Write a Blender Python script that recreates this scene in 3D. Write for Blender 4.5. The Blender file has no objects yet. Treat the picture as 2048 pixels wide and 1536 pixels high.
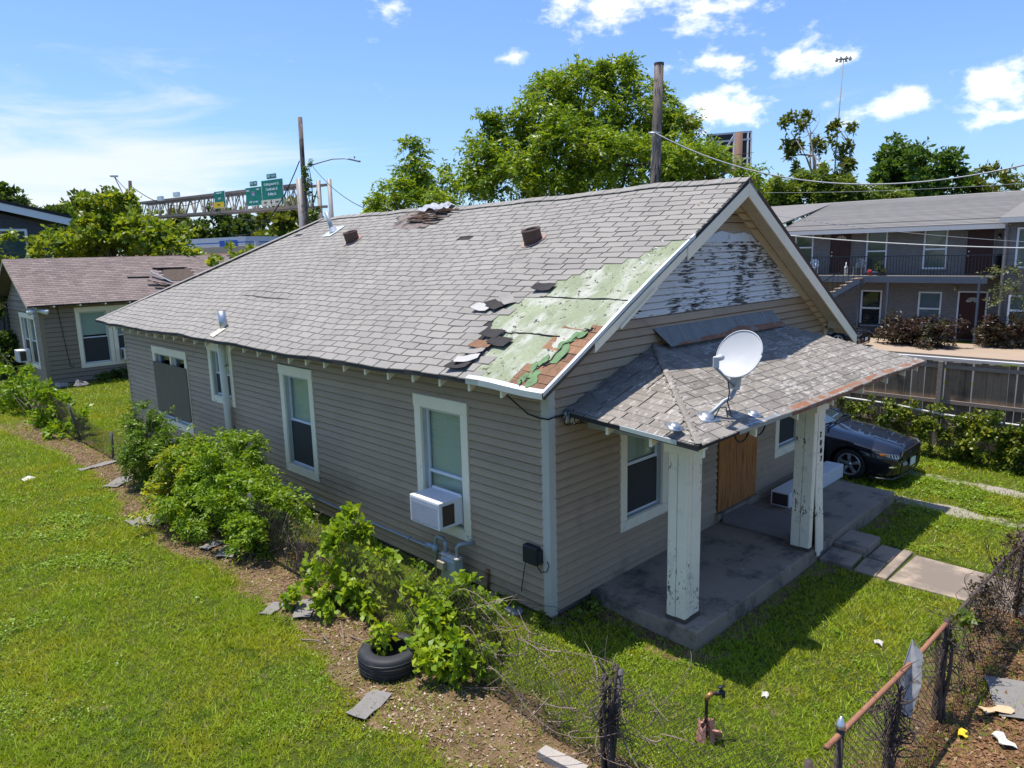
import bpy, math, random
import numpy as np
from mathutils import Matrix, Vector
random.seed(7); rng = np.random.default_rng(7)
SC = bpy.context.scene; COL = SC.collection
R_ = math.radians

# ------------------------------------------------------------------ camera
CAM = np.array([-6.66, -6.13, 4.91]); FPX = 1443.0
def cam_axes(yaw, pitch, roll):
    f = np.array([math.cos(pitch)*math.cos(yaw), math.cos(pitch)*math.sin(yaw), math.sin(pitch)])
    r = np.cross(f, [0, 0, 1.]); r /= np.linalg.norm(r); u = np.cross(r, f)
    c, s = math.cos(roll), math.sin(roll)
    return np.array([c*r+s*u, -s*r+c*u, f])
AX = cam_axes(R_(45.5), R_(-10.34), R_(-1.41))
cd = bpy.data.cameras.new('camera'); cam = bpy.data.objects.new('camera', cd); COL.objects.link(cam)
cam.matrix_world = Matrix([[AX[0][i], AX[1][i], -AX[2][i], CAM[i]] for i in range(3)] + [[0, 0, 0, 1]])
cd.sensor_width = 36.0; cd.lens = FPX/2048*36; cd.clip_start = .05; cd.clip_end = 3000
SC.camera = cam
def ray(x, y): return AX.T @ np.array([(x-1024)/FPX, (768-y)/FPX, 1.])
def at(x, y, D): return CAM + D*ray(x, y)                       # a photo point at forward distance D metres
def on(ax, v, x, y):                                            # a photo point on the plane ax = v
    d = ray(x, y); i = 'xyz'.index(ax); return CAM + (v-CAM[i])/d[i]*d
def onv(A, B, x, y):                                            # a photo point on the vertical plane through A and B
    n = np.cross(np.array(B)-np.array(A), [0, 0, 1.]); d = ray(x, y)
    return CAM + d*(np.dot(np.array(A)-CAM, n)/np.dot(d, n))

# ------------------------------------------------------------------ sky, sun, exposure
SUN = np.array([-.085, .20, .976]); SUN /= np.linalg.norm(SUN)
sd = bpy.data.lights.new('sun', 'SUN'); sd.energy = 4.2; sd.angle = R_(.53); sd.color = (1, .95, .87)
so = bpy.data.objects.new('sun', sd); COL.objects.link(so)
so.rotation_euler = Vector(SUN).to_track_quat('Z', 'Y').to_euler()
W = bpy.data.worlds.new('World'); SC.world = W; W.use_nodes = True
class NT:
    def __init__(s, tree): s.t = tree; s.n = tree.nodes; s.l = tree.links
    def new(s, ty, **kw):
        n = s.n.new(ty)
        for k, v in kw.items(): setattr(n, k, v)
        return n
    def put(s, sock, v):
        if isinstance(v, bpy.types.NodeSocket): s.l.new(v, sock)
        elif v is not None:
            try: sock.default_value = v
            except Exception: sock.default_value = tuple(v)+(1,) if len(v) == 3 else v
    def math(s, op, a, b=None, c=None, clamp=False):
        n = s.new('ShaderNodeMath', operation=op, use_clamp=clamp)
        for i, v in enumerate((a, b, c)):
            if v is not None: s.put(n.inputs[i], v)
        return n.outputs[0]
    def vmath(s, op, a, b=None):
        n = s.new('ShaderNodeVectorMath', operation=op); s.put(n.inputs[0], a)
        if b is not None: s.put(n.inputs[3 if op == 'SCALE' else 1], b)
        return n.outputs['Value'] if op in ('DOT_PRODUCT', 'LENGTH') else n.outputs[0]
    def mix(s, fac, a, b, mode='MIX'):
        n = s.new('ShaderNodeMix', data_type='RGBA', blend_type=mode)
        s.put(n.inputs[0], fac); s.put(n.inputs[6], a); s.put(n.inputs[7], b); return n.outputs[2]
    def noise(s, vec, scale, detail=4, rough=.6, dist=0.):
        n = s.new('ShaderNodeTexNoise'); s.put(n.inputs['Vector'], vec)
        n.inputs['Scale'].default_value = scale; n.inputs['Detail'].default_value = detail
        n.inputs['Roughness'].default_value = rough; n.inputs['Distortion'].default_value = dist
        return n.outputs['Fac']
    def step(s, x, lo, hi):
        n = s.new('ShaderNodeMapRange', interpolation_type='SMOOTHSTEP'); s.put(n.inputs[0], x)
        n.inputs[1].default_value = lo; n.inputs[2].default_value = hi; return n.outputs[0]
def build_world():
    t = NT(W.node_tree); bg = t.n['Background']; bg.inputs[1].default_value = .15
    sky = t.new('ShaderNodeTexSky', sky_type='NISHITA', sun_disc=False)
    sky.sun_elevation = math.asin(SUN[2]); sky.sun_rotation = math.atan2(SUN[0], SUN[1])
    sky.altitude = 0; sky.air_density = 1.0; sky.dust_density = 1.0; sky.ozone_density = 2.2
    d = t.new('ShaderNodeTexCoord').outputs['Generated']
    sep = t.new('ShaderNodeSeparateXYZ'); t.put(sep.inputs[0], d)
    az = t.math('ARCTAN2', sep.outputs[1], sep.outputs[0]); el = t.math('ARCSINE', sep.outputs[2])
    comb = t.new('ShaderNodeCombineXYZ'); t.put(comb.inputs[0], az); t.put(comb.inputs[1], t.math('MULTIPLY', el, 1.7))
    v = comb.outputs[0]
    big = t.noise(v, 9, 8, .62, .3); puff = t.noise(v, 24, 6, .6)
    cur = None
    clouds = [(1215, 15, 95, 42, 1), (1400, 12, 110, 38, 1), (1465, 222, 105, 42, 1), (1585, 112, 58, 36, 1),
              (1455, 130, 75, 22, .85), (1990, 180, 75, 40, 1.1), (1760, 215, 70, 22, .8), (1840, 190, 75, 24, .7), (1690, 110, 50, 22, .7),
              (1340, 132, 40, 20, .8), (1020, 115, 34, 18, .75), (1240, 130, 34, 22, .7), (760, 20, 45, 26, .55), (1155, 75, 30, 30, .5), (2005, 232, 42, 12, .8)]
    for x, y, rx, ry, g in clouds:
        c = ray(x, y); c = c/np.linalg.norm(c); a0 = math.atan2(c[1], c[0]); e0 = math.asin(c[2])
        dx = t.math('MULTIPLY', t.math('SUBTRACT', az, a0), FPX/rx); dy = t.math('MULTIPLY', t.math('SUBTRACT', el, e0), FPX/ry)
        q = t.math('SQRT', t.math('ADD', t.math('MULTIPLY', dx, dx), t.math('MULTIPLY', dy, dy)))
        m = t.math('MULTIPLY', t.math('SUBTRACT', 1.25, q), g)
        cur = m if cur is None else t.math('MAXIMUM', cur, m)
    cur = t.math('MAXIMUM', cur, -.62)
    dens = t.math('ADD', t.math('MULTIPLY', cur, .42), t.math('ADD', t.math('MULTIPLY', t.math('SUBTRACT', big, .5), 1.5), t.math('MULTIPLY', t.math('SUBTRACT', puff, .5), 1.3)))
    cum = t.step(dens, .05, .55)
    # thin high cirrus, a bank of it low in the west (left of the view)
    comb2 = t.new('ShaderNodeCombineXYZ'); t.put(comb2.inputs[0], t.math('MULTIPLY', az, .55)); t.put(comb2.inputs[1], t.math('MULTIPLY', el, 3.2))
    ci = t.noise(comb2.outputs[0], 5.5, 8, .6, .7)
    c = ray(60, 345); c = c/np.linalg.norm(c); a0 = math.atan2(c[1], c[0]); e0 = math.asin(c[2])
    bx = t.math('MULTIPLY', t.math('SUBTRACT', az, a0), 3.2); by = t.math('MULTIPLY', t.math('SUBTRACT', el, e0), 8.5)
    bank = t.math('SUBTRACT', 1.15, t.math('SQRT', t.math('ADD', t.math('MULTIPLY', bx, bx), t.math('MULTIPLY', by, by))))
    bank = t.math('MAXIMUM', bank, -.28)
    cir = t.step(t.math('ADD', t.math('MULTIPLY', bank, .5), t.math('MULTIPLY', t.math('SUBTRACT', ci, .5), 1.25)), .02, .5)
    col = t.mix(1., sky.outputs[0], (.56, .69, .90, 1), 'MULTIPLY')
    col = t.mix(t.math('MULTIPLY', cir, .85), col, (4.1, 4.3, 4.5, 1))
    col = t.mix(t.math('MULTIPLY', cum, .96), col, (5.8, 5.85, 5.9, 1))
    t.put(bg.inputs[0], col)
build_world()
SC.view_settings.view_transform = 'Standard'; SC.view_settings.look = 'None'
SC.view_settings.exposure = 0.66; SC.view_settings.gamma = 1.0; SC.view_settings.use_curve_mapping = False
SC.render.film_transparent = False
SC.cycles.max_bounces = 8; SC.cycles.transparent_max_bounces = 16

# ------------------------------------------------------------------ materials
MATS = {}
def M(name, base, rough=.8, var=.12, vs=2.5, fine=.06, fs=55., bump=0., bs=60., metal=0., spec=.35, rnd=0., dirt=None, dirt2=None,
      coat=0., stretch=(1, 1, 1), trans=0., emis=0.):
    if name in MATS: return MATS[name]
    m = bpy.data.materials.new(name); m.use_nodes = True; t = NT(m.node_tree); b = t.n['Principled BSDF']; MATS[name] = m
    pos = t.new('ShaderNodeNewGeometry')
    P = t.vmath('MULTIPLY', pos.outputs['Position'], stretch) if stretch != (1, 1, 1) else pos.outputs['Position']
    f = t.math('ADD', 1., t.math('MULTIPLY', t.math('SUBTRACT', t.noise(P, vs, 5), .5), 2.6*var))
    f = t.math('ADD', f, t.math('MULTIPLY', t.math('SUBTRACT', t.noise(P, fs, 3), .5), 2.6*fine))
    if rnd:
        oi = t.new('ShaderNodeObjectInfo').outputs['Random']
        rr = t.math('FRACT', t.math('ADD', oi, pos.outputs['Random Per Island']))
        f = t.math('MULTIPLY', f, t.math('ADD', 1-rnd, t.math('MULTIPLY', rr, 2*rnd)))
    col = t.vmath('SCALE', tuple(base), f)
    for dd in (dirt, dirt2):
        if dd:
            dc, dsc, lo, hi = dd[:4]; dst = dd[4] if len(dd) > 4 else (1, 1, 1)
            dn = t.noise(t.vmath('MULTIPLY', pos.outputs['Position'], dst), dsc, 7, .68)
            if len(dd) > 5: dn = t.math('ADD', dn, t.math('MULTIPLY', t.math('SUBTRACT', t.noise(pos.outputs['Position'], dd[5][0], 3), .5), dd[5][1]))
            col = t.mix(t.step(dn, lo, hi), col, tuple(dc)+(1,))
    t.put(b.inputs['Base Color'], col); b.inputs['Roughness'].default_value = rough; b.inputs['Metallic'].default_value = metal
    b.inputs['Specular IOR Level'].default_value = spec; b.inputs['Coat Weight'].default_value = coat; b.inputs['Coat Roughness'].default_value = .03
    if bump:
        bn = t.new('ShaderNodeBump'); bn.inputs['Strength'].default_value = min(1, bump); bn.inputs['Distance'].default_value = .02
        t.put(bn.inputs['Height'], t.noise(P, bs, 5, .65)); t.put(b.inputs['Normal'], bn.outputs[0])
    return m
def leaf_mat(name, a, b_, trans=.3, yellow=None):
    if name in MATS: return MATS[name]
    m = bpy.data.materials.new(name); m.use_nodes = True; t = NT(m.node_tree); p = t.n['Principled BSDF']; MATS[name] = m
    g = t.new('ShaderNodeNewGeometry'); r = g.outputs['Random Per Island']
    col = t.mix(r, tuple(a)+(1,), tuple(b_)+(1,))
    n = t.noise(g.outputs['Position'], .9, 3)
    col = t.vmath('SCALE', col, t.math('ADD', .55, t.math('MULTIPLY', n, .9)))
    if yellow: col = t.mix(t.step(t.math('ADD', t.math('MULTIPLY', n, .8), t.math('MULTIPLY', t.math('FRACT', t.math('MULTIPLY', r, 17.3)), .35)), .55, .75), col, tuple(yellow)+(1,))
    t.put(p.inputs['Base Color'], col); p.inputs['Roughness'].default_value = .42; p.inputs['Specular IOR Level'].default_value = .35
    tr = t.new('ShaderNodeBsdfTranslucent'); t.put(tr.inputs[0], t.vmath('MULTIPLY', col, (1.5, 1.35, .55)))
    mx = t.new('ShaderNodeMixShader'); mx.inputs[0].default_value = trans
    t.l.new(p.outputs[0], mx.inputs[1]); t.l.new(tr.outputs[0], mx.inputs[2]); t.l.new(mx.outputs[0], t.n['Material Output'].inputs[0])
    return m
def glass_mat(name, tint=(.75, .82, .8), k=.12):
    m = bpy.data.materials.new(name); m.use_nodes = True; t = NT(m.node_tree); MATS[name] = m
    tp = t.new('ShaderNodeBsdfTransparent'); tp.inputs[0].default_value = tuple(tint)+(1,)
    gl = t.new('ShaderNodeBsdfGlossy'); gl.inputs['Roughness'].default_value = .02; gl.inputs[0].default_value = (.9, .95, 1, 1)
    fr = t.new('ShaderNodeLayerWeight'); fr.inputs[0].default_value = .5; ff = t.math('ADD', .035, t.math('MULTIPLY', t.math('POWER', fr.outputs['Facing'], 4.), .6))
    mx = t.new('ShaderNodeMixShader'); t.put(mx.inputs[0], t.math('ADD', ff, k, clamp=True))
    t.l.new(tp.outputs[0], mx.inputs[1]); t.l.new(gl.outputs[0], mx.inputs[2]); t.l.new(mx.outputs[0], t.n['Material Output'].inputs[0])
    return m
siding = M('siding', (.385, .275, .175), .55, .12, .8, .06, 20, rnd=.08, dirt=((.25, .18, .115), 1.1, .52, .76, (1, .6, 1.6)), dirt2=((.36, .33, .28), 6, .68, .8, (1, 1, 3)))
trim = M('trim_paint', (.90, .785, .585), .6, .06, 3, .05, 40, dirt=((.30, .29, .24), 9, .64, .74))
trim_peel = M('peeling_trim', (.87, .765, .575), .7, .07, 4, .06, 40, bump=.2, bs=30, dirt=((.10, .095, .08), 30, .635, .68, (1, 1, .4), (1.1, .85)), dirt2=((.48, .48, .40), 3, .55, .75))
clap = M('peeling_clapboard', (.68, .67, .65), .75, .08, 3, .08, 30, bump=.3, bs=30, dirt=((.085, .075, .065), 13, .525, .58, (.3, 1, 2.6), (.75, .8)), dirt2=((.40, .36, .30), 2, .58, .8))
shingle = M('asphalt_shingle', (.268, .250, .224), .92, .14, .7, .13, 140, bump=.35, bs=220, spec=.15, rnd=.065, dirt=((.19, .175, .157), .9, .54, .8))
shingle_old = M('worn_shingle', (.23, .206, .178), .95, .25, 2.2, .22, 90, bump=.5, bs=120, spec=.12, rnd=.16, dirt=((.42, .39, .355), 10, .54, .63, (.6, 2.4, 1), (1.5, .35)), dirt2=((.075, .07, .068), 9, .62, .70))
felt = M('roof_underlay', (.035, .032, .031), .95, .2, 3, .1, 60)
green = M('green_underlay', (.25, .278, .18), .95, .28, 1.6, .25, 45, bump=.6, bs=40, spec=.1, dirt=((.42, .42, .36), 2.3, .44, .66, (.6, 1.3, 1)), dirt2=((.055, .052, .045), 13, .60, .63, (1, 1, 1), (1.2, .25)))
green_dk = M('torn_green_sheet', (.13, .22, .10), .9, .2, 5, .1, 40, dirt=((.07, .10, .05), 6, .5, .7))
rotwood = M('rotten_deck_board', (.235, .125, .068), .85, .4, 3, .2, 25, bump=.6, bs=25, rnd=.25, stretch=(1, 6, 1), dirt=((.09, .05, .03), 5, .56, .68, (1, 5, 1)), dirt2=((.55, .43, .32), 4, .62, .72, (1, 5, 1)))
plywood = M('plywood', (.44, .175, .045), .7, .28, 2.5, .2, 9, stretch=(9, 9, .6), bump=.2, bs=10, dirt=((.20, .07, .018), 5, .50, .60, (5, 5, .3)))
ply_grey = M('weathered_plywood', (.165, .135, .095), .85, .2, 3, .15, 20, stretch=(6, 6, .7), bump=.3, bs=10, dirt=((.23, .22, .2), 7, .68, .76, (2, 2, .5)))
oldwood = M('bare_old_wood', (.10, .075, .055), .9, .25, 5, .15, 30, stretch=(5, 5, .8), bump=.4, bs=12)
concrete = M('concrete', (.30, .235, .168), .85, .16, 1.4, .1, 50, bump=.25, bs=40, dirt=((.10, .085, .07), 1.9, .46, .68), dirt2=((.48, .45, .41), 2.8, .62, .74))
pathcon = M('path_concrete', (.36, .285, .215), .9, .15, 1.2, .22, 60, bump=.4, bs=60, dirt=((.19, .155, .125), 1.1, .38, .58))
gvmetal = M('galvanised_metal', (.42, .46, .50), .42, .12, 4, .06, 40, metal=.75, dirt=((.24, .10, .04), 5, .64, .76))
drip = M('drip_edge_metal', (.62, .64, .66), .4, .1, 6, .05, 40, metal=.5, dirt=((.25, .22, .2), 6, .6, .75))
rust = M('rusty_metal', (.25, .115, .065), .85, .3, 6, .25, 40, bump=.4, bs=40, dirt=((.40, .20, .10), 8, .55, .7), dirt2=((.24, .21, .18), 3, .50, .60))
rustvent = M('rusty_vent', (.105, .06, .048), .75, .25, 6, .15, 40, bump=.25, bs=30, dirt=((.045, .03, .028), 7, .55, .7), dirt2=((.20, .095, .06), 5, .6, .75))
rustpipe = M('rusted_rail', (.27, .125, .07), .85, .22, 8, .15, 60, bump=.3, bs=60, dirt=((.15, .06, .03), 14, .55, .7))
pvc = M('painted_pipe', (.74, .74, .74), .45, .05, 3, .03, 30, dirt=((.35, .36, .35), 4, .65, .8))
pipegrey = M('grey_pipe', (.33, .37, .40), .5, .1, 5, .05, 30, metal=.3, dirt=((.2, .16, .13), 7, .62, .75))
whitemetal = M('white_appliance', (.72, .70, .68), .4, .05, 4, .03, 30, dirt=((.34, .31, .28), 8, .67, .76))
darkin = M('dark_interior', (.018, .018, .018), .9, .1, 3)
screen = M('insect_screen', (.035, .036, .038), .6, .12, 4, .1, 120)
blindm = M('window_blind', (.80, .76, .60), .6, .06, 3)
glass = glass_mat('window_glass', (.86, .9, .87), .0)
glass_dark = glass_mat('dark_glass', (.25, .30, .30), .12)
black = M('black_plastic', (.02, .022, .025), .45, .1, 5)
rubber = M('rubber', (.022, .023, .026), .62, .2, 8, .12, 60, bump=.15, bs=50, dirt=((.075, .068, .06), 5, .55, .75))
wire = M('black_cable', (.015, .015, .016), .5)
wiregrey = M('service_cable', (.22, .23, .24), .5, metal=.3)
chain = M('rusty_chain_link', (.105, .075, .055), .8, .3, 9, .15, 60, metal=.3)
polewood = M('utility_pole_wood', (.155, .125, .105), .9, .2, 1.5, .15, 20, stretch=(6, 6, .5), bump=.4, bs=12, dirt=((.045, .036, .032), 2.4, .48, .60, (5, 5, .3)), dirt2=((.40, .37, .35), 3, .57, .66, (5, 5, .3)))
bark = M('bark', (.10, .078, .06), .95, .3, 5, .15, 30, stretch=(3, 3, .7), bump=.6, bs=14)
twig = M('dead_twig', (.20, .15, .115), .9, .3, 8)
deadbark = M('dead_dark_bark', (.075, .055, .048), .95, .35, 7, .2, 40, bump=.5, bs=25)
fencewood = M('fence_board', (.235, .158, .098), .9, .22, 3, .15, 18, stretch=(5, 5, .5), bump=.3, bs=12, rnd=.28, dirt=((.06, .046, .034), 1.6, .5, .75))
lumber = M('fence_rail_wood', (.26, .205, .16), .9, .2, 4, .15, 20, bump=.3, bs=20)
signgreen = M('sign_green', (.004, .19, .125), .5, .05, 2)
signyellow = M('sign_yellow', (.78, .50, .015), .5, .06, 3)
signcream = M('sign_faded_yellow', (.62, .56, .42), .6, .08, 1.5, dirt=((.72, .50, .16), .9, .58, .8))
signwhite = M('sign_white', (.8, .82, .84), .5)
signblue = M('sign_blue', (.03, .10, .42), .5)
signred = M('sign_red', (.5, .06, .07), .5)
trussm = M('weathered_truss_steel', (.27, .215, .18), .7, .22, 1.2, .1, 20, metal=.2, dirt=((.15, .10, .075), 2, .55, .75))

# ------------------------------------------------------------------ mesh helpers
WM = {}                                                          # world matrix of every object built here
def link(o, parent=None, label=None, cat=None, group=None, kind=None, mw=None):
    COL.objects.link(o); mw = mw or Matrix.Identity(4); WM[o.name] = mw; o.matrix_basis = mw
    if parent is not None: o.parent = parent; o.matrix_parent_inverse = WM[parent.name].inverted()
    if label: o['label'] = label
    if cat: o['category'] = cat
    if group: o['group'] = group
    if kind: o['kind'] = kind
    return o
def thing(name, loc, label, cat, group=None):
    o = bpy.data.objects.new(name, None); o.empty_display_size = .2
    return link(o, None, label, cat, group, mw=Matrix.Translation(Vector([float(c) for c in loc])))
def big_mesh(name, V, Fq=None, Ft=None):
    me = bpy.data.meshes.new(name); V = np.asarray(V, np.float32)
    parts = []; starts = []; n = 0
    for F in (Fq, Ft):
        if F is not None and len(F):
            F = np.asarray(F, np.int32); parts.append(F.ravel()); k = F.shape[1]; starts.append(n+np.arange(len(F))*k); n += F.size
    me.vertices.add(len(V)); me.vertices.foreach_set('co', V.ravel())
    li = np.concatenate(parts); st = np.concatenate(starts).astype(np.int32)
    me.loops.add(len(li)); me.loops.foreach_set('vertex_index', li)
    me.polygons.add(len(st)); me.polygons.foreach_set('loop_start', st)
    me.update(calc_edges=True); return me
class MB:
    def __init__(s): s.v = []; s.f = []
    def add(s, pts, faces):
        n = len(s.v); s.v += [tuple(float(c) for c in p) for p in pts]; s.f += [tuple(n+i for i in f) for f in faces]; return s
    def hexa(s, p):                                              # 4 bottom, 4 top
        return s.add(p, [(3, 2, 1, 0), (4, 5, 6, 7), (0, 1, 5, 4), (1, 2, 6, 5), (2, 3, 7, 6), (3, 0, 4, 7)])
    def box(s, x0, x1, y0, y1, z0, z1):
        return s.hexa([(x0, y0, z0), (x1, y0, z0), (x1, y1, z0), (x0, y1, z0), (x0, y0, z1), (x1, y0, z1), (x1, y1, z1), (x0, y1, z1)])
    def beam(s, a, b, w, h, up=(0, 0, 1)):
        a = np.array(a, float); b = np.array(b, float); d = b-a; d /= np.linalg.norm(d)
        sd_ = np.cross(d, up); sd_ /= (np.linalg.norm(sd_) or 1); u = np.cross(sd_, d); sd_ = sd_*w/2; u = u*h/2
        return s.hexa([a-sd_-u, a+sd_-u, b+sd_-u, b-sd_-u, a-sd_+u, a+sd_+u, b+sd_+u, b-sd_+u])
    def tube(s, pts, r, n=8, cap=True):
        pts = [np.array(p, float) for p in pts]; k = len(pts); rs = r if hasattr(r, '__len__') else [r]*k
        base = len(s.v); ref = np.array([.123, .456, .88])
        for i, p in enumerate(pts):
            d = pts[min(i+1, k-1)]-pts[max(i-1, 0)]; d = d/(np.linalg.norm(d)+1e-9)
            a = np.cross(d, ref); a /= np.linalg.norm(a)+1e-9; b = np.cross(d, a)
            for j in range(n):
                t = 2*math.pi*j/n; s.v.append(tuple(p+rs[i]*(math.cos(t)*a+math.sin(t)*b)))
        for i in range(k-1):
            for j in range(n): s.f.append((base+i*n+j, base+i*n+(j+1) % n, base+(i+1)*n+(j+1) % n, base+(i+1)*n+j))
        if cap: s.f.append(tuple(base+j for j in range(n))[::-1]); s.f.append(tuple(base+(k-1)*n+j for j in range(n)))
        return s
    def prism(s, poly, off):
        n = len(poly); P = [np.array(p, float) for p in poly]; o = np.array(off, float)
        return s.add(P+[p+o for p in P], [tuple(range(n))[::-1], tuple(range(n, 2*n))]+[(i, (i+1) % n, n+(i+1) % n, n+i) for i in range(n)])
    def build(s, name, mat, parent=None, smooth=False, mw=None, **kw):
        me = bpy.data.meshes.new(name); me.from_pydata(s.v, [], s.f); me.update()
        me.materials.append(mat)
        if smooth: me.shade_smooth()
        o = bpy.data.objects.new(name, me); return link(o, parent, mw=mw, **kw)
def bevel(o, w=.01, seg=2):
    m = o.modifiers.new('bevel', 'BEVEL'); m.width = w; m.segments = seg; m.limit_method = 'ANGLE'; return o
def wobble(o, a=.01, f=3.):
    for v in o.data.vertices:
        c = v.co; v.co = c + Vector((math.sin(c.y*f+c.z*2.1), math.sin(c.z*f*1.3+c.x*1.7), math.sin(c.x*f*1.1+c.y*2.3)))*a
    return o
def text_geo(txt, size, depth=.004, font_shear=0.):
    cu = bpy.data.curves.new('text', 'FONT'); cu.body = txt; cu.size = size; cu.extrude = depth; cu.align_x = 'CENTER'; cu.align_y = 'CENTER'; cu.shear = font_shear
    o = bpy.data.objects.new('text', cu); COL.objects.link(o)
    dg = bpy.context.evaluated_depsgraph_get(); me = bpy.data.meshes.new_from_object(o.evaluated_get(dg))
    V = [tuple(v.co) for v in me.vertices]; F = [tuple(p.vertices) for p in me.polygons]
    bpy.data.objects.remove(o); bpy.data.curves.remove(cu); bpy.data.meshes.remove(me); return V, F
def put_text(mb, txt, size, c, ex, ez, depth=.004, bold=0.):     # ex: reading direction, ez: up
    V, F = text_geo(txt, size, depth); c = np.array(c, float); ex = np.array(ex, float); ez = np.array(ez, float); n = np.cross(ex, ez)
    mb.add([c+ex*v[0]+ez*v[1]+n*v[2] for v in V], F)
def nz(x, y): return math.sin(x*1.7+y*.6)*.5+math.sin(x*.53-y*1.9+1.3)*.3+math.sin(x*3.1+y*2.7+.4)*.2
def sstep(a, b, x):
    t = np.clip((np.asarray(x, float)-a)/(b-a), 0, 1); return t*t*(3-2*t)
def gz(x, y):
    x = np.asarray(x, float); y = np.asarray(y, float)
    z = -.10*sstep(0, -1.6, y)*sstep(-4, -1.0, x+0*y)
    z = z + .018*np.sin(x*1.9+y*.7)*np.sin(y*1.3-x*.4)*(np.hypot(x, y) < 60)
    return z if z.ndim else float(z)
# leaves ---------------------------------------------------------------
def leaf_quads(C, D, L, Wd, up=.5, fold=.25):
    n = len(C); D = D/(np.linalg.norm(D, axis=1, keepdims=True)+1e-9)
    ref = rng.normal(size=(n, 3)); ref[:, 2] += up*2
    S = np.cross(D, ref); S /= np.linalg.norm(S, axis=1, keepdims=True)+1e-9; N = np.cross(S, D)
    L = np.broadcast_to(L, (n,))[:, None]; Wd = np.broadcast_to(Wd, (n,))[:, None]
    a = C; b = C+D*L*.45+S*Wd*.5+N*Wd*fold*.5; c = C+D*L-N*L*.12; d = C+D*L*.45-S*Wd*.5+N*Wd*fold*.5
    V = np.stack([a, b, c, d], 1).reshape(-1, 3); return V
def leaf_obj(name, V, mat, parent, kind=None):
    me = big_mesh(name, V, Fq=np.arange(len(V)).reshape(-1, 4)); me.materials.append(mat)
    return link(bpy.data.objects.new(name, me), parent, kind=kind)
def blob_leaves(blobs, per, L, Wd, sprig=9, slen=.35, droop=.3, pinnate=True, shell=.55):
    """sprigs of leaflets spread through a set of ellipsoids (c, r, weight)"""
    C = []; D = []
    for c, r, w in blobs:
        ns = max(3, int(per*w)); c = np.array(c, float); r = np.broadcast_to(np.array(r, float), (3,))
        ncl = max(3, ns//14); cd_ = rng.normal(size=(ncl, 3)); cd_ /= np.linalg.norm(cd_, axis=1, keepdims=True)
        cr = (shell+(1-shell)*rng.random((ncl, 1)))*(.70+.42*rng.random((ncl, 1))+.55*rng.random((ncl, 1))**5)
        cc = cd_*cr; k = rng.integers(0, ncl, ns)
        p = c+(cc[k]+rng.normal(size=(ns, 3))*.13)*r
        d = cd_[k]+rng.normal(size=(ns, 3))*.6; d[:, 2] -= droop*rng.random(ns); d /= np.linalg.norm(d, axis=1, keepdims=True)
        for j in range(sprig):
            t = (j+.5)/sprig; q = p+d*slen*t; q[:, 2] -= droop*slen*t*t*.6
            if pinnate:
                s = np.cross(d, [0, 0, 1.])+rng.normal(size=(ns, 3))*.35; s /= np.linalg.norm(s, axis=1, keepdims=True)+1e-9
                dd = s*(1 if j % 2 else -1)+d*.55; dd[:, 2] -= droop*.5
            else: dd = d*.5+rng.normal(size=(ns, 3))*.7
            C.append(q); D.append(dd)
    C = np.concatenate(C); D = np.concatenate(D); n = len(C)
    return leaf_quads(C, D, L*(.65+.6*rng.random(n)), Wd*(.7+.5*rng.random(n)))
def limb(mb, a, b, r0, r1, n=7, bend=.12, seg=5):
    a = np.array(a, float); b = np.array(b, float); Ln = np.linalg.norm(b-a); off = rng.normal(size=3)*bend*Ln
    pts = [a+(b-a)*t+off*math.sin(math.pi*t)*(1-.3*t) for t in np.linspace(0, 1, seg+1)]
    mb.tube(pts, [r0+(r1-r0)*t for t in np.linspace(0, 1, seg+1)], n); return pts
def tree(name, label, base, blobs, per, L, Wd, mat, trunk_r=.2, fork=.35, cat='tree', group=None, barkm=None, crown='crown', stem='trunk', **kw):
    root = thing(name, base, label, cat, group); base = np.array(base, float)
    cen = np.mean([b[0] for b in blobs], axis=0); mb = MB()
    top = base+(cen-base)*np.array([.5, .5, fork*1.6]); tp = limb(mb, base-np.array([0, 0, .15]), top, trunk_r, trunk_r*.62, 9, .05)
    for c, r, w in blobs:
        r3 = np.broadcast_to(np.array(r, float), (3,)); c = np.array(c, float)
        st = tp[random.choice([3, 4, 5])]; pts = limb(mb, st, c, trunk_r*.42, trunk_r*.14, 6, .1)
        for i in range(4):
            e = c+rng.normal(size=3)*r3*.55; limb(mb, pts[random.choice([3, 4, 5])], e, trunk_r*.14, trunk_r*.03, 4, .12, 4)
    mb.build(stem, barkm or bark, root, True)
    leaf_obj(crown, blob_leaves(blobs, per, L, Wd, **kw), mat, root)
    return root
def rects_minus(u0, u1, v0, v1, holes):
    us = sorted({u0, u1, *[min(max(h[i], u0), u1) for h in holes for i in (0, 1)]}); vs = sorted({v0, v1, *[min(max(h[i], v0), v1) for h in holes for i in (2, 3)]})
    out = []
    for i in range(len(us)-1):
        for j in range(len(vs)-1):
            cu, cv = (us[i]+us[i+1])/2, (vs[j]+vs[j+1])/2
            if us[i+1]-us[i] > 1e-4 and vs[j+1]-vs[j] > 1e-4 and not any(h[0] < cu < h[1] and h[2] < cv < h[3] for h in holes): out.append((us[i], us[i+1], vs[j], vs[j+1]))
    return out
def segs_minus(a, b, cuts):
    out = [(a, b)]
    for c0, c1 in cuts:
        nx = []
        for s0, s1 in out:
            if c1 <= s0 or c0 >= s1: nx.append((s0, s1)); continue
            if c0 > s0: nx.append((s0, c0))
            if c1 < s1: nx.append((c1, s1))
        out = nx
    return [s for s in out if s[1]-s[0] > .03]
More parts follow.
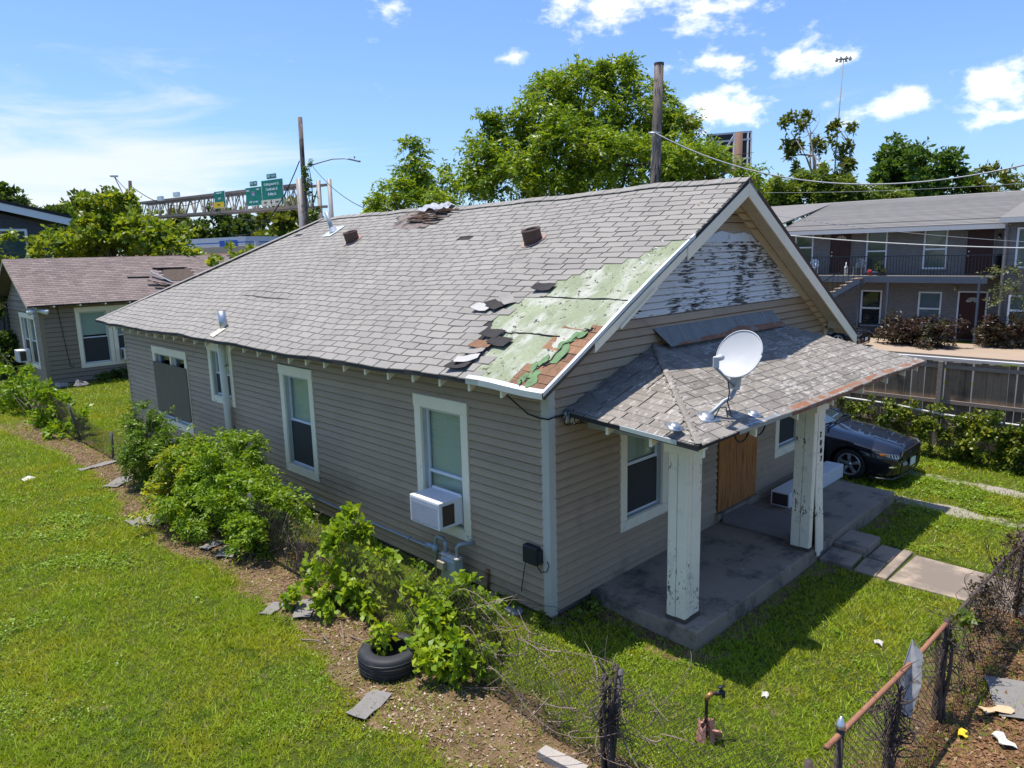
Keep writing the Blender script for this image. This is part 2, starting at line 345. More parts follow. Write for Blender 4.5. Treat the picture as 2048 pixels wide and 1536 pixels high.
# ------------------------------------------------------------------ ground
XL_Y = np.array([-8, -3.2, -1.42, -.62, .25, .72, 1.28, 1.66, 2.33, 3.29, 4.01, 5.39, 6.47, 7.81, 9.14, 11.23, 12.99, 15.39, 17.57, 19.53, 24])
XL_X = np.array([-2.3, -2.3, -2.59, -2.78, -2.95, -2.82, -2.63, -2.58, -2.5, -2.43, -2.5, -2.4, -2.69, -2.55, -2.63, -2.26, -2.24, -2.28, -2.51, -2.87, -3.3])
def masks(x, y):
    x = np.asarray(x, float); y = np.asarray(y, float)
    n1 = np.sin(x*5.1+y*2.3)*.5+np.sin(x*2.2-y*6.3+1)*.5+np.sin(x*9.7+y*8.1)*.3
    xl = np.interp(y, XL_Y, XL_X)
    dirt = sstep(-.2, .12, x-xl+.09*n1)*sstep(-1.25, -1.6, x+.12*n1)*sstep(-4.6, -3.8, y)*sstep(23, 20, y)
    lit = sstep(-3.75, -4.25, y+.16*n1)*sstep(-2.6, -2.0, x+.1*n1)*sstep(9.5, 8, x)
    slab = np.maximum(np.maximum(.62-x, x-8.05), np.maximum(-1.86-y, y-.2)); soil = sstep(.3, .02, slab+.14*n1)*.8
    soil = np.maximum(soil, sstep(.3, .0, np.maximum(np.maximum(-.05-x, x-8.6), -.1-y)+.12*n1)*(y < 17.5)*(y > -.5)*.7)
    tr = np.maximum(sstep(.42, .08, np.abs(x-8.32+.1*np.sin(y*1.1))+.10*n1), sstep(.38, .06, np.abs(x-10.25+.08*np.sin(y*1.3))+.10*n1))*(.75+.25*np.sin(y*2.7+x))*sstep(-14, -12, y)*sstep(20, 18, y)
    return dirt, np.maximum(lit, 0), soil, tr
def build_ground():
    xs = np.concatenate([-np.geomspace(900, 12.5, 26), np.arange(-12, -4.01, .4), np.arange(-4, 13, .12), np.arange(13, 40, 1.), np.geomspace(40, 900, 22)])
    ys = np.concatenate([-np.geomspace(900, 8.5, 26), np.arange(-8, 4, .12), np.arange(4, 24, .22), np.arange(24, 48, .8), np.geomspace(48, 900, 22)])
    X, Y = np.meshgrid(xs, ys, indexing='ij'); Z = gz(X, Y); nx, ny = X.shape
    V = np.stack([X, Y, Z], -1).reshape(-1, 3); i = np.arange(nx*ny).reshape(nx, ny)
    F = np.stack([i[:-1, :-1], i[1:, :-1], i[1:, 1:], i[:-1, 1:]], -1).reshape(-1, 4)
    me = big_mesh('ground', V, Fq=F); d, l, s, t = masks(X, Y)
    at_ = me.attributes.new('cover', 'FLOAT_COLOR', 'POINT')
    c = np.stack([np.maximum(d, s*.9), l, t, np.ones_like(d)], -1).reshape(-1, 4).astype(np.float32); at_.data.foreach_set('color', c.ravel())
    m = bpy.data.materials.new('ground_cover'); m.use_nodes = True; n = NT(m.node_tree); b = n.n['Principled BSDF']
    P = n.new('ShaderNodeNewGeometry').outputs['Position']
    a = n.new('ShaderNodeAttribute', attribute_name='cover'); sp = n.new('ShaderNodeSeparateColor'); n.put(sp.inputs[0], a.outputs['Color'])
    big = n.noise(P, .55, 4); mid = n.noise(P, 4, 5); fin = n.noise(P, 45, 4); fin2 = n.noise(P, 130, 2)
    g = n.mix(n.step(big, .35, .65), (.045, .066, .011, 1), (.07, .085, .013, 1)); g = n.mix(n.step(mid, .55, .72), g, (.15, .125, .05, 1))
    g = n.vmath('SCALE', g, n.math('ADD', .45, n.math('MULTIPLY', fin, 1.1)))
    dr = n.mix(n.step(mid, .38, .62), (.11, .068, .038, 1), (.185, .12, .07, 1)); dr = n.mix(n.step(fin, .58, .68), dr, (.32, .25, .18, 1))
    dr = n.mix(n.step(n.noise(P, 16, 4), .58, .70), dr, (.075, .055, .038, 1)); dr = n.vmath('SCALE', dr, n.math('ADD', .6, n.math('MULTIPLY', fin2, .8)))
    lt = n.mix(n.step(fin, .42, .6), (.085, .045, .025, 1), (.24, .13, .065, 1)); lt = n.mix(n.step(mid, .55, .7), lt, (.10, .10, .03, 1))
    tk = n.mix(fin, (.21, .18, .14, 1), (.40, .36, .30, 1))
    def msk(s): return n.step(n.math('ADD', s, n.math('MULTIPLY', n.math('SUBTRACT', n.noise(P, 7, 5, .7), .5), 1.1)), .38, .62)
    col = n.mix(msk(sp.outputs[0]), g, dr); col = n.mix(msk(sp.outputs[1]), col, lt); col = n.mix(msk(sp.outputs[2]), col, tk)
    n.put(b.inputs['Base Color'], col); b.inputs['Roughness'].default_value = .95; b.inputs['Specular IOR Level'].default_value = .1
    bn = n.new('ShaderNodeBump'); bn.inputs['Strength'].default_value = .8; bn.inputs['Distance'].default_value = .03
    n.put(bn.inputs['Height'], n.math('ADD', fin, n.math('MULTIPLY', mid, .8))); n.put(b.inputs['Normal'], bn.outputs[0])
    me.materials.append(m); link(bpy.data.objects.new('ground', me), kind='structure')
build_ground()
# the walk from the porch steps to the street
pw = MB()
pw.prism([(4.42, -2.82, -.17), (5.66, -2.84, -.17), (5.62, -4.6, -.17), (4.5, -4.6, -.17)], (0, 0, .095))
pw.prism([(4.47, -4.62, -.17), (5.62, -4.62, -.17), (5.6, -9, -.17), (4.5, -9, -.17)], (0, 0, .09))
bevel(pw.build('path', pathcon, kind='structure'), .012)
aw = MB(); aw.box(28.6, 33.1, -30, 45, -.1, .05); aw.build('apartment_sidewalk', M('tan_walk', (.33, .25, .18), .9, .12, .6, .08, 20), kind='structure')
al = MB(); al.box(14.2, 28.55, -60, 60, -.1, .008); al.build('parking_lot', M('asphalt', (.06, .06, .062), .9, .15, .5, .15, 30), kind='structure')

# ------------------------------------------------------------------ the house
HOUSE = thing('house', (4.3, 8.3, 0), 'grey brown bungalow with peeling gable, torn green roof corner and open front porch', 'house')
WD, LN, OS, OF, ZE, HR = 8.6, 16.6, .55, .42, 3.26, 5.95
SL = (HR-ZE)/(WD/2+OS)
def sag(x, y): return .026*math.sin(y*.75+.6)+.007*math.sin(y*4.3+x*2.1)+.012*math.sin(y*1.9+x*1.3)-.03*math.exp(-((y-9.3)/2.2)**2)*(x < 1)
def RS(x, y, h=0): return (x, y, ZE+(x+OS)*SL+sag(x, y)+h)
LWm = lambda s, z, n: (-n, s, z)
FWm = lambda s, z, n: (s, -n, z)
L_WIN = [(1.55, 2.80, .68, 2.80), (5.92, 7.20, .68, 2.85), (9.38, 10.65, 1.66, 3.06), (12.0, 14.35, .60, 2.70)]
F_WIN = [(1.5, 2.73, .80, 2.62), (6.43, 7.62, .84, 2.55)]; F_DOOR = (4.27, 5.70, .28, 2.42)
def inner(w, t=.15): return (w[0]+t, w[1]-t, w[2]+t, w[3]-t)
def wall_box(mb, mp, r, n0=-.14, n1=0.):
    u0, u1, v0, v1 = r; mb.hexa([mp(u0, v0, n0), mp(u1, v0, n0), mp(u1, v0, n1), mp(u0, v0, n1), mp(u0, v1, n0), mp(u1, v1, n0), mp(u1, v1, n1), mp(u0, v1, n1)])
def siding_rows(part, mp, s0, s1, z0, z1, holes, ex, lim=None, mat=siding, name='siding_board', seam=5.5, thick=.036):
    z = z0; i = 0
    while z < z1-.01:
        zt = min(z+ex, z1); a, b = (s0, s1) if lim is None else lim(zt)
        cuts = [(h[0]-.004, h[1]+.004) for h in holes if h[2]+.03 < (z+zt)/2 < h[3]-.03]
        for p, q in segs_minus(a, b, cuts):
            js = [p, q]
            if q-p > seam: js = [p, p+(q-p)*random.uniform(.3, .7), q]
            for u0, u1 in zip(js[:-1], js[1:]):
                mb = MB(); j = random.uniform(-.003, .003)
                zm = z+(zt-z)*.55
                prof = [(z+j, thick), (z+.012+j, thick+.003), (zm, thick*.62), (zm+.008, thick*.72), (zt-.018, thick*.3), (zt-.001, -.026)]
                P = [mp(u0+.001, a_, n_) for a_, n_ in prof]+[mp(u0+.001, z+j, -.024)]; Q = [mp(u1-.001, a_, n_) for a_, n_ in prof]+[mp(u1-.001, z+j, -.024)]
                k = 7; mb.add(P+Q, [(i_, (i_+1) % k, k+(i_+1) % k, k+i_) for i_ in range(k)]+[tuple(range(k)), tuple(range(k, 2*k))[::-1]])
                mb.build(name, mat, part)
        z += ex; i += 1
# walls with real openings
mb = MB()
for r in rects_minus(0, LN, -.1, 3.3, [inner(w) for w in L_WIN]): wall_box(mb, LWm, r, -.14, -.032)
LWALL = mb.build('side_wall', siding, HOUSE)
mb = MB()
for r in rects_minus(.15, WD-.15, -.1, 3.3, [inner(w) for w in F_WIN]): wall_box(mb, FWm, r, -.14, -.032)
zt = lambda x: ZE+(x+OS)*SL-.06
mb.prism([(0.0, .032, 3.3), (WD, .032, 3.3), (WD, .032, zt(0)), (WD/2, .032, zt(WD/2)), (0., .032, zt(0))], (0, .108, 0))
FWALL = mb.build('front_wall', siding, HOUSE)
mb = MB(); mb.box(WD-.14, WD, .14, LN, -.1, 3.4); mb.build('far_side_wall', siding, HOUSE)
mb = MB(); mb.box(0, WD, LN-.14, LN, -.1, 3.4); mb.build('rear_wall', siding, HOUSE)
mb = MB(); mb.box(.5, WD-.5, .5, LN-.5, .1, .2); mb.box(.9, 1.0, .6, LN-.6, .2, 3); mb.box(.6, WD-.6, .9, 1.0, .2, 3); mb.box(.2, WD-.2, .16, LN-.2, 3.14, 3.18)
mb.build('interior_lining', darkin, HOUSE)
siding_rows(LWALL, LWm, .09, LN-.09, .06, 3.24, L_WIN, .1225)
siding_rows(FWALL, FWm, .09, WD-.09, .10, 3.285, F_WIN+[F_DOOR], .1225)
rk = lambda z: ((z-.06-ZE)/SL-OS+.02, WD-((z-.06-ZE)/SL-OS+.02))
siding_rows(FWALL, FWm, 0, WD, 3.29, 3.93, [], .128, rk)
siding_rows(FWALL, FWm, 0, WD, 3.935, 5.03, [], .1, rk, clap, 'clapboard', 3.2, .018)
siding_rows(FWALL, FWm, 0, WD, 5.19, 5.62, [], .128, rk)
mb = MB(); mb.prism([(3.3, -.02, 4.99), (5.35, -.02, 5.0), (5.2, -.02, 5.1), (4.95, -.02, 5.15), (4.6, -.02, 5.12), (4.2, -.02, 5.17), (3.8, -.02, 5.1), (3.4, -.02, 5.12)], (0, -.012, 0))
mb.build('torn_house_wrap', M('house_wrap', (.60, .66, .72), .6, .12, 6, .1, 40, bump=.6, bs=14, dirt=((.36, .33, .30), 8, .55, .68)), FWALL)
mb = MB(); mb.prism([(1.0, -.012, 5.02), (7.4, -.012, 5.02), (6.1, -.012, 5.2), (2.6, -.012, 5.2)][:0] or [(3.15, -.004, 5.02), (5.55, -.004, 5.02), (5.25, -.004, 5.2), (3.4, -.004, 5.2)], (0, -.01, 0))
mb.build('bare_board', M('stained_board', (.38, .32, .25), .85, .2, 5, .1, 30, dirt=((.15, .12, .09), 6, .55, .7)), FWALL)
# corner boards
def corner_board(x, y, sx, sy, z0=.06, z1=3.24, m=None):
    mb = MB(); t = .032; w = .10
    x0, x1 = (x-sx*t, x+sx*0) if True else (x, x)
    mb.prism([(x-sx*t, y-sy*t, z0), (x+sx*w, y-sy*t, z0), (x+sx*w, y, z0), (x, y, z0), (x, y+sy*w, z0), (x-sx*t, y+sy*w, z0)], (0, 0, z1-z0)); return mb.build('corner_board', m or M('corner_trim', (.50, .47, .40), .6, .06, 3, dirt=((.26, .26, .24), 5, .62, .75)), HOUSE)
corner_board(0, 0, 1, 1); corner_board(WD, 0, -1, 1); corner_board(0, LN, 1, -1, m=siding)
# skirt
mb = MB(); mb.box(.03, .05, .05, LN, -.12, .07); mb.box(.05, WD, .03, .05, -.12, .11); mb.build('skirt', M('skirt_board', (.20, .18, .15), .9, .2, 3, dirt=((.07, .06, .05), 3, .5, .7)), HOUSE)

def window(mp, w, parent, lower=screen, blind=True, split=.5, sill_drop=0., name='window', ac=False, mull=None, cas=trim):
    s0, s1, z0, z1 = w; t = .15; n0, n1 = -.028, .045
    mb = MB()
    for r in [(s0-.01, s1+.01, z1-.19, z1), (s0, s0+t, z0+.16, z1-.192), (s1-t, s1, z0+.16, z1-.192)]: wall_box(mb, mp, r, n0, n1 if r[3] < z1 else n1+.008)
    win = bevel(mb.build(name, cas, parent), .004, 1)
    mb = MB(); wall_box(mb, mp, (s0-.005, s1+.005, z0, z0+.157), n0, n1); mb.build('apron', trim_peel, win)
    a, b, c, d = s0+t, s1-t, z0+.157, z1-.19
    mb = MB(); wall_box(mb, mp, (a, a+.03, c, d), -.13, .02); wall_box(mb, mp, (b-.03, b, c, d), -.13, .02); wall_box(mb, mp, (a+.03, b-.03, d-.03, d), -.13, .02); wall_box(mb, mp, (a+.03, b-.03, c, c+.025), -.13, .03)
    mb.build('jamb', M('jamb_paint', (.50, .50, .44), .7, .1, 5, dirt=((.2, .19, .16), 6, .6, .75)), win)
    a += .03; b -= .03; d -= .03; c += .025; spans = [(a, b)] if not mull else [(a, mull-.05), (mull+.05, b)]
    if mull: mb = MB(); wall_box(mb, mp, (mull-.05, mull+.05, c, d), -.1, .03); mb.build('mullion', cas, win)
    for a, b in spans:
        zm = c+(d-c)*split; f = .035
        mb = MB()
        for (p, q, u, v, m0, m1) in [(a, a+f, zm, d, -.10, -.06), (b-f, b, zm, d, -.10, -.06), (a+f, b-f, d-f, d, -.10, -.06), (a, b, zm-.02, zm+.025, -.10, -.05)]: wall_box(mb, mp, (p, q, u, v), m0, m1)
        mb.build('upper_sash', M('sash_white', (.68, .69, .70), .5, .05, 3), win)
        mb = MB()
        for (p, q, u, v, m0, m1) in [(a, a+f, c, zm-.021, -.085, -.045), (b-f, b, c, zm-.021, -.085, -.045), (a+f, b-f, c, c+f*1.3, -.085, -.045)]: wall_box(mb, mp, (p, q, u, v), m0, m1)
        mb.build('lower_sash', MATS['sash_white'], win)
        mb = MB(); wall_box(mb, mp, (a+f, b-f, zm+.025, d-f), -.085, -.081); wall_box(mb, mp, (a+f, b-f, c+f*1.3, zm-.021), -.069, -.065); mb.build('pane', glass, win)
        if blind:
            mb = MB(); z = c+.03 if blind == 2 else zm-.05; zb = z
            while z < d-.02:
                tw = random.uniform(-.002, .002); mb.hexa([mp(a+.01, z+.021+tw, -.128), mp(b-.01, z+.021-tw, -.128), mp(b-.01, z-tw, -.110), mp(a+.01, z+tw, -.110), mp(a+.01, z+.0226+tw, -.128), mp(b-.01, z+.0226-tw, -.128), mp(b-.01, z+.0016-tw, -.110), mp(a+.01, z+.0016+tw, -.110)]); z += .031
            mb.build('blind', blindm, win, kind='stuff')
        if lower is not None: mb = MB(); wall_box(mb, mp, (a+f*.6, b-f*.6, c+f, zm-.03), -.042, -.04); mb.build('screen', lower, win)
    return win
window(LWm, L_WIN[0], HOUSE, None, 2, .42)
window(LWm, L_WIN[1], HOUSE, screen, True, .5)
window(LWm, L_WIN[2], HOUSE, screen, True, .5)
window(LWm, L_WIN[3], HOUSE, None, False, .5, mull=13.1)
window(FWm, F_WIN[0], HOUSE, screen, True, .55)
window(FWm, F_WIN[1], HOUSE, screen, True, .5)
mb = MB(); wall_box(mb, LWm, (12.02, 14.28, .92, 2.28), .056, .07); wobble(mb.build('plywood_cover', ply_grey, HOUSE, label='dark weathered plywood over the rear window'), .004)
mb = MB(); wall_box(mb, FWm, (F_DOOR[0]+.02, F_DOOR[1]-.02, F_DOOR[2]+.05, F_DOOR[3]), .03, .046); mb.build('door_plywood', plywood, HOUSE, label='orange brown plywood sheet boarding up the front door')
mb = MB(); wall_box(mb, FWm, (F_DOOR[0]-.02, F_DOOR[1]+.04, F_DOOR[2]-.06, F_DOOR[2]+.035), .0, .09); mb.build('door_sill', concrete, HOUSE)

# ------------------------------------------------------------------ main roof
YR = 12.57                                                      # rear end of the ridge
yhip = lambda x: 17.16-(x+OS)*((17.16-YR)/(WD/2+OS))
def slab_grid(f, nu, nv, th, name, mat, parent):
    mb = MB(); top = [[f(i/nu, j/nv) for j in range(nv+1)] for i in range(nu+1)]
    V = [p for r in top for p in r]; n = len(V); V += [(p[0], p[1], p[2]-th) for p in V]; F = []; ix = lambda i, j: i*(nv+1)+j
    for i in range(nu):
        for j in range(nv): q = (ix(i, j), ix(i+1, j), ix(i+1, j+1), ix(i, j+1)); F += [q, tuple(n+k for k in q[::-1])]
    for i in range(nu): F += [(ix(i, 0), ix(i+1, 0), n+ix(i+1, 0), n+ix(i, 0)), (ix(i, nv), ix(i+1, nv), n+ix(i+1, nv), n+ix(i, nv))]
    for j in range(nv): F += [(ix(0, j), ix(0, j+1), n+ix(0, j+1), n+ix(0, j)), (ix(nu, j), ix(nu, j+1), n+ix(nu, j+1), n+ix(nu, j))]
    return mb.add(V, F).build(name, mat, parent)
ROOF = slab_grid(lambda u, v: RS(-OS+u*(WD/2+OS), -OF+v*(yhip(-OS+u*(WD/2+OS))+OF)), 12, 40, .05, 'roof', felt, HOUSE)
ZE2 = 3.10; SL2 = (HR-ZE2)/(WD/2+OS)
slab_grid(lambda u, v: ((WD+OS)-u*(WD/2+OS), -OF+v*(yhip(-OS+u*(WD/2+OS))+OF), ZE2+u*(WD/2+OS)*SL2+.012), 10, 20, .06, 'far_slope', shingle, ROOF)
slab_grid(lambda u, v: (-OS+v*(WD+2*OS) if u < 1e-6 else -OS+u*(WD/2+OS)+v*(WD+2*OS)*(1-u), 17.16-u*(17.16-YR), ZE+u*(HR-ZE)-.005), 8, 8, .05, 'rear_hip_slope', shingle, ROOF)
GB_X = np.array([-.7, -.56, -.37, -.14, .10, .41, .67, .88, 1.14, 1.26, 1.55, 1.84, 2.33, 2.49, 2.66, 2.75, 6]); GB_Y = np.array([.84, .86, .87, .97, 1.12, 1.25, 1.45, 1.45, 1.45, 1.25, 1.04, .70, .16, -.12, -.36, -.6, -.6])
yb = lambda x: float(np.interp(x, GB_X, GB_Y))
def in_poly(x, y, P):
    c = False; j = len(P)-1
    for i in range(len(P)):
        if (P[i][1] > y) != (P[j][1] > y) and x < (P[j][0]-P[i][0])*(y-P[i][1])/(P[j][1]-P[i][1])+P[i][0]: c = not c
        j = i
    return c
HOLE = [tuple(on_r[:2]) for on_r in [(lambda d: (CAM+d*((ZE+(CAM[0]+OS)*SL-CAM[2])/(d[2]-d[0]*SL))))(ray(x, y)) for x, y in [(782, 458), (800, 435), (826, 424), (868, 420), (905, 425), (880, 440), (850, 452), (815, 460)]]]
MISS = [(930, 478), (1085, 583), (595, 470), (1100, 578), (997, 690), (1018, 612), (1000, 652), (985, 668)]
MISS = [tuple((CAM+ray(x, y)*((ZE+(CAM[0]+OS)*SL-CAM[2])/(ray(x, y)[2]-ray(x, y)[0]*SL)))[:2]) for x, y in MISS]
TABS = []                                                       # every shingle tab: corner points, centre, kind
def tab_pts(P, a0, a1, b0, b1, h0=.018, h1=.009, t=.008):
    """P(a, b, h) maps the slope; a runs along the course, b up the slope"""
    e = .007; return [P(a0, b0, h0-t), P(a1, b0, h0-t), P(a1, b1, h1-t*.8), P(a0, b1, h1-t*.8), P(a0, b0+e, h0), P(a1, b0+e, h0), P(a1, b1, h1), P(a0, b1, h1)]
TF = [(0, 1, 5, 4), (1, 2, 6, 5), (2, 3, 7, 6), (3, 0, 4, 7), (4, 5, 6, 7)]
def course_tabs(P, b0, b1, dB, w, lim, kind, skip=None, lift=.0):
    i = 0; b = b0
    while b < b1-.02:
        lo, hi = lim(b+dB*.5); off = (i % 2)*w/2+random.uniform(-.05, .05)+(i//2 % 3)*.06; a = lo-w+off % w; bt = min(b+dB*1.2, b1)
        while a < hi:
            a0, a1 = max(a+.010, lo), min(a+w-.010, hi)
            if a1-a0 > .04 and not (skip and skip((a0+a1)/2, b+dB*.5)):
                full = (a1-a0 > w-.025) and bt-b > dB*1.15; jb = random.uniform(-.008, .008)
                TABS.append((tab_pts(P, a0, a1, b+jb, bt, .0175+random.random()*.003), P((a0+a1)/2, b+dB*.5, .01), kind, full, (a0, a1, b+jb, bt, P)))
            a += w
        b += dB; i += 1
def main_skip(y, x):
    if y < yb(x)+.05*math.sin(x*40): return True
    if in_poly(x, y, HOLE): return True
    return any(abs(x-mx) < .085 and abs(y-my) < .24 for mx, my in MISS)
course_tabs(lambda a, b, h: RS(b, a, h), -OS-.02, WD/2-.02, .1435, .395, lambda x: (-OF-.015, yhip(x)), 'main', main_skip)
# porch roof planes
PZ, PF, PX0, PX1, PT0, PT1, PK = 2.72, 2.03, .27, 8.26, 2.33, 6.10, .384
pf = lambda x, y, h=0: (x, y, PZ+(y+PF)*PK+h+.012*math.sin(x*1.3))
pl_ = lambda x, y, h=0: (x, y, PZ+(x-PX0)*.3155+(y+PF)*.064+h+.012*math.sin(x*1.3))
pr_ = lambda x, y, h=0: (x, y, PZ+(PX1-x)*PK*PF/(PX1-PT1)+h)
fl = lambda y: PX0+(y+PF)*(PT0-PX0)/PF; fr = lambda y: PX1-(y+PF)*(PX1-PT1)/PF
PROOF = slab_grid(lambda u, v: pf(fl(-PF+u*PF)+v*(fr(-PF+u*PF)-fl(-PF+u*PF)), -PF+u*PF), 4, 20, .04, 'porch_roof', felt, HOUSE)
slab_grid(lambda u, v: pl_(PX0+u*(PT0-PX0), (-PF+u*PF)+v*(0-(-PF+u*PF))), 5, 5, .04, 'side_slope', felt, PROOF)
slab_grid(lambda u, v: pr_(PX1-u*(PX1-PT1), (-PF+u*PF)+v*(0-(-PF+u*PF))), 5, 5, .04, 'side_slope', shingle_old, PROOF)
course_tabs(lambda a, b, h: pf(a, b, h), -PF-.02, -.03, .146, .40, lambda y: (fl(y), fr(y)), 'porch')
course_tabs(lambda a, b, h: pl_(b, a, h), PX0-.02, PT0-.03, .146, .40, lambda x: (-PF+(x-PX0)*PF/(PT0-PX0), -.02), 'porch')
def place_tabs():
    order = sorted([i for i, t in enumerate(TABS) if t[3]], key=lambda i: np.linalg.norm(np.array(TABS[i][1])-CAM))[:290]; near = set(order)
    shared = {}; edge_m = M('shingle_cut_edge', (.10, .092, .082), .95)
    for i in order:
        pts, c, kind, full, (a0, a1, b0, b1, P) = TABS[i]; p = [Vector(q) for q in pts]; o = (p[4]+p[5]+p[6]+p[7])/4
        ex = (p[5]-p[4]).normalized(); ey = (p[7]-p[4]); ey = (ey-ex*ey.dot(ex)).normalized(); ez = ex.cross(ey)
        if ez.z < 0: ex = -ex; ez = -ez
        mw = Matrix([[ex[k], ey[k], ez[k], o[k]] for k in range(3)]+[[0, 0, 0, 1]]) @ Matrix.Rotation(random.uniform(-.012, .012), 4, 'Z')
        key = kind+str(int(abs((p[7]-p[4]).length)*200))
        if key not in shared:
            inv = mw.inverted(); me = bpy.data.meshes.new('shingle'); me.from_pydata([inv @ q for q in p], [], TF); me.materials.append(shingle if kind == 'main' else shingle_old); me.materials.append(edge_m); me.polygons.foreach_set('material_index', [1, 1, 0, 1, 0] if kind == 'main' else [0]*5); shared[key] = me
        link(bpy.data.objects.new('shingle', shared[key]), ROOF if kind == 'main' else PROOF, mw=mw)
    for kind, par, m in (('main', ROOF, shingle), ('porch', PROOF, shingle_old)):
        mb = MB()
        for i, t in enumerate(TABS):
            if i not in near and t[2] == kind: mb.add(t[0], TF)
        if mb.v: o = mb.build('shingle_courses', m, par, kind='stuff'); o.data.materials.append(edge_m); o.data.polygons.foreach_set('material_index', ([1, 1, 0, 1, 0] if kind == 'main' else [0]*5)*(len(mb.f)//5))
place_tabs()
# ridge and hip caps
mb = MB(); y = -OF-.02; i = 0
while y < YR:
    x = WD/2; z = HR+sag(x, y)+.03+(i % 2)*.004; a = .14
    for sx in (-1, 1): mb.hexa([(x, y, z), (x, y+.17, z-.004), (x+sx*a, y+.17, z-.004-a*SL), (x+sx*a, y, z-a*SL), (x, y, z+.012), (x, y+.17, z+.008), (x+sx*a, y+.17, z+.008-a*SL), (x+sx*a, y, z+.012-a*SL)])
    y += .15; i += 1
for k in range(44):
    u = k/44; p = np.array([-OS+u*(WD/2+OS), 17.16-u*(17.16-YR), ZE+u*(HR-ZE)+sag(-OS+u*4.85, 15)*0+.03]); q = p+np.array([.128, -.121, .071])
    d1 = np.array([0, -.17, 0]); d2 = np.array([.16, .02, .03])
    mb.hexa([p, q, q+d1, p+d1, p+[0, 0, .012], q+[0, 0, .012], q+d1+[0, 0, .012], p+d1+[0, 0, .012]]); mb.hexa([p, q, q+d2, p+d2, p+[0, 0, .012], q+[0, 0, .012], q+d2+[0, 0, .004], p+d2+[0, 0, .004]])
mb.build('ridge_caps', shingle, ROOF, kind='stuff')
mb = MB()
for k in range(20):
    u = k/20; p = np.array(pf(fl(-PF+u*PF), -PF+u*PF, .03)); q = np.array(pf(fl(-PF+(u+.06)*PF), -PF+(u+.06)*PF, .036)); d1 = np.array([.05, -.005, 0]); d2 = np.array([-.005, .05, .0])
    for d in (d1, d2): mb.hexa([p, q, q+d, p+d, p+[0, 0, .01], q+[0, 0, .01], q+d+[0, 0, .005], p+d+[0, 0, .005]])
mb.build('hip_caps', shingle_old, PROOF, kind='stuff')
# green underlay where the shingles are gone, with the rotten hole by the rake
WOODP = [(.62, -.5), (.58, -.26), (.50, -.17), (.33, -.13), (.20, -.06), (-.02, -.11), (-.15, -.03), (-.29, -.01), (-.42, .04), (-.53, .0), (-.6, -.5)]
V = []; F = []; cs = .024
for i in range(int(3.6/cs)):
    for j in range(int(2.6/cs)):
        x = -OS+.005+i*cs; y = -OF+.012+j*cs; xc, yc = x+cs/2, y+cs/2
        if yc > yb(xc)+.22 or yc < -OF or x > 2.75: continue
        if in_poly(xc+.02*math.sin(yc*37+xc*11), yc+.025*math.sin(xc*41)+.015*math.sin(xc*97), WOODP): continue
        n = len(V); V += [RS(x+a*cs, y+b*cs, .0055+.003*math.sin((x+a*cs)*9+(y+b*cs)*7)) for a, b in ((0, 0), (1, 0), (1, 1), (0, 1))]; F.append((n, n+1, n+2, n+3))
MB().add(V, F).build('green_underlay', green, ROOF)
mb = MB()
for xs_, y0, y1, jag in ((1.17, -.40, 1.2, .012), (.37, .12, 1.3, .012)):
    pts = [RS(xs_+random.uniform(-jag, jag), y0+(y1-y0)*k/16, .012) for k in range(17)]; mb.tube(pts, [.006+random.random()*.008 for _ in pts], 5)
pe = [p for p in WOODP if -.5 < p[1] and p[0] > -.55 and p[0] < .63]; pts = []
for a, b in zip(pe[:-1], pe[1:]):
    for k in range(4): t = k/4; pts.append(RS(a[0]+(b[0]-a[0])*t+random.uniform(-.02, .02), a[1]+(b[1]-a[1])*t+random.uniform(-.02, .02), .012))
mb.tube(pts, [.011+random.random()*.014 for _ in pts], 5); mb.tube([(p[0]+random.uniform(.02, .06), p[1]-random.uniform(.03, .07), p[2]+.004) for p in pts], [.008+random.random()*.012 for _ in pts], 5); mb.build('torn_edge', M('tar_black', (.02, .019, .018), .9), ROOF)
for cx, cy, rx, ry in [(.08, -.16, .17, .10), (-.42, -.12, .10, .08), (.46, -.2, .09, .06), (.3, -.1, .12, .05), (-.30, -.05, .10, .09), (-.08, .0, .11, .06), (.38, -.12, .10, .05), (-.40, .04, .1, .05), (.22, -.05, .08, .05), (-.2, .05, .06, .05)]:
    P_ = [(cx+rx*math.cos(t)*(.75+.35*random.random()), cy+ry*math.sin(t)*(.75+.4*random.random())) for t in np.linspace(0, 2*math.pi, 13)[:-1]]
    mb = MB(); mb.prism([RS(a, b, .022+.012*math.sin(a*31)) for a, b in P_], (0, 0, .005)); mb.build('torn_flap', green_dk, ROOF)
for k in range(9):
    x = -.54+k*.135; mb = MB(); h = .002+random.random()*.01; mb.hexa([RS(x, -OF+.01, -.01), RS(x+.125, -OF+.01, -.01), RS(x+.125, .22, -.01), RS(x, .22, -.01), RS(x, -OF+.01, h), RS(x+.125, -OF+.01, h), RS(x+.125, .22, h-.004), RS(x, .22, h)]); mb.build('deck_board', rotwood, ROOF)
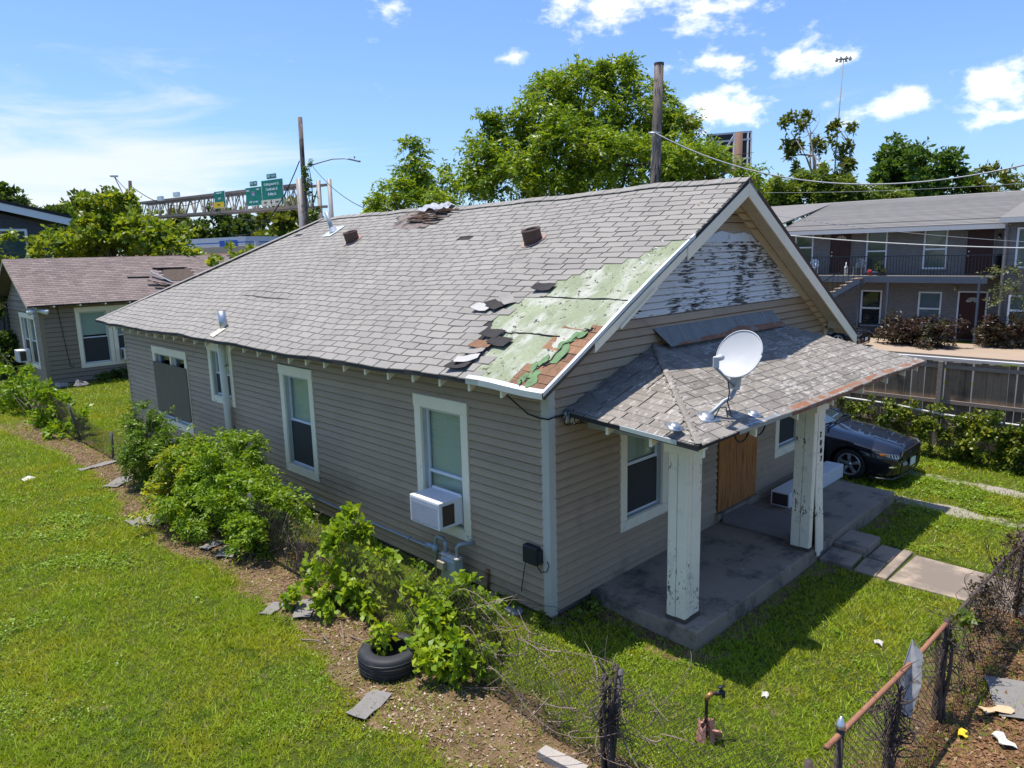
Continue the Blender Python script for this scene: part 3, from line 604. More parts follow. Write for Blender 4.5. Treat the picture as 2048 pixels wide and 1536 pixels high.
# loose shingles along the tear
for px_, py_, rot, tilt, m in [(990, 618, 1.2, .16, felt), (965, 622, 1.5, .1, M('pale_shingle_back', (.40, .385, .36), .9, .1, 8)), (1015, 608, 1.0, .2, shingle), (950, 712, 1.9, .15, shingle), (918, 742, 1.8, .2, felt), (936, 728, 2.1, .12, MATS['pale_shingle_back']), (985, 678, 1.6, .08, felt), (1000, 695, 1.5, .05, felt), (1088, 584, 1.6, .04, felt), (965, 700, 1.7, .1, rotwood)]:
    d = ray(px_, py_); c = CAM+d*((ZE+(CAM[0]+OS)*SL-CAM[2])/(d[2]-d[0]*SL)); c = RS(c[0], c[1], .055)
    mb = MB(); n_ = 5
    V = []
    for i in range(n_+1):
        for j in range(3): V.append(((i/n_-.5)*.36, (j/2-.5)*.2, .012*math.sin(i*1.1+j)+.03*(i/n_)**2))
    n0 = len(V); V += [(a, b, c_-.006) for a, b, c_ in V]; F = []
    for i in range(n_):
        for j in range(2): q = (i*3+j, (i+1)*3+j, (i+1)*3+j+1, i*3+j+1); F += [q, tuple(n0+k for k in q[::-1])]
    mb.add(V, F); mw = Matrix.Translation(c) @ Matrix.Rotation(-math.atan(SL), 4, 'Y') @ Matrix.Rotation(rot, 4, 'Z') @ Matrix.Rotation(tilt, 4, 'X'); mb.build('loose_shingle', m, ROOF, mw=mw)
# collapsed spot at the ridge
mb = MB(); mb.prism([RS(a, b, .006) for a, b in HOLE], (0, 0, .008)); mb.build('exposed_underlay', M('brown_underlay', (.20, .16, .14), .95, .2, 4, dirt=((.06, .055, .055), 5, .45, .6)), ROOF)
hc = np.mean(HOLE, axis=0)
for k in range(16):
    a = RS(hc[0]+random.uniform(-.22, .3), hc[1]+random.uniform(-.5, .5), random.uniform(.02, .09)); th = random.uniform(-.25, .35); L_ = random.uniform(.3, .75)
    mb = MB(); mb.beam(a, (a[0]+L_*math.sin(th)*.4, a[1]-L_*math.cos(th), a[2]+L_*math.sin(th)*.3), .05, .02); mb.build('broken_deck_board', rotwood if k % 3 else oldwood, ROOF)
mb = MB(); V = []; F = []
for i in range(9):
    for j in range(5): V.append(RS(hc[0]+.22+j*.06, hc[1]-.75+i*.14, .10+.05*math.sin(i*1.7+j*1.1)+.03*math.sin(i*3.1)))
for i in range(8):
    for j in range(4): F.append((i*5+j, i*5+j+1, (i+1)*5+j+1, (i+1)*5+j))
mb.add(V, F).build('lifted_sheet', M('pale_torn_sheet', (.40, .41, .44), .8, .2, 6, .1, 30, bump=.5, bs=18, dirt=((.1, .09, .09), 5, .55, .68)), ROOF)
# roof vents and stacks
def stub_vent(px_, py_, r, h, m, tiltv=0):
    d = ray(px_, py_); c = CAM+d*((ZE+(CAM[0]+OS)*SL-CAM[2])/(d[2]-d[0]*SL)); c = np.array(RS(c[0], c[1], 0)); mb = MB(); n = 24
    prof = [(r*1.02, -.18), (r*1.0, h*.35), (r*1.05, h*.4), (r*1.0, h*.46), (r*1.01, h*.82), (r*1.06, h*.86), (r*1.04, h), (r*.97, h), (r*.95, h*.5), (r*.9, .0)]
    tl = .30; V = [(c[0]+a*math.cos(2*math.pi*j/n)*math.cos(tl)-z*math.sin(tl), c[1]+a*math.sin(2*math.pi*j/n), c[2]+z*math.cos(tl)+a*math.cos(2*math.pi*j/n)*math.sin(tl)) for a, z in prof for j in range(n)]
    F = [(i*n+j, i*n+(j+1) % n, (i+1)*n+(j+1) % n, (i+1)*n+j) for i in range(len(prof)-1) for j in range(n)]
    v = mb.add(V, F).build('roof_vent', m, ROOF, True)
    mb = MB(); mb.prism([RS(c[0]+1.35*r*math.cos(t), c[1]+1.35*r*math.sin(t), .028) for t in np.linspace(0, 2*math.pi, 17)[:-1]], (0, 0, .006)); mb.build('vent_flange', M('vent_flange_rust', (.34, .22, .18), .85, .2, 6, dirt=((.2, .19, .19), 5, .5, .65)), v)
    mb = MB(); mb.prism([(c[0]+.95*r*math.cos(t)*math.cos(tl)-h*.8*math.sin(tl), c[1]+.95*r*math.sin(t), c[2]+h*.8*math.cos(tl)+.95*r*math.cos(t)*math.sin(tl)) for t in np.linspace(0, 2*math.pi, 17)[:-1]], (0, 0, .01)); mb.build('vent_opening', darkin, v)
stub_vent(1067, 486, .165, .24, rustvent); stub_vent(706, 486, .165, .24, rustvent)
d = ray(668, 466); c = CAM+d*((ZE+(CAM[0]+OS)*SL-CAM[2])/(d[2]-d[0]*SL)); c = np.array(RS(c[0], c[1], 0))
mb = MB(); mb.tube([c-[0, 0, .1], c+[-.10, .14, .52]], .055, 12); st = mb.build('vent_stack', pipegrey, ROOF, True)
mb = MB(); mb.prism([RS(c[0]+a, c[1]+b, .03) for a, b in ((-.24, -.2), (.22, -.2), (.22, .26), (-.24, .22))], (0, 0, .006)); mb.tube([c+[0, 0, .0], c+[-.02, .03, .13]], [.13, .075], 12); mb.build('stack_flashing', M('lead_flashing', (.50, .53, .56), .5, .1, 5, metal=.3), st)
d = ray(449, 655); c = CAM+d*((ZE+(CAM[0]+OS)*SL-CAM[2])/(d[2]-d[0]*SL)); c = np.array(RS(c[0], c[1], 0))
mb = MB(); mb.tube([c-[0, 0, .1], c+[-.02, .05, .36]], .085, 12); st = mb.build('vent_stack', gvmetal, ROOF, True)
mb = MB(); mb.prism([RS(c[0]+a, c[1]+b, .03) for a, b in ((-.33, -.16), (-.05, -.18), (-.05, .06), (-.3, .1))], (0, 0, .006)); mb.build('stack_flashing', signcream, st)
# eaves: rafter tails, edge metal, barge boards, soffit
y = .35
while y < LN:
    mb = MB(); z = ZE+(.0+OS)*SL-.055; mb.hexa([(-OS+.06, y-.022, ZE+.06*SL-.215+sag(-.5, y)), (-.024, y-.022, z-.17), (-.024, y+.022, z-.17), (-OS+.06, y+.022, ZE+.06*SL-.215+sag(-.5, y)), (-OS+.06, y-.022, ZE+.06*SL-.054+sag(-.5, y)), (-.024, y-.022, z), (-.024, y+.022, z), (-OS+.06, y+.022, ZE+.06*SL-.054+sag(-.5, y))])
    mb.build('rafter_tail', trim, HOUSE); y += .615
mb = MB()
for k in range(30):
    y0, y1 = .95+k*.545, .95+(k+1)*.545
    mb.hexa([RS(-OS-.012, y0, -.055), RS(-OS-.002, y0, -.055), RS(-OS-.002, y1, -.055), RS(-OS-.012, y1, -.055), RS(-OS-.012, y0, .008), RS(-OS-.002, y0, .008), RS(-OS-.002, y1, .008), RS(-OS-.012, y1, .008)])
mb.build('eave_edge', M('dark_eave_edge', (.05, .048, .045), .9, .2, 5), ROOF)
def strip(P, a, b, n0, name, m, par, w=.07, hgt=.06):             # an L of edge metal between two roof points
    mb = MB(); k = 6
    for i in range(k):
        p, q = [tuple(a[j]+(b[j]-a[j])*t for j in range(2)) for t in (i/k, (i+1)/k)]
        pi = (p[0]+n0[0]*w, p[1]+n0[1]*w); qi = (q[0]+n0[0]*w, q[1]+n0[1]*w); po = (p[0]-n0[0]*.012, p[1]-n0[1]*.012); qo = (q[0]-n0[0]*.012, q[1]-n0[1]*.012)
        mb.hexa([P(*po, .012), P(*qo, .012), P(*qi, .012), P(*pi, .012), P(*po, .017), P(*qo, .017), P(*qi, .017), P(*pi, .017)])
        mb.hexa([P(*po, -hgt), P(*qo, -hgt), P(*(q[0]-n0[0]*.008, q[1]-n0[1]*.008), -hgt), P(*(p[0]-n0[0]*.008, p[1]-n0[1]*.008), -hgt), P(*po, .0118), P(*qo, .0118), P(*(q[0]-n0[0]*.008, q[1]-n0[1]*.008), .0118), P(*(p[0]-n0[0]*.008, p[1]-n0[1]*.008), .0118)])
    return mb.build(name, m, par)
strip(RS, (-OS, -OF), (-OS, .95), (1, 0), 'eave_drip_edge', drip, ROOF, .05)
strip(RS, (-OS, -OF), (2.75, -OF), (0, 1), 'rake_drip_edge', drip, ROOF, .028, .035)
strip(RS, (2.75, -OF), (4.28, -OF), (0, 1), 'rake_edge', felt, ROOF, .02)
def barge(x0, x1, top, bot, name, right=False, y0=-OF-.018, th=.026, m=trim):
    zf = (lambda x: ZE+(x+OS)*SL) if not right else (lambda x: ZE2+(WD+OS-x)*SL2)
    mb = MB(); mb.prism([(x0, y0, zf(x0)-bot), (x1, y0, zf(x1)-bot), (x1, y0, zf(x1)-top), (x0, y0, zf(x0)-top)], (0, th, 0)); return bevel(mb.build(name, m, ROOF), .004, 1)
barge(2.55, WD/2-.005, .055, .25, 'barge_board'); barge(.45, 2.55, .06, .185, 'barge_board', y0=-OF+.005); barge(-.5, .45, .055, .12, 'barge_board', y0=-OF+.012, m=oldwood)
barge(WD/2+.005, WD+OS+.06, .05, .27, 'barge_board', True); barge(WD/2+.3, WD+OS+.05, -.03, .045, 'rake_edge', True, y0=-OF-.025, m=M('rake_brown', (.085, .055, .042), .9, .2, 5))
mb = MB(); mb.beam((.95, -OF-.02, ZE+(.95+OS)*SL-.19), (1.75, -OF-.035, ZE+(1.75+OS)*SL-.15), .012, .035); mb.build('splintered_strip', trim_peel, ROOF)
for k in range(9):                                               # soffit boards under the far rake, the near rake rougher
    x = WD/2+.15+k*.52
    mb = MB(); z0_, z1_ = ZE2+(WD+OS-x)*SL2-.075, ZE2+(WD+OS-x-.51)*SL2-.075
    mb.hexa([(x, -OF+.012, z0_), (x+.51, -OF+.012, z1_), (x+.51, -.03, z1_), (x, -.03, z0_), (x, -OF+.012, z0_+.012), (x+.51, -OF+.012, z1_+.012), (x+.51, -.03, z1_+.012), (x, -.03, z0_+.012)]); mb.build('soffit_board', M('soffit_cream', (.56, .49, .36), .8, .12, 4, dirt=((.16, .12, .09), 5, .62, .72)), ROOF)
mb = MB(); mb.prism([(WD/2+.12, -.032, ZE2+(WD/2+OS-.12)*SL2-.09), (WD+.1, -.032, ZE2+(OS-.1)*SL2-.09), (WD+.1, -.032, ZE2+(OS-.1)*SL2-.25), (WD/2+.12, -.032, ZE2+(WD/2+OS-.12)*SL2-.25)], (0, .02, 0)); mb.build('frieze_board', MATS['soffit_cream'], ROOF)
mb = MB(); mb.box(WD+.0, WD+.09, -OF+.02, -.05, ZE2+.1, ZE2+.26); mb.build('rake_bracket', MATS['soffit_cream'], ROOF)
# conduit, drain pipe, flashing on the walls
mb = MB(); mb.tube([(-.19, 9.62, 3.25), (-.15, 9.62, 3.0), (-.13, 9.56, .1)], .078, 14); dp = mb.build('drain_pipe', pvc, HOUSE, True)
for z in (2.6, 1.2): mb = MB(); mb.tube([(-.11, 9.59, z-.015), (-.11, 9.59, z+.015)], .07, 14); mb.beam((-.02, 9.59, z), (-.1, 9.59, z), .03, .02); mb.build('pipe_strap', pipegrey, dp)
mb = MB(); mb.tube([(-.055, 8.6, .33), (-.055, 5, .32), (-.055, 2.6, .33), (-.055, 2.2, .30), (-.10, 2.0, .42)], .022, 8); cnd = mb.build('conduit', pipegrey, HOUSE, True)
for y in (7.6, 6.1, 4.6, 3.1): mb = MB(); mb.tube([(-.055, y-.02, .326), (-.055, y+.02, .326)], .032, 8); mb.box(-.04, -.02, y-.015, y+.015, .28, .38); mb.build('clip', pipegrey, cnd)
mb = MB(); A = [(2.28, -.03, 3.75), (6.08, -.03, 3.74), (6.2, -.24, 3.46), (2.45, -.24, 3.48)]
mb.prism(A, (0, -.004, .006)); mb.build('wall_flashing', M('flashing_metal', (.20, .20, .19), .65, .3, 3, .2, 40, metal=.1, dirt=((.33, .33, .32), 5, .55, .7, (4, 1, .5)), dirt2=((.22, .11, .06), 4, .60, .70, (3, 1, 1)), stretch=(5, 1, 1)), HOUSE)
mb = MB(); mb.prism([(2.6, -.245, 3.482), (6.22, -.245, 3.462), (6.17, -.185, 3.545), (5.2, -.18, 3.555), (4.6, -.155, 3.59), (4.1, -.195, 3.535), (3.6, -.2, 3.535), (2.7, -.225, 3.505)], (0, -.006, .007)); mb.build('flashing_rust', rust, HOUSE)
# porch: slab, columns, beam, edge trim
mb = MB(); mb.box(.80, 8.02, -1.75, -.0261, -.25, .147); SLAB = bevel(mb.build('porch_floor', concrete, HOUSE), .015)
mb = MB(); mb.box(4.36, 5.25, -1.30, -.10, .1475, .26); bevel(mb.build('threshold_slab', M('worn_concrete', (.22, .19, .165), .9, .2, 2, .1, 40, bump=.3, bs=30), HOUSE), .012)
def column(x0, x1, y0, y1, split=False):
    mb = MB(); mb.box(x0+.03, x1-.03, y0+.03, y1-.03, .147, 2.62); col_ = mb.build('porch_column', oldwood, HOUSE)
    ft = .20
    def plank(a, b, c, d, z0, z1, jag=True):
        mb = MB(); mb.box(a, b, c, d, z0, z1); o = bevel(mb.build('plank', trim_peel, col_), .003, 1)
        return o
    xm, ym = x0+(x1-x0)*.34, y0+(y1-y0)*.52
    plank(x0, x0+.026, y0+.003, ym-.004, ft, 2.40); plank(x0, x0+.026, ym+.004, y1-.003, ft-.01, 2.40)      # left face
    plank(x1-.026, x1, y0+.003, ym-.004, ft, 2.40); plank(x1-.026, x1, ym+.004, y1-.003, ft, 2.40)
    plank(x0+.028, xm-.004, y0, y0+.026, ft, 2.40)
    if not split: plank(xm+.004, x1-.028, y0, y0+.026, ft+.005, 2.40)
    else:                                                        # the front board has sprung away from the post
        mb = MB(); n = 12; V = []
        for i in range(n+1):
            t = i/n; z = 2.40-(2.40-.10)*t; o = .004+.075*max(0, t-.3)**1.3+.006*math.sin(t*9); dx = .075*max(0, t-.3)
            V += [(xm+.004+dx, y0-o, z), (x1+.01+dx, y0-o-.012*t, z), (x1+.01+dx, y0-o+.022, z), (xm+.004+dx, y0-o+.022, z)]
        F = [(i*4+a, i*4+(a+1) % 4, (i+1)*4+(a+1) % 4, (i+1)*4+a) for i in range(n) for a in range(4)]+[(0, 1, 2, 3), (n*4, n*4+1, n*4+2, n*4+3)]
        mb.add(V, F).build('sprung_plank', trim_peel, col_, label='split white board hanging loose from the post')
        for k in range(4):
            u = xm+.03+k*.055; mb = MB(); z0_ = .12-random.random()*.06; mb.prism([(u+.045, y0-.068, z0_-.05), (u+.09, y0-.07, z0_-.02), (u+.085, y0-.058, .2), (u+.04, y0-.058, .2)], (0, .015, 0)); mb.build('splinter', trim_peel, col_)
    plank(x1-.0, x1-.0+.0001, y1, y1+.0001, ft, .3) if False else None
    mb = MB(); mb.box(x0-.012, x1+.012, y0-.012, y1+.012, .147, .196); mb.build('rotten_base', oldwood, col_)
    mb = MB(); mb.box(x0-.045, x1+.045, y0-.045, y1+.045, 2.40, 2.53); bevel(mb.build('capital', trim, col_), .006, 1)
    return col_
column(.88, 1.22, -1.52, -1.24); C2 = column(4.12, 4.47, -1.73, -1.43, True)
for i, ch in enumerate('2007'):
    mb = MB(); put_text(mb, ch, .125, (4.32+.022*i, -1.745, 2.02-.135*i), (1, 0, 0), (.0, 0, 1), .006); mb.build('house_number', M('number_black', (.012, .012, .014), .4), C2)
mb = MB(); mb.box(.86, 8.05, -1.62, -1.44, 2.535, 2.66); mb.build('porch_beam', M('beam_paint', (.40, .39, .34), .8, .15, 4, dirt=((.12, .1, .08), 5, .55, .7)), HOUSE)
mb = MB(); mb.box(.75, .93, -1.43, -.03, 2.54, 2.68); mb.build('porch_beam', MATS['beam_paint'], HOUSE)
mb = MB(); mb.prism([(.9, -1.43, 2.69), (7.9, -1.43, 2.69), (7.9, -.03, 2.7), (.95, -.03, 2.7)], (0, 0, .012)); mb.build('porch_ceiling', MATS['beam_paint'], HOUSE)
for x in (.45, 1.7, 2.9, 4.1, 5.3, 6.4, 7.3, 8.0):
    mb = MB(); mb.hexa([(x-.022, -PF+.04, PZ-.17), (x+.022, -PF+.04, PZ-.17), (x+.022, -1.62, PZ-.06), (x-.022, -1.62, PZ-.06), (x-.022, -PF+.04, PZ-.043), (x+.022, -PF+.04, PZ-.043), (x+.022, -1.62, PZ+.09), (x-.022, -1.62, PZ+.09)]); mb.build('rafter_tail', trim, PROOF)
for y in (-1.35, -.7, -.12):
    mb = MB(); z = PZ+(y+PF)*.064; mb.hexa([(PX0+.05, y-.022, z-.17), (PX0+.4, y-.022, z-.05), (PX0+.4, y+.022, z-.05), (PX0+.05, y+.022, z-.17), (PX0+.05, y-.022, z-.045), (PX0+.4, y-.022, z+.06), (PX0+.4, y+.022, z+.06), (PX0+.05, y+.022, z-.045)]); mb.build('rafter_tail', trim, PROOF)
strip(pf, (PX0+.9, -PF), (2.6, -PF), (0, 1), 'edge_metal', gvmetal, PROOF, .03, .04); strip(pf, (2.6, -PF), (8.26, -PF), (0, 1), 'rusty_edge_metal', rust, PROOF, .085, .05)
strip(pl_, (PX0, -PF), (PX0, -.02), (1, 0), 'edge_metal', felt, PROOF, .02, .05); strip(pl_, (PX0-.008, -1.75), (PX0-.008, -.95), (1, 0), 'edge_metal', drip, PROOF, .03, .035)
# ------------------------------------------------------------------ things on and around the house
def on_pf(x, y):
    d = ray(x, y); t = (PZ+(CAM[1]+PF)*PK-CAM[2])/(d[2]-d[1]*PK); return CAM+t*d
def copy_tree(root, mw, label, group=None):
    r = root.copy(); r['label'] = label; COL.objects.link(r); r.matrix_basis = mw
    if group: r['group'] = group
    for ch in root.children:
        c = ch.copy(); COL.objects.link(c); c.parent = r; c.matrix_parent_inverse = WM[root.name].inverted()
        for g in ch.children: d = g.copy(); COL.objects.link(d); d.parent = c; d.matrix_parent_inverse = g.matrix_parent_inverse.copy()
    return r
def window_ac(name, label, x1, y0, y1, z0, z1, depth, sx=-1):
    t = thing(name, (x1, (y0+y1)/2, z0), label, 'air conditioner'); xo = x1+sx*depth
    mb = MB(); mb.box(min(x1, xo), max(x1, xo), y0, y1, z0, z1); bevel(mb.build('cabinet', whitemetal, t), .012)
    mb = MB(); f = xo+sx*.004; mb.box(min(f, xo), max(f, xo), y0+.03, (y0+y1)/2-.006, z0+.03, z1-.03); mb.box(min(f, xo), max(f, xo), (y0+y1)/2+.006, y1-.03, z0+.03, z1-.03); mb.build('rear_grille', M('grille_grey', (.42, .44, .50), .5, .12, 8, .15, 120), t)
    mb = MB(); [mb.box(min(xo+sx*.006, xo), max(xo+sx*.006, xo), y0+.05, y1-.05, z0+.05+k*.03, z0+.062+k*.03) for k in range(int((z1-z0-.1)/.03))]; mb.build('louvres', M('louvre_grey', (.33, .33, .36), .5), t, kind='stuff'); mb = MB(); a, b = (xo+.06, xo+depth*.62) if sx < 0 else (xo-depth*.62, xo-.06); mb.box(a, b, y0-.004, y0, z0+.05, z1-.06); mb.build('side_grille', M('brown_coil', (.085, .05, .035), .8, .3, 9, .2, 80), t)
    mb = MB(); mb.box(min(x1, x1+sx*.05), max(x1, x1+sx*.05), y0-.10, y0-.002, z0+.01, z1-.01) if False else mb.box(x1-.03, x1-.012, y0+.01, y1-.01, z1, z1+.03); mb.build('top_flange', whitemetal, t)
    return t
window_ac('window_air_conditioner', 'white box air conditioner hanging out of the side window near the front corner', -.02, 1.73, 2.43, .94, 1.36, .46)
# satellite dish
foot = on_pf(1414, 838); t = thing('satellite_dish', foot, 'white oval satellite dish on a bent mast above the porch roof', 'satellite dish')
Dd = np.dot(foot-CAM, AX[2])+.12; dc = at(1481, 711, Dd); nrm = -AX[0]*.62-AX[2]*.70+np.array([0, 0, .42]); nrm /= np.linalg.norm(nrm)
e1 = np.cross([0, 0, 1.], nrm); e1 /= np.linalg.norm(e1); e2 = np.cross(nrm, e1)
mb = MB(); n = 40; V = []; rings = [0, .25, .5, .75, .93, 1.0]; RA, RB = .285, .315
for side in (0, 1):
    for q in rings:
        for j in range(n): a = 2*math.pi*j/n; V.append(dc+e1*RA*q*math.cos(a)+e2*RB*q*math.sin(a)+nrm*(.055*q*q-.012*side))
k = len(rings); F = [(s*k*n+i*n+j, s*k*n+i*n+(j+1) % n, s*k*n+(i+1)*n+(j+1) % n, s*k*n+(i+1)*n+j) for s in (0, 1) for i in range(k-1) for j in range(n)]
F += [((k-1)*n+j, (k-1)*n+(j+1) % n, k*n+(k-1)*n+(j+1) % n, k*n+(k-1)*n+j) for j in range(n)]
mb.add(V, F).build('reflector', M('dish_white', (.50, .50, .50), .45, .06, 4, .03, 40, dirt=((.46, .46, .46), 5, .66, .8)), t, True)
mb = MB(); mb.tube([dc+nrm*.052+e1*RA*math.cos(a)+e2*RB*math.sin(a) for a in np.linspace(0, 2*math.pi, 41)], .009, 6); mb.build('rim', M('dish_rim', (.42, .43, .45), .5), t, True)
hub = at(1464, 800, Dd+.03); dm = M('dish_mast_paint', (.30, .33, .35), .5, .08, 6, metal=.3)
elbow = at(1450, 795, Dd-.02)
mb = MB(); mb.tube([foot+[0, 0, .03], at(1432, 817, Dd-.06), at(1448, 802, Dd-.04), at(1462, 795, Dd), at(1470, 780, Dd+.04), at(1474, 768, Dd+.06)], .026, 12); mb.build('mast', dm, t, True)
mb = MB(); mb.beam(at(1468, 778, Dd+.04), dc-e2*.2-nrm*.03, .12, .07, nrm); bevel(mb.build('back_bracket', M('bracket_grey', (.45, .46, .46), .5), t), .008)
lnb = at(1432, 728, Dd-.36)
mb = MB(); mb.tube([at(1467, 772, Dd), at(1448, 752, Dd-.18), at(1432, 736, Dd-.34)], .018, 8); mb.build('feed_arm', dm, t, True)
mb = MB(); mb.beam(lnb+[0, 0, -.05], lnb+[0, 0, .09], .07, .05, AX[2]); bevel(mb.build('receiver', M('lnb_grey', (.50, .51, .50), .5), t), .012)
mb = MB(); mb.tube([lnb+[0, 0, .06], lnb+[0, 0, .06]+(dc-lnb)*.22], [.035, .04], 12); mb.build('feed_horn', MATS['lnb_grey'], t, True)
mb = MB(); mb.tube([at(1456, 762, Dd-.1), at(1459, 785, Dd-.1), at(1455, 805, Dd-.09), at(1462, 828, Dd-.1), at(1455, 834, Dd-.12), at(1452, 815, Dd-.1), at(1440, 815, Dd-.12), at(1428, 838, Dd-.13)], .008, 6); mb.build('cable', wire, t, True)
def foot_plate(c, name, par, m, s=.14):
    mb = MB(); P = [(c[0]+s*math.cos(a)*(1+.55*(i % 2 == 0)), c[1]+s*math.sin(a)*(.8+.3*(i % 2 == 0)), c[2]+.022+(s*math.sin(a))*PK*.9) for i, a in enumerate(np.linspace(.4, .4+2*math.pi, 9)[:-1])]
    mb.prism(P, (0, -.002, .01)); mb.tube([c+[0, 0, .015], c+[-.01, -.02, .055]], [s*.75, s*.45], 14); return mb
foot_plate(foot, 'foot', t, gvmetal).build('foot_plate', M('foot_metal', (.36, .39, .42), .4, .1, 6, metal=.7), t, True)
for (x, y, lab) in [(1349, 858, 'small bent grey metal foot left near the porch roof corner'), (1507, 832, 'rounded shiny metal dish foot left on the front porch roof edge')]:
    c = on_pf(x, y); o = foot_plate(c, 'f', None, None, .10).build('mounting_foot', MATS['foot_metal'], None, True); o['label'] = lab; o['category'] = 'bracket'
# gas meter
t = thing('gas_meter', (-.28, 1.75, 0), 'grey gas meter with looping pipes by the side wall', 'gas meter'); gm = M('meter_grey', (.36, .39, .38), .55, .1, 5, dirt=((.24, .22, .18), 6, .6, .75))
mb = MB(); mb.box(-.40, -.2, 1.55, 1.87, .12, .50); bevel(mb.build('body', gm, t), .035, 3)
mb = MB(); mb.tube([(-.30, 1.58, .5), (-.30, 1.58, .535)], .075, 14); mb.tube([(-.30, 1.84, .5), (-.30, 1.84, .535)], .075, 14); mb.box(-.36, -.24, 1.6, 1.82, .49, .525); mb.build('top_cover', M('meter_cover', (.55, .50, .44), .6, .1, 8), t, True)
mb = MB(); mb.box(-.47, -.398, 1.70, 1.86, .33, .46); bevel(mb.build('index_box', M('meter_box', (.33, .29, .20), .6, .1, 6), t), .012)
mb = MB(); mb.tube([(-.30, 1.58, .53), (-.30, 1.58, .68), (-.28, 1.55, .73), (-.2, 1.50, .73), (-.08, 1.5, .70), (-.03, 1.5, .70)], .028, 10); mb.build('outlet_pipe', pipegrey, t, True)
mb = MB(); mb.tube([(-.30, 1.84, .53), (-.30, 1.84, .70), (-.30, 1.88, .745), (-.31, 2.0, .745), (-.32, 2.05, .70), (-.32, 2.06, .0)], .028, 10); mb.build('inlet_pipe', pipegrey, t, True)
mb = MB(); mb.tube([(-.32, 2.06, .48), (-.32, 2.06, .60)], .055, 12); mb.tube([(-.32, 2.06, .56), (-.36, 2.22, .56)], [.04, .05], 12); mb.build('regulator', pipegrey, t, True)
mb = MB(); mb.tube([(-.05, 1.2, .02), (-.05, 1.2, .34), (-.03, 1.2, .36)], .022, 8); mb.tube([(-.05, 1.2, .30), (-.05, 1.2, .37)], .035, 8); o = mb.build('capped_pipe', rustpipe, None, True); o['label'] = 'short rusty capped pipe stub beside the grey gas meter'; o['category'] = 'pipe'
t = thing('cable_box', (-.1, .27, .7), 'black plastic cable box on the side wall by the front corner', 'utility box')
mb = MB(); mb.box(-.13, -.026, .14, .40, .76, 1.02); bevel(mb.build('cover', black, t), .02, 2)
mb = MB(); mb.box(-.10, -.026, .10, .14, .80, .98); mb.build('hinge', black, t)
mb = MB(); mb.tube([(-.08, .38, .78), (-.07, .44, .55), (-.06, .50, .30), (-.06, .49, .27)], .007, 6); mb.build('drop_cable', wire, t, True)
mb = MB(); mb.tube([(-.07, .2, .76), (-.075, .1, .68), (-.075, -.0, .72), (-.06, -.03, .80), (-.04, .02, .84)], .007, 6); mb.build('loop_cable', wire, t, True)
# service cable and junction under the eaves corner
t = thing('cable_junction', (.28, -.12, 2.8), 'tangle of black cable at the corner under the porch eave', 'cable')
mb = MB(); mb.tube([(-.25, .62, 3.15), (-.12, .45, 2.95), (-.08, .28, 2.83), (-.06, .1, 2.80), (-.05, -.05, 2.80), (.1, -.06, 2.82), (.22, -.1, 2.82)], .011, 6); mb.build('cable', wire, t, True)
mb = MB(); mb.box(.20, .27, -.14, -.08, 2.72, 2.86); bevel(mb.build('splice_box', gvmetal, t), .01)
for k in range(4): mb = MB(); c = np.array([.26+.06*k, -.12-.03*k, 2.78]); mb.tube([c+[.07*math.cos(a)+.01*k, .03*math.sin(a*2), .10*math.sin(a)] for a in np.linspace(0, 2*math.pi*.9, 14)], .007, 5); mb.build('cable_coil', wire, t, True)
for i, x in enumerate((1.5, 1.95)):
    mb = MB(); mb.tube([(x+.18*math.cos(a), -1.9, 2.66-.15*math.sin(a)) for a in np.linspace(0, math.pi, 12)], .011, 6); o = mb.build('hanging_cable', wire, None, True); o['label'] = ['black cable loop under the porch eave, nearer the wall corner', 'black cable loop under the porch eave, nearer the first column'][i]; o['category'] = 'cable'
# long white box lying on the porch
t = thing('long_metal_box', (7, -.5, .147), 'long dirty white metal box lying along the porch wall', 'box')
mb = MB(); mb.box(5.78, 8.3, -.66, -.30, .15, .43); bevel(mb.build('casing', whitemetal, t), .012)
mb = MB(); mb.box(5.774, 5.78, -.63, -.33, .18, .40); mb.build('end_opening', M('dirty_opening', (.05, .04, .035), .9, .3, 8), t)
# steps and slabs in front of the porch
def block(name, x0, x1, y0, y1, z0, z1, m, label, cat, rot=0.):
    cx, cy = (x0+x1)/2, (y0+y1)/2; mb = MB(); mb.box(x0-cx, x1-cx, y0-cy, y1-cy, z0, z1); o = mb.build(name, m, mw=Matrix.Translation((cx, cy, 0)) @ Matrix.Rotation(rot, 4, 'Z')); o['label'] = label; o['category'] = cat; return bevel(wobble(o, .008), .018)
block('concrete_step', 5.02, 5.76, -2.27, -1.765, -.2, .05, concrete, 'higher concrete step block against the porch edge', 'step')
block('concrete_step', 4.42, 5.0, -2.25, -1.77, -.2, -.02, concrete, 'lower chipped concrete step block below the split column', 'step', .03)
block('paving_slab', 4.42, 5.0, -2.62, -2.3, -.2, -.06, concrete, 'dark broken paving slab under the lower step', 'paving slab', .04)
block('paving_slab', 5.04, 5.68, -2.62, -2.3, -.2, -.055, concrete, 'dark paving slab under the higher step', 'paving slab', -.02)
block('paving_slab', 4.42, 5.7, -2.79, -2.64, -.2, -.05, pathcon, 'narrow pale kerb slab at the head of the walk', 'paving slab')
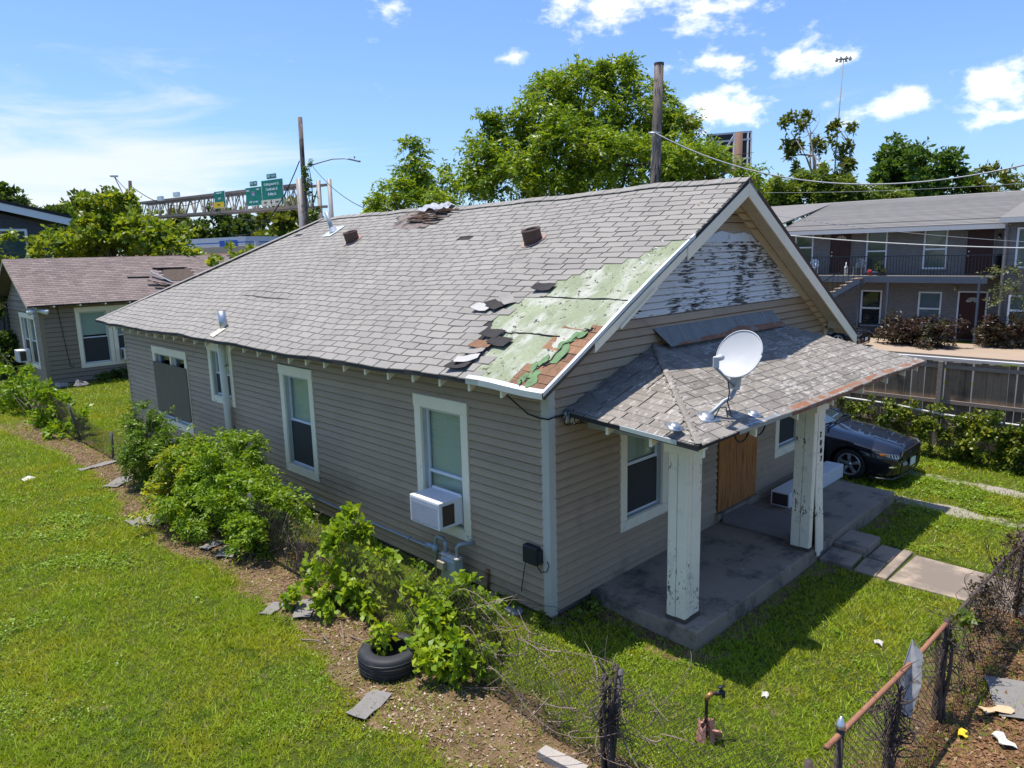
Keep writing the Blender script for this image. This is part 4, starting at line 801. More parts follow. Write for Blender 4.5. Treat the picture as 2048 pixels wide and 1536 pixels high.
# garden tap
g0 = np.array([-.62, -2.71, gz(-.62, -2.71)]); t = thing('garden_tap', g0, 'dark pipe garden tap rising from a broken clay collar', 'tap')
mb = MB(); mb.tube([g0, g0+[0, 0, .46], g0+[.015, -.01, .50], g0+[.05, -.03, .52], g0+[.09, -.06, .52]], .018, 8); mb.build('riser_pipe', M('dark_rust_pipe', (.05, .03, .022), .8, .2, 9), t, True)
mb = MB(); mb.tube([g0+[.0, 0, .46], g0+[.02, -.013, .51], g0+[.05, -.03, .52]], .026, 8); mb.build('elbow', M('brass', (.38, .20, .08), .5, .1, 8, metal=.6), t, True)
mb = MB(); mb.tube([g0+[.08, -.055, .52], g0+[.16, -.11, .515]], .026, 8); mb.tube([g0+[.13, -.09, .52], g0+[.13, -.09, .58]], .012, 6); mb.beam(g0+[.09, -.075, .585], g0+[.17, -.105, .585], .03, .012); mb.tube([g0+[.15, -.10, .51], g0+[.155, -.105, .46]], .018, 8); mb.build('valve', black, t, True)
mb = MB(); V = []; n = 12
for i, (r, z) in enumerate([(.10, 0), (.088, .10), (.082, .19), (.06, .19), (.065, .02)]):
    for j in range(n): V.append(g0+[r*math.cos(6.283*j/n), r*math.sin(6.283*j/n), z+(.05*math.sin(j*1.9) if i in (2, 3) else 0)])
mb.add(V, [(i*n+j, i*n+(j+1) % n, (i+1)*n+(j+1) % n, (i+1)*n+j) for i in range(4) for j in range(n) if j != 7]); mb.build('clay_collar', M('pink_clay', (.46, .22, .18), .85, .15, 8, bump=.3, bs=30), t)
mb = MB(); mb.beam(g0+[.1, -.08, .03], g0+[.0, -.13, .17], .09, .018); mb.build('collar_shard', MATS['pink_clay'], t)
# tyre
tc = np.array([-2.17, .66, gz(-2.17, .66)+.14]); t = thing('tyre', tc-[0, 0, .14], 'old black tyre lying flat among the weeds', 'tyre')
mb = MB(); n, m_ = 48, 18; V = []
for i in range(n):
    a = 2*math.pi*i/n
    for j in range(m_):
        b = 2*math.pi*j/m_; ca, sa = math.cos(b), math.sin(b); rr = .275+.098*np.sign(ca)*abs(ca)**.55; zz = .135*np.sign(sa)*abs(sa)**.6
        if ca < -.25 and abs(sa) < .75: rr = .275-.03-.02*(abs(sa))
        V.append((tc[0]+rr*math.cos(a), tc[1]+rr*math.sin(a), tc[2]+zz))
mb.add(V, [(i*m_+j, ((i+1) % n)*m_+j, ((i+1) % n)*m_+(j+1) % m_, i*m_+(j+1) % m_) for i in range(n) for j in range(m_)]); mb.build('carcass', rubber, t, True)
for z in (-.075, -.03, .03, .075): mb = MB(); mb.tube([tc+[.376*math.cos(a), .376*math.sin(a), z] for a in np.linspace(0, 2*math.pi, 49)], .004, 4); mb.build('tread_groove', black, t)
mb = MB(); mb.prism([tc+[.24*math.cos(a), .24*math.sin(a), -.12] for a in np.linspace(0, 2*math.pi, 17)[:-1]], (0, 0, .06)); mb.build('soil_fill', M('dark_soil', (.06, .045, .03), .95, .3, 9, .2, 60, bump=.6, bs=40), t)

# ------------------------------------------------------------------ fences
def chain_fence(name, label, A, B, h, posts, railm, postm, sagf=lambda t: 0., lean=lambda t: (0, 0), rail=True, sp=.075, wr=.0026):
    A = np.array(A, float); B = np.array(B, float); Ln = np.linalg.norm(B-A); d = (B-A)/Ln; t = thing(name, (A[0], A[1], gz(A[0], A[1])), label, 'fence')
    def P(s, z):
        q = A+d*s; l = lean(s/Ln); f = z/h; return np.array([q[0]+l[0]*f, q[1]+l[1]*f, gz(q[0], q[1])+.02+z-sagf(s/Ln)*f])
    for i, s in enumerate(posts):
        mb = MB(); mb.tube([P(s, -.1), P(s, h*.5), P(s, h+.06)], .032, 9); mb.build('post', postm, t, True)
    if rail:
        mb = MB(); k = max(6, int(Ln/.5)); mb.tube([P(Ln*i/k, h+.02) for i in range(k+1)], .024, 8); mb.build('top_rail', railm, t, True)
    mb = MB(); u = -h
    while u < Ln:
        for sg in (1, -1):
            s0, s1 = max(0, u), min(Ln, u+h)
            if s1-s0 > .02:
                za, zb = (s0-u, s1-u) if sg > 0 else (h-(s0-u), h-(s1-u)); k = max(1, int((s1-s0)/.3))
                mb.tube([P(s0+(s1-s0)*i/k+random.uniform(-.006, .006), za+(zb-za)*i/k) for i in range(k+1)], wr, 3, False)
        u += sp
    mb.build('wire_mesh', chain, t, kind='stuff'); return t, P
FR, FRP = chain_fence('chain_link_fence', 'rusty chain link fence with orange brown rail along the front yard', (-1.72, -4.20), (9.2, -4.62), 1.08, [0, .55, 3.1, 6.1, 9.0, 10.9], rustpipe, M('post_rust', (.075, .055, .045), .85, .25, 9, .2, 50, bump=.4, bs=40), lambda t: .03*math.sin(t*9), rail=False)
mb = MB(); mb.tube([FRP(s, 1.10) for s in np.linspace(.3, 3.15, 9)], .024, 8); mb.build('top_rail', rustpipe, FR, True)
mb = MB(); mb.tube([FRP(s, 1.08) for s in np.linspace(3.2, 10.9, 15)], .02, 8); mb.build('top_rail', MATS['post_rust'], FR, True)
LF, LFP = chain_fence('chain_link_fence', 'overgrown sagging chain link fence along the side of the house', (-1.70, -4.15), (-1.45, 22.5), 1.08, [1.85, 9.2, 14.6, 17.6, 20.6, 24.2], M('dull_rail', (.17, .15, .13), .8, .2, 8, metal=.3), M('post_dull', (.10, .10, .095), .7, .2, 9, metal=.4), lambda t: .02 + .35*math.exp(-((t-.64)/.09)**2)+.1*math.sin(t*20)**2, lambda t: (.18*math.sin(t*14), 0), rail=False)
mb = MB(); c = FRP(.55, 1.16); mb.tube([c, c+[0, 0, .03], c+[0, 0, .10]], [.042, .036, .008], 12); mb.build('post_cap', M('cap_aluminium', (.55, .56, .58), .35, .08, 8, metal=.8), FR, True)
# sheet of metal caught on the front fence
c0 = FRP(1.85, .62); c1 = FRP(2.15, 1.30); mb = MB()
e_ = np.array([.08, -.13, 0]); mb.prism([c0+[0, .02, .05], c0+e_*.7, c0+e_+[.1, 0, .3], c1+e_*.55+[0, 0, -.12], c1+[0, .02, .02], c0+[.05, .03, .35]], (.006, .004, .0)); o = mb.build('metal_scrap', M('dull_sheet_metal', (.36, .35, .33), .6, .2, 8, .15, 40, metal=.2, dirt=((.14, .11, .09), 9, .52, .66))); o['label'] = 'bent pointed grey metal sheet caught on the front fence'; o['category'] = 'scrap metal'
# wooden fence by the apartments
t = thing('wooden_fence', (13, 0, 0), 'tall dark wooden board fence behind the driveway', 'fence')
bd = MB(); bd.box(-.011, .011, -.0705, .0705, 0, 1); bme = None
y = -7.0
while y < 9.0:
    h = 2.06+random.uniform(-.02, .02); mw = Matrix.Translation((13.06, y, -.02)) @ Matrix.Rotation(random.uniform(-.012, .012), 4, 'X') @ Matrix.Diagonal((1, 1, h, 1))
    if bme is None: o = bd.build('board', fencewood, t, mw=mw); bme = o.data
    else: link(bpy.data.objects.new('board', bme), t, mw=mw)
    y += .1475
for z, hh in ((.42, .09), (1.05, .09), (1.92, .09)): mb = MB(); mb.box(13.0, 13.045, -7, 9, z-hh/2, z+hh/2); mb.build('rail', lumber, t)
for y in (-6, -3.55, -1.1, 1.35, 3.8, 6.2): mb = MB(); mb.box(12.9, 12.998, y-.05, y+.05, -.1, 2.05); mb.build('post', lumber, t)
mb = MB(); mb.box(12.97, 13.12, -7.05, 9.05, 2.10, 2.135); mb.build('top_cap', M('pale_cap', (.50, .47, .45), .8, .12, 3), t)
VF, VFP = chain_fence('chain_link_fence', 'vine covered chain link fence in front of the wooden fence', (11.55, -7), (12.15, 1.6), 1.02, [.6, 3.2, 5.75, 8.5], M('pale_rail', (.55, .54, .50), .6, .1, 5), M('post_tan', (.22, .19, .15), .8, .2, 6))

# ------------------------------------------------------------------ car by the driveway
def make_car():
    X0, Y0, Z0 = 9.72, -1.50, -.055
    wp = lambda u, v, w: (X0-v, Y0+u, Z0+w)
    t = thing('parked_car', (X0, Y0+2.3, Z0), 'glossy black sports coupe parked beside the porch, nose forward', 'car')
    paint = bpy.data.materials.new('black_car_paint'); paint.use_nodes = True; b = paint.node_tree.nodes['Principled BSDF']
    b.inputs['Base Color'].default_value = (.005, .0065, .013, 1); b.inputs['Roughness'].default_value = .35; b.inputs['Specular IOR Level'].default_value = .2; b.inputs['Coat Weight'].default_value = 1; b.inputs['Coat Roughness'].default_value = .02
    I = lambda u, T: float(np.interp(u, [a for a, _ in T], [c for _, c in T]))
    Hc = [(0, .68), (.04, .725), (.12, .765), (.35, .825), (.7, .89), (1.1, .945), (1.5, .995), (1.75, 1.035), (2.4, 1.02), (3.6, 1.03), (4.2, 1.05), (4.6, 1.04), (4.78, .96)]
    Wh = [(0, .66), (.05, .76), (.12, .83), (.3, .90), (.6, .945), (.95, .957), (1.5, .94), (2.4, .935), (3.2, .955), (3.7, .965), (4.4, .92), (4.7, .86), (4.78, .8)]
    Sh = [(0, .59), (.12, .655), (.35, .715), (.7, .79), (1.0, .845), (1.4, .865), (1.9, .885), (3, .92), (3.7, .95), (4.4, .95), (4.78, .88)]
    Bt = [(0, .24), (.1, .17), (.4, .155), (1.0, .17), (3.6, .18), (4.4, .26), (4.78, .36)]
    us = [0, .03, .07, .12, .2, .3, .42, .55, .7, .85, 1.0, 1.15, 1.3, 1.5, 1.75, 2.0, 2.4, 2.8, 3.2, 3.5, 3.8, 4.1, 4.4, 4.6, 4.72, 4.78]; mb = MB(); V = []
    for u in us:
        H, Wd, S, Bo = I(u, Hc), I(u, Wh), I(u, Sh), I(u, Bt); fl_ = .012*math.exp(-((u-.95)/.4)**2)+.018*math.exp(-((u-3.65)/.5)**2)
        half = [(0, Bo), (Wd*.82, Bo), (Wd*.955, Bo+.05), (Wd*.985+fl_, Bo+.2), (Wd+fl_, (Bo+S)/2+.05), (Wd*.992+fl_, S-.10), (Wd*.965, S-.025), (Wd*.90, S+.015), (Wd*.80, S+.35*(H-S)+.012), (Wd*.70, S+.66*(H-S)+.012), (Wd*.64, S+.86*(H-S)+.014), (Wd*.40, H-.004), (0, H)]
        V += [wp(u, v, w) for v, w in half]+[wp(u, -v, w) for v, w in half[-2:0:-1]]
    m_ = 24; F = [(i*m_+j, i*m_+(j+1) % m_, (i+1)*m_+(j+1) % m_, (i+1)*m_+j) for i in range(len(us)-1) for j in range(m_)]+[tuple(range(m_))[::-1], tuple((len(us)-1)*m_+j for j in range(m_))]
    body = mb.add(V, F).build('body', paint, t, True)
    cut = MB()
    for ua in (.93, 3.65):
        for s in (1, -1): cut.tube([wp(ua, s*.62, .36), wp(ua, s*1.1, .36)], .385, 32)
    co = cut.build('cutter', paint); md = body.modifiers.new('arch', 'BOOLEAN'); md.object = co; md.operation = 'DIFFERENCE'; md.solver = 'EXACT'
    dg = bpy.context.evaluated_depsgraph_get(); me = bpy.data.meshes.new_from_object(body.evaluated_get(dg)); body.modifiers.clear(); body.data = me
    bpy.data.objects.remove(co)
    try: me.set_sharp_from_angle(angle=R_(38))
    except Exception: pass
    # cabin: glass, roof, pillars
    ring = lambda pts: [wp(*p) for p in pts]
    mb = MB(); a, b_, c, d = (1.70, .74, 1.02), (2.42, .55, 1.345), (2.42, -.55, 1.345), (1.70, -.74, 1.02); m1, m2 = (1.58, 0, 1.045), (2.36, 0, 1.365)
    mb.add(ring([a, b_, m2, m1, c, d]), [(0, 1, 2, 3), (3, 2, 4, 5)]); cg = bpy.data.materials.new('car_glass'); cg.use_nodes = True; q = cg.node_tree.nodes['Principled BSDF']; q.inputs['Base Color'].default_value = (.03, .05, .06, 1); q.inputs['Roughness'].default_value = .03; q.inputs['Coat Weight'].default_value = 1
    mb.build('windscreen', cg, t)
    for s in (1, -1): mb = MB(); mb.add(ring([(1.72, s*.78, 1.0), (2.44, s*.575, 1.33), (3.15, s*.57, 1.34), (3.75, s*.70, 1.08), (3.4, s*.80, 1.0)]), [(0, 1, 2, 3, 4)]); mb.build('side_window', cg, t)
    mb = MB(); mb.add(ring([(3.12, .55, 1.345), (3.12, -.55, 1.345), (4.15, -.66, 1.06), (4.15, .66, 1.06)]), [(0, 1, 2, 3)]); mb.build('rear_window', cg, t)
    mb = MB(); mb.add(ring([(2.40, .57, 1.345), (2.36, 0, 1.372), (2.40, -.57, 1.345), (3.14, -.57, 1.35), (3.14, 0, 1.38), (3.14, .57, 1.35)]), [(0, 1, 4, 5), (1, 2, 3, 4)]); mb.build('cabin_roof', paint, t, True)
    for s in (1, -1):
        mb = MB(); mb.tube(ring([(1.55, s*.80, .985), (1.72, s*.765, 1.02), (2.42, s*.565, 1.35), (3.14, s*.565, 1.355), (4.2, s*.68, 1.05)]), .03, 8); mb.build('pillar', paint, t, True)
        mb = MB(); mb.tube(ring([(1.98, s*.86, 1.0), (1.95, s*.98, 1.03), (1.95, s*1.08, 1.03)]), [.05, .085, .05], 10); mb.build('door_mirror', paint, t, True)
    mb = MB(); mb.tube(ring([(1.50, .7, 1.035), (1.56, 0, 1.05), (1.50, -.7, 1.035)]), .018, 6); mb.build('cowl', black, t, True)
    for ua in (.93, 3.65):
        for s in (1, -1):
            wx = s*.80; mb = MB(); V = []; n = 40; prof = [(-.11, .235), (-.12, .30), (-.10, .335), (.0, .345), (.10, .335), (.118, .30), (.105, .235)]
            for pv, pr in prof:
                for j in range(n): aa = 2*math.pi*j/n; V.append(wp(ua+pr*math.cos(aa), wx+s*pv, .345+pr*math.sin(aa)))
            wheel = mb.add(V, [(i*n+j, i*n+(j+1) % n, (i+1)*n+(j+1) % n, (i+1)*n+j) for i in range(6) for j in range(n)]).build('wheel', rubber, t, True)
            alloy = M('alloy_wheel', (.55, .545, .55), .28, .05, 6, metal=.8)
            mb = MB(); V = []
            for pv, pr in [(.10, .243), (.113, .238), (.108, .215), (.06, .20), (-.09, .205)]:
                for j in range(n): aa = 2*math.pi*j/n; V.append(wp(ua+pr*math.cos(aa), wx+s*pv, .345+pr*math.sin(aa)))
            mb.add(V, [(i*n+j, i*n+(j+1) % n, (i+1)*n+(j+1) % n, (i+1)*n+j) for i in range(4) for j in range(n)]).build('rim', alloy, wheel, True)
            mb = MB(); mb.tube([wp(ua, wx+s*.05, .345), wp(ua, wx+s*.096, .345)], [.06, .05], 16); mb.build('hub', alloy, wheel, True)
            for k in range(5):
                aa = 2*math.pi*k/5+.3; dr = np.array([math.cos(aa), math.sin(aa)]); pr = np.array([-dr[1], dr[0]]); P_ = []
                for r_, wd in ((.03, .038), (.12, .03), (.222, .042)): P_.append((dr*r_+pr*wd, dr*r_-pr*wd))
                mb = MB(); poly = [P_[0][0], P_[1][0], P_[2][0], P_[2][1], P_[1][1], P_[0][1]]; A_ = [wp(ua+p[0], wx+s*(.10-.02*(np.hypot(*p) < .1)), .345+p[1]) for p in poly]; mb.prism(A_, (s*.035, 0, 0)); bevel(mb.build('spoke', alloy, wheel), .006)
            mb = MB(); mb.tube([wp(ua, wx-s*.02, .345), wp(ua, wx+s*.01, .345)], .16, 24); mb.build('brake_disc', M('brake_dark', (.05, .045, .042), .6, metal=.5), wheel)
            mb = MB(); mb.tube([wp(ua, s*.60, .36), wp(ua, s*.66, .36)], .38, 24); mb.build('wheel_well', darkin, wheel)
    # nose details: grille, lamps, plate
    hl = M('headlamp_glass', (.10, .11, .12), .12, .05, 5, coat=1.); amber = M('amber_lens', (.75, .20, .02), .2, coat=1.); chrome = M('chrome', (.7, .71, .73), .15, .02, 5, metal=1.)
    def on_body(u, zv, s, off=.006): return wp(u, s*(I(u, Wh)*1.0+off), zv)
    mb = MB(); mb.prism([wp(-.012, v, w) for v, w in ((-.50, .50), (.50, .50), (.60, .62), (.54, .70), (-.54, .70), (-.60, .62))], (0, .02, 0)); mb.build('grille', M('grille_black', (.012, .012, .013), .5, .1, 30), t)
    mb = MB(); mb.prism([wp(-.03, v, w) for v, w in ((-.085, .585), (-.03, .60), (.02, .60), (.06, .575), (.075, .59), (.05, .625), (.085, .655), (.045, .65), (.02, .63), (-.03, .632), (-.07, .625))], (0, .016, 0)); mb.build('emblem', chrome, t)
    mb = MB(); mb.prism([wp(-.015, v, w) for v, w in ((-.58, .25), (.58, .25), (.62, .36), (.5, .42), (-.5, .42), (-.62, .36))], (0, .02, 0)); mb.build('lower_intake', MATS['grille_black'], t)
    mb = MB(); mb.box(X0-.155, X0+.155, Y0-.055, Y0-.04, Z0+.33, Z0+.485); mb.build('number_plate', M('plate_white', (.60, .66, .62), .5, .1, 30), t)
    mb = MB(); mb.prism([wp(-.04, .28, .39), wp(-.04, .55, .41), wp(-.02, .55, .47), wp(-.02, .3, .455)], (0, .012, 0)); mb.build('front_marker', M('grey_trim', (.35, .33, .30), .4), t)
    for s in (1, -1):
        Lp = [(.02, .60, .60), (.05, .66, .66), (.16, .84, .69), (.34, .905, .695), (.42, .925, .70), (.36, .912, .645), (.16, .86, .615), (.06, .74, .585)]
        mb = MB(); mb.prism([wp(u-.028, s*(v+.022), w) for u, v, w in Lp], (-s*-.02, .03, 0)); mb.build('headlight', hl, t)
        mb = MB(); mb.prism([wp(u-.036, s*(v+.03), w) for u, v, w in [(.23, .872, .645), (.23, .872, .685), (.36, .91, .695), (.33, .905, .65)]], (s*.02, .03, 0)); mb.build('turn_lamp', amber, t)
        for k in range(3): mb = MB(); u = .055+k*.04; v = .70+k*.05; mb.prism([wp(u-.05, s*(v+.035), .60+k*.01), wp(u-.045, s*(v+.045), .60+k*.01), wp(u-.02, s*(v+.055), .665+k*.01), wp(u-.025, s*(v+.045), .665+k*.01)], (0, .02, 0)); mb.build('light_bar', chrome, t)
        mb = MB(); mb.prism([wp(u-.03, s*(v+.02), w) for u, v, w in [(.06, .70, .40), (.10, .80, .405), (.16, .86, .41), (.16, .86, .435), (.10, .80, .435), (.06, .72, .43)]], (0, .02, 0)); mb.build('fog_lamp', chrome, t)
        mb = MB(); mb.tube([wp(.01, 0, .175), wp(.02, s*.5, .17), wp(.08, s*.82, .165), wp(.3, s*.93, .165), wp(.5, s*.95, .17)], .02, 8); mb.build('chin_spoiler', M('grey_black_plastic', (.05, .055, .06), .4), t, True)
    return t
CAR = make_car()
gp = on('z', 0., 1690, 688); mwc = Matrix.Translation((float(gp[0])-1., float(gp[1])+1.0, 0.05)) @ Matrix.Rotation(R_(0), 4, 'Z')
copy_tree(CAR, mwc, 'black car in the apartment lot, mostly hidden behind the gable end')
# ------------------------------------------------------------------ neighbour house behind on the left
def small_house():
    Y0, X0, X1, DEP = 27.5, .15, 11.0, 5.6; ze = 3.30; zr = 5.05; os_ = .5; ym = Y0+DEP/2
    t = thing('neighbour_house', (X0+4, Y0+2, 0), 'smaller grey brown house with brown shingle roof behind the bungalow', 'house')
    FN = lambda s, z, n: (s, Y0-n, z); SN = lambda s, z, n: (X0-n, s, z)
    wins = [(1.40, 2.72, .62, 3.12), (2.74, 3.9, .62, 3.12)]; swin = [(Y0+.75, Y0+3.4, .65, 2.9)]
    mb = MB()
    for r in rects_minus(X0, X1, -.1, 3.4, [(1.55, 2.62, .8, 2.95), (2.85, 3.75, .8, 2.95)]): wall_box(mb, FN, r, -.14, -.032)
    sid2 = M('neighbour_siding', (.255, .195, .135), .6, .08, .8, .04, 20, rnd=.05, dirt=((.17, .13, .09), 1.3, .58, .78)); fw = mb.build('front_wall', sid2, t); siding_rows(fw, FN, X0+.12, 4.6, .1, 3.3, wins, .19, mat=sid2, seam=99)
    mb = MB()
    for r in rects_minus(Y0, Y0+DEP, -.1, 3.4, [(Y0+.9, Y0+3.25, .8, 2.75)]): wall_box(mb, SN, r, -.14, -.032)
    mb.prism([(X0+.032, Y0, 3.4), (X0+.032, Y0+DEP, 3.4), (X0+.032, ym, zr-.1)], (.108, 0, 0)); sw = mb.build('gable_wall', sid2, t)
    siding_rows(sw, SN, Y0+.1, Y0+DEP, .1, 3.4, swin, .19, mat=sid2, seam=99)
    siding_rows(sw, SN, 0, 0, 3.4, 4.7, [], .19, lambda z: (Y0+(z-3.35)*DEP/2/(zr-3.45), Y0+DEP-(z-3.35)*DEP/2/(zr-3.45)), mat=sid2, seam=99)
    mb = MB(); mb.box(X0-.03, X0+.12, Y0-.03, Y0+.12, .1, 3.3); mb.build('corner_board', sid2, t)
    mb = MB(); mb.box(X0+.3, X1-.2, Y0+.3, Y0+.35, .1, 3.2); mb.box(X0+.3, X0+.35, Y0+.3, Y0+DEP, .1, 3.2); mb.build('interior_lining', darkin, t)
    w = window(FN, wins[0], t, screen, False, .5); mb = MB(); wall_box(mb, FN, (1.62, 2.55, 1.95, 2.9), -.125, -.12); mb.build('curtain', M('pale_curtain', (.55, .60, .56), .8, .08, 3), w)
    window(FN, wins[1], t, screen, True, .5); window(SN, swin[0], t, screen, False, .5, mull=Y0+2.1)
    brown = M('brown_shingle', (.20, .155, .14), .95, .14, 1.0, .16, 60, bump=.4, bs=90, rnd=.2, dirt=((.29, .235, .215), 3, .58, .75, (.4, 1, 3)))
    zf = lambda y: ze+(y-(Y0-os_))*(zr+.08-ze)/(DEP/2+os_)
    rf = slab_grid(lambda u, v: (X0-.45+v*(X1+.9-X0), Y0-os_+u*(DEP/2+os_), zf(Y0-os_+u*(DEP/2+os_))), 4, 10, .05, 'roof', felt, t)
    slab_grid(lambda u, v: (X0-.45+v*(X1+.9-X0), Y0+DEP+os_-u*(DEP/2+os_), zf(Y0-os_+u*(DEP/2+os_))), 4, 4, .05, 'far_slope', brown, rf)
    mb = MB(); y = Y0-os_-.02; i = 0
    while y < ym-.02:
        x = X0-.46-(i % 2)*.15
        while x < 9.0:
            a, b = max(x+.004, X0-.46), x+.31; yt = min(y+.155, ym)
            if not (5.3 < x < 6.7 and 1.2 < y-Y0+os_ < 2.2): mb.hexa([(a, y, zf(y)+.012), (b, y, zf(y)+.012), (b, yt, zf(yt)+.002), (a, yt, zf(yt)+.002), (a, y, zf(y)+.026), (b, y, zf(y)+.026), (b, yt, zf(yt)+.012), (a, yt, zf(yt)+.012)])
            x += .314
        y += .13; i += 1
    mb.build('shingle_courses', brown, rf, kind='stuff')
    mb = MB(); mb.prism([(5.3, Y0+.75, zf(Y0+.75)+.03), (6.8, Y0+.7, zf(Y0+.7)+.03), (6.8, Y0+1.7, zf(Y0+1.7)+.03), (5.6, Y0+1.6, zf(Y0+1.6)+.03)], (0, 0, .01)); mb.build('broken_roof_patch', M('leaf_filled_hole', (.09, .065, .05), .95, .35, 6, .25, 30, bump=.6, bs=20), rf)
    for k, (a, b, m) in enumerate([((4.5, Y0+.55, .22), (5.5, Y0+.35, .05), felt), ((4.9, Y0+1.15, .25), (5.6, Y0+.6, .04), drip), ((4.7, Y0+.3, .25), (5.3, Y0+.1, .05), black), ((5.2, Y0+1.75, .06), (6.6, Y0+1.7, .06), felt), ((3.9, Y0+1.15, .035), (4.8, Y0+1.1, .035), felt)]):
        mb = MB(); mb.beam((a[0], a[1], zf(a[1])+a[2]), (b[0], b[1], zf(b[1])+b[2]), .14, .03); mb.build('torn_roof_piece', m, rf)
    for s, m in ((1, trim), (-1, trim)):
        mb = MB(); ya, yb_ = (Y0-os_, ym) if s > 0 else (Y0+DEP+os_, ym); mb.prism([(X0-.47, ya, ze-.16), (X0-.47, yb_, zr-.06), (X0-.47, yb_, zr+.06), (X0-.47, ya, ze-.03)], (.025, 0, 0)); mb.build('barge_board', M('barge_tan', (.34, .29, .23), .8, .1, 5), rf)
    mb = MB(); mb.box(X0-.06, X0-.03, ym-.55, ym-.15, 3.75, 4.3); gv = mb.build('gable_vent', trim, sw)
    for k in range(5): mb = MB(); mb.box(X0-.075, X0-.06, ym-.5, ym-.2, 3.82+k*.09, 3.86+k*.09); mb.build('louvre', M('vent_dark', (.12, .12, .11), .8), gv)
    x = .6
    while x < 6: mb = MB(); mb.box(x-.03, x+.03, Y0-os_+.02, Y0-.03, ze-.09, ze-.052+.0); mb.tube([(x, Y0-os_+.02, ze-.06), (x, Y0-os_-.02, ze-.06)], .04, 8); mb.build('rafter_tail', trim, t); x += .93
    mb = MB(); mb.tube([(.8, Y0-.05, 3.2), (.86, Y0-.05, 2.4), (.95, Y0-.05, 1.2), (1.0, Y0-.05, .75), (1.1, Y0-.05, .7), (1.12, Y0-.05, .82)], .012, 5); o = mb.build('hanging_cable', wire, None, True); o['label'] = 'thin black cable hanging down the smaller house wall'; o['category'] = 'cable'
    f = thing('flood_light', (X0-.3, Y0-.4, 3.2), 'white twin flood light under the corner of the smaller house eave', 'light'); mb = MB(); mb.tube([(X0-.2, Y0-.3, 3.12), (X0-.42, Y0-.5, 3.05)], [.06, .11], 10); mb.build('lamp_head', M('lamp_white', (.7, .7, .68), .4), f, True); mb = MB(); mb.tube([(X0-.1, Y0-.3, 3.12), (X0+.2, Y0-.55, 3.02)], [.06, .11], 10); mb.build('lamp_head', MATS['lamp_white'], f, True); mb = MB(); mb.tube([(X0-.15, Y0-.3, 3.12), (X0-.15, Y0-.3, 3.26)], .05, 8); mb.build('lamp_mount', MATS['lamp_white'], f, True)
    window_ac('window_air_conditioner', 'pale air conditioner in the gable window of the smaller house', X0-.02, Y0+2.3, Y0+3.0, .85, 1.35, .45)
    ac = thing('window_air_conditioner', (3.3, Y0, .8), 'grey air conditioner in the smaller house window, half hidden by the roof corner', 'air conditioner'); mb = MB(); mb.box(2.95, 3.65, Y0-.45, Y0+.0, .82, 1.3); bevel(mb.build('cabinet', whitemetal, ac), .012); mb = MB(); mb.box(2.946, 2.95, Y0-.40, Y0-.1, .87, 1.25); mb.build('side_grille', MATS['brown_coil'], ac); mb = MB(); mb.box(3.0, 3.6, Y0-.455, Y0-.45, .87, 1.25); mb.build('rear_grille', black, ac)
small_house()
# dark sided two storey house, far left
def dark_house():
    D0 = 44.; p = lambda x, y: on('y', D0, x, y); a = p(128, 440); pk = p(-260, 350); x1 = float(a[0])-.6; x0 = float(pk[0])
    t = thing('dark_house', (x1-4, D0, 0), 'two storey house with charcoal siding and white roof fascia', 'house'); ds = M('charcoal_siding', (.075, .072, .08), .7, .1, 1.5, rnd=.06)
    mb = MB(); zt_ = float(p(128, 452)[2]); zp = float(p(-260, 365)[2]); FN = lambda s, z, n: (s, D0-n, z)
    mb.prism([(x0, D0, 0), (x1, D0, 0), (x1, D0, zt_), (x0, D0, zp)], (0, 9, 0)); w = mb.build('wall', ds, t)
    z = 3.5
    wx0, wx1, wz0, wz1 = float(p(-70, 460)[0]), float(p(53, 460)[0]), float(p(40, 545)[2]), float(p(40, 458)[2])
    while z < zp-.3:
        xe = x1; xs = x0 if z+.2 < zt_ else x0
        if z+.2 > zt_: xe = x1-(z+.2-zt_)/(zp-zt_)*(x1-x0)
        for s0, s1 in segs_minus(xs, xe, [(wx0, wx1)] if wz0 < z+.1 < wz1 else []): m_ = MB(); m_.hexa([FN(s0, z, 0), FN(s1, z, 0), FN(s1, z, .05), FN(s0, z, .05), FN(s0, z+.2, 0), FN(s1, z+.2, 0), FN(s1, z+.2, .01), FN(s0, z+.2, .01)]); m_.build('siding_board', ds, w)
        z += .2
    mb = MB(); f = .13
    for r in [(wx0, wx1, wz1-f, wz1), (wx1-f, wx1, wz0, wz1-f), (wx0, wx0+f, wz0, wz1-f), (wx0+f, wx1-f, wz0, wz0+f)]: wall_box(mb, FN, r, 0, .08)
    wn = mb.build('window', M('clean_white', (.75, .76, .78), .5, .03), t); mb = MB(); wall_box(mb, FN, (wx0+f, wx1-f, wz0+f, wz1-f), .0, .03); mb.build('pane', M('teal_pane', (.05, .085, .085), .08, .2, .8, coat=1.), wn)
    mb = MB(); e = a+np.array([.5, -.6, 0]); q = pk+np.array([0, -.6, 0]); mb.prism([e, q, q-[0, 0, .42], e-[0, 0, .42]], (0, .06, 0)); fa = mb.build('fascia', MATS['clean_white'], t)
    mb = MB(); mb.prism([e+[.1, -.05, .0], q+[0, -.05, .0], q+[0, -.05, .16], e+[.1, -.05, .16]], (0, 10, 0)); mb.build('roof', M('black_shingle', (.03, .031, .036), .9, .15, 2), t)
dark_house()
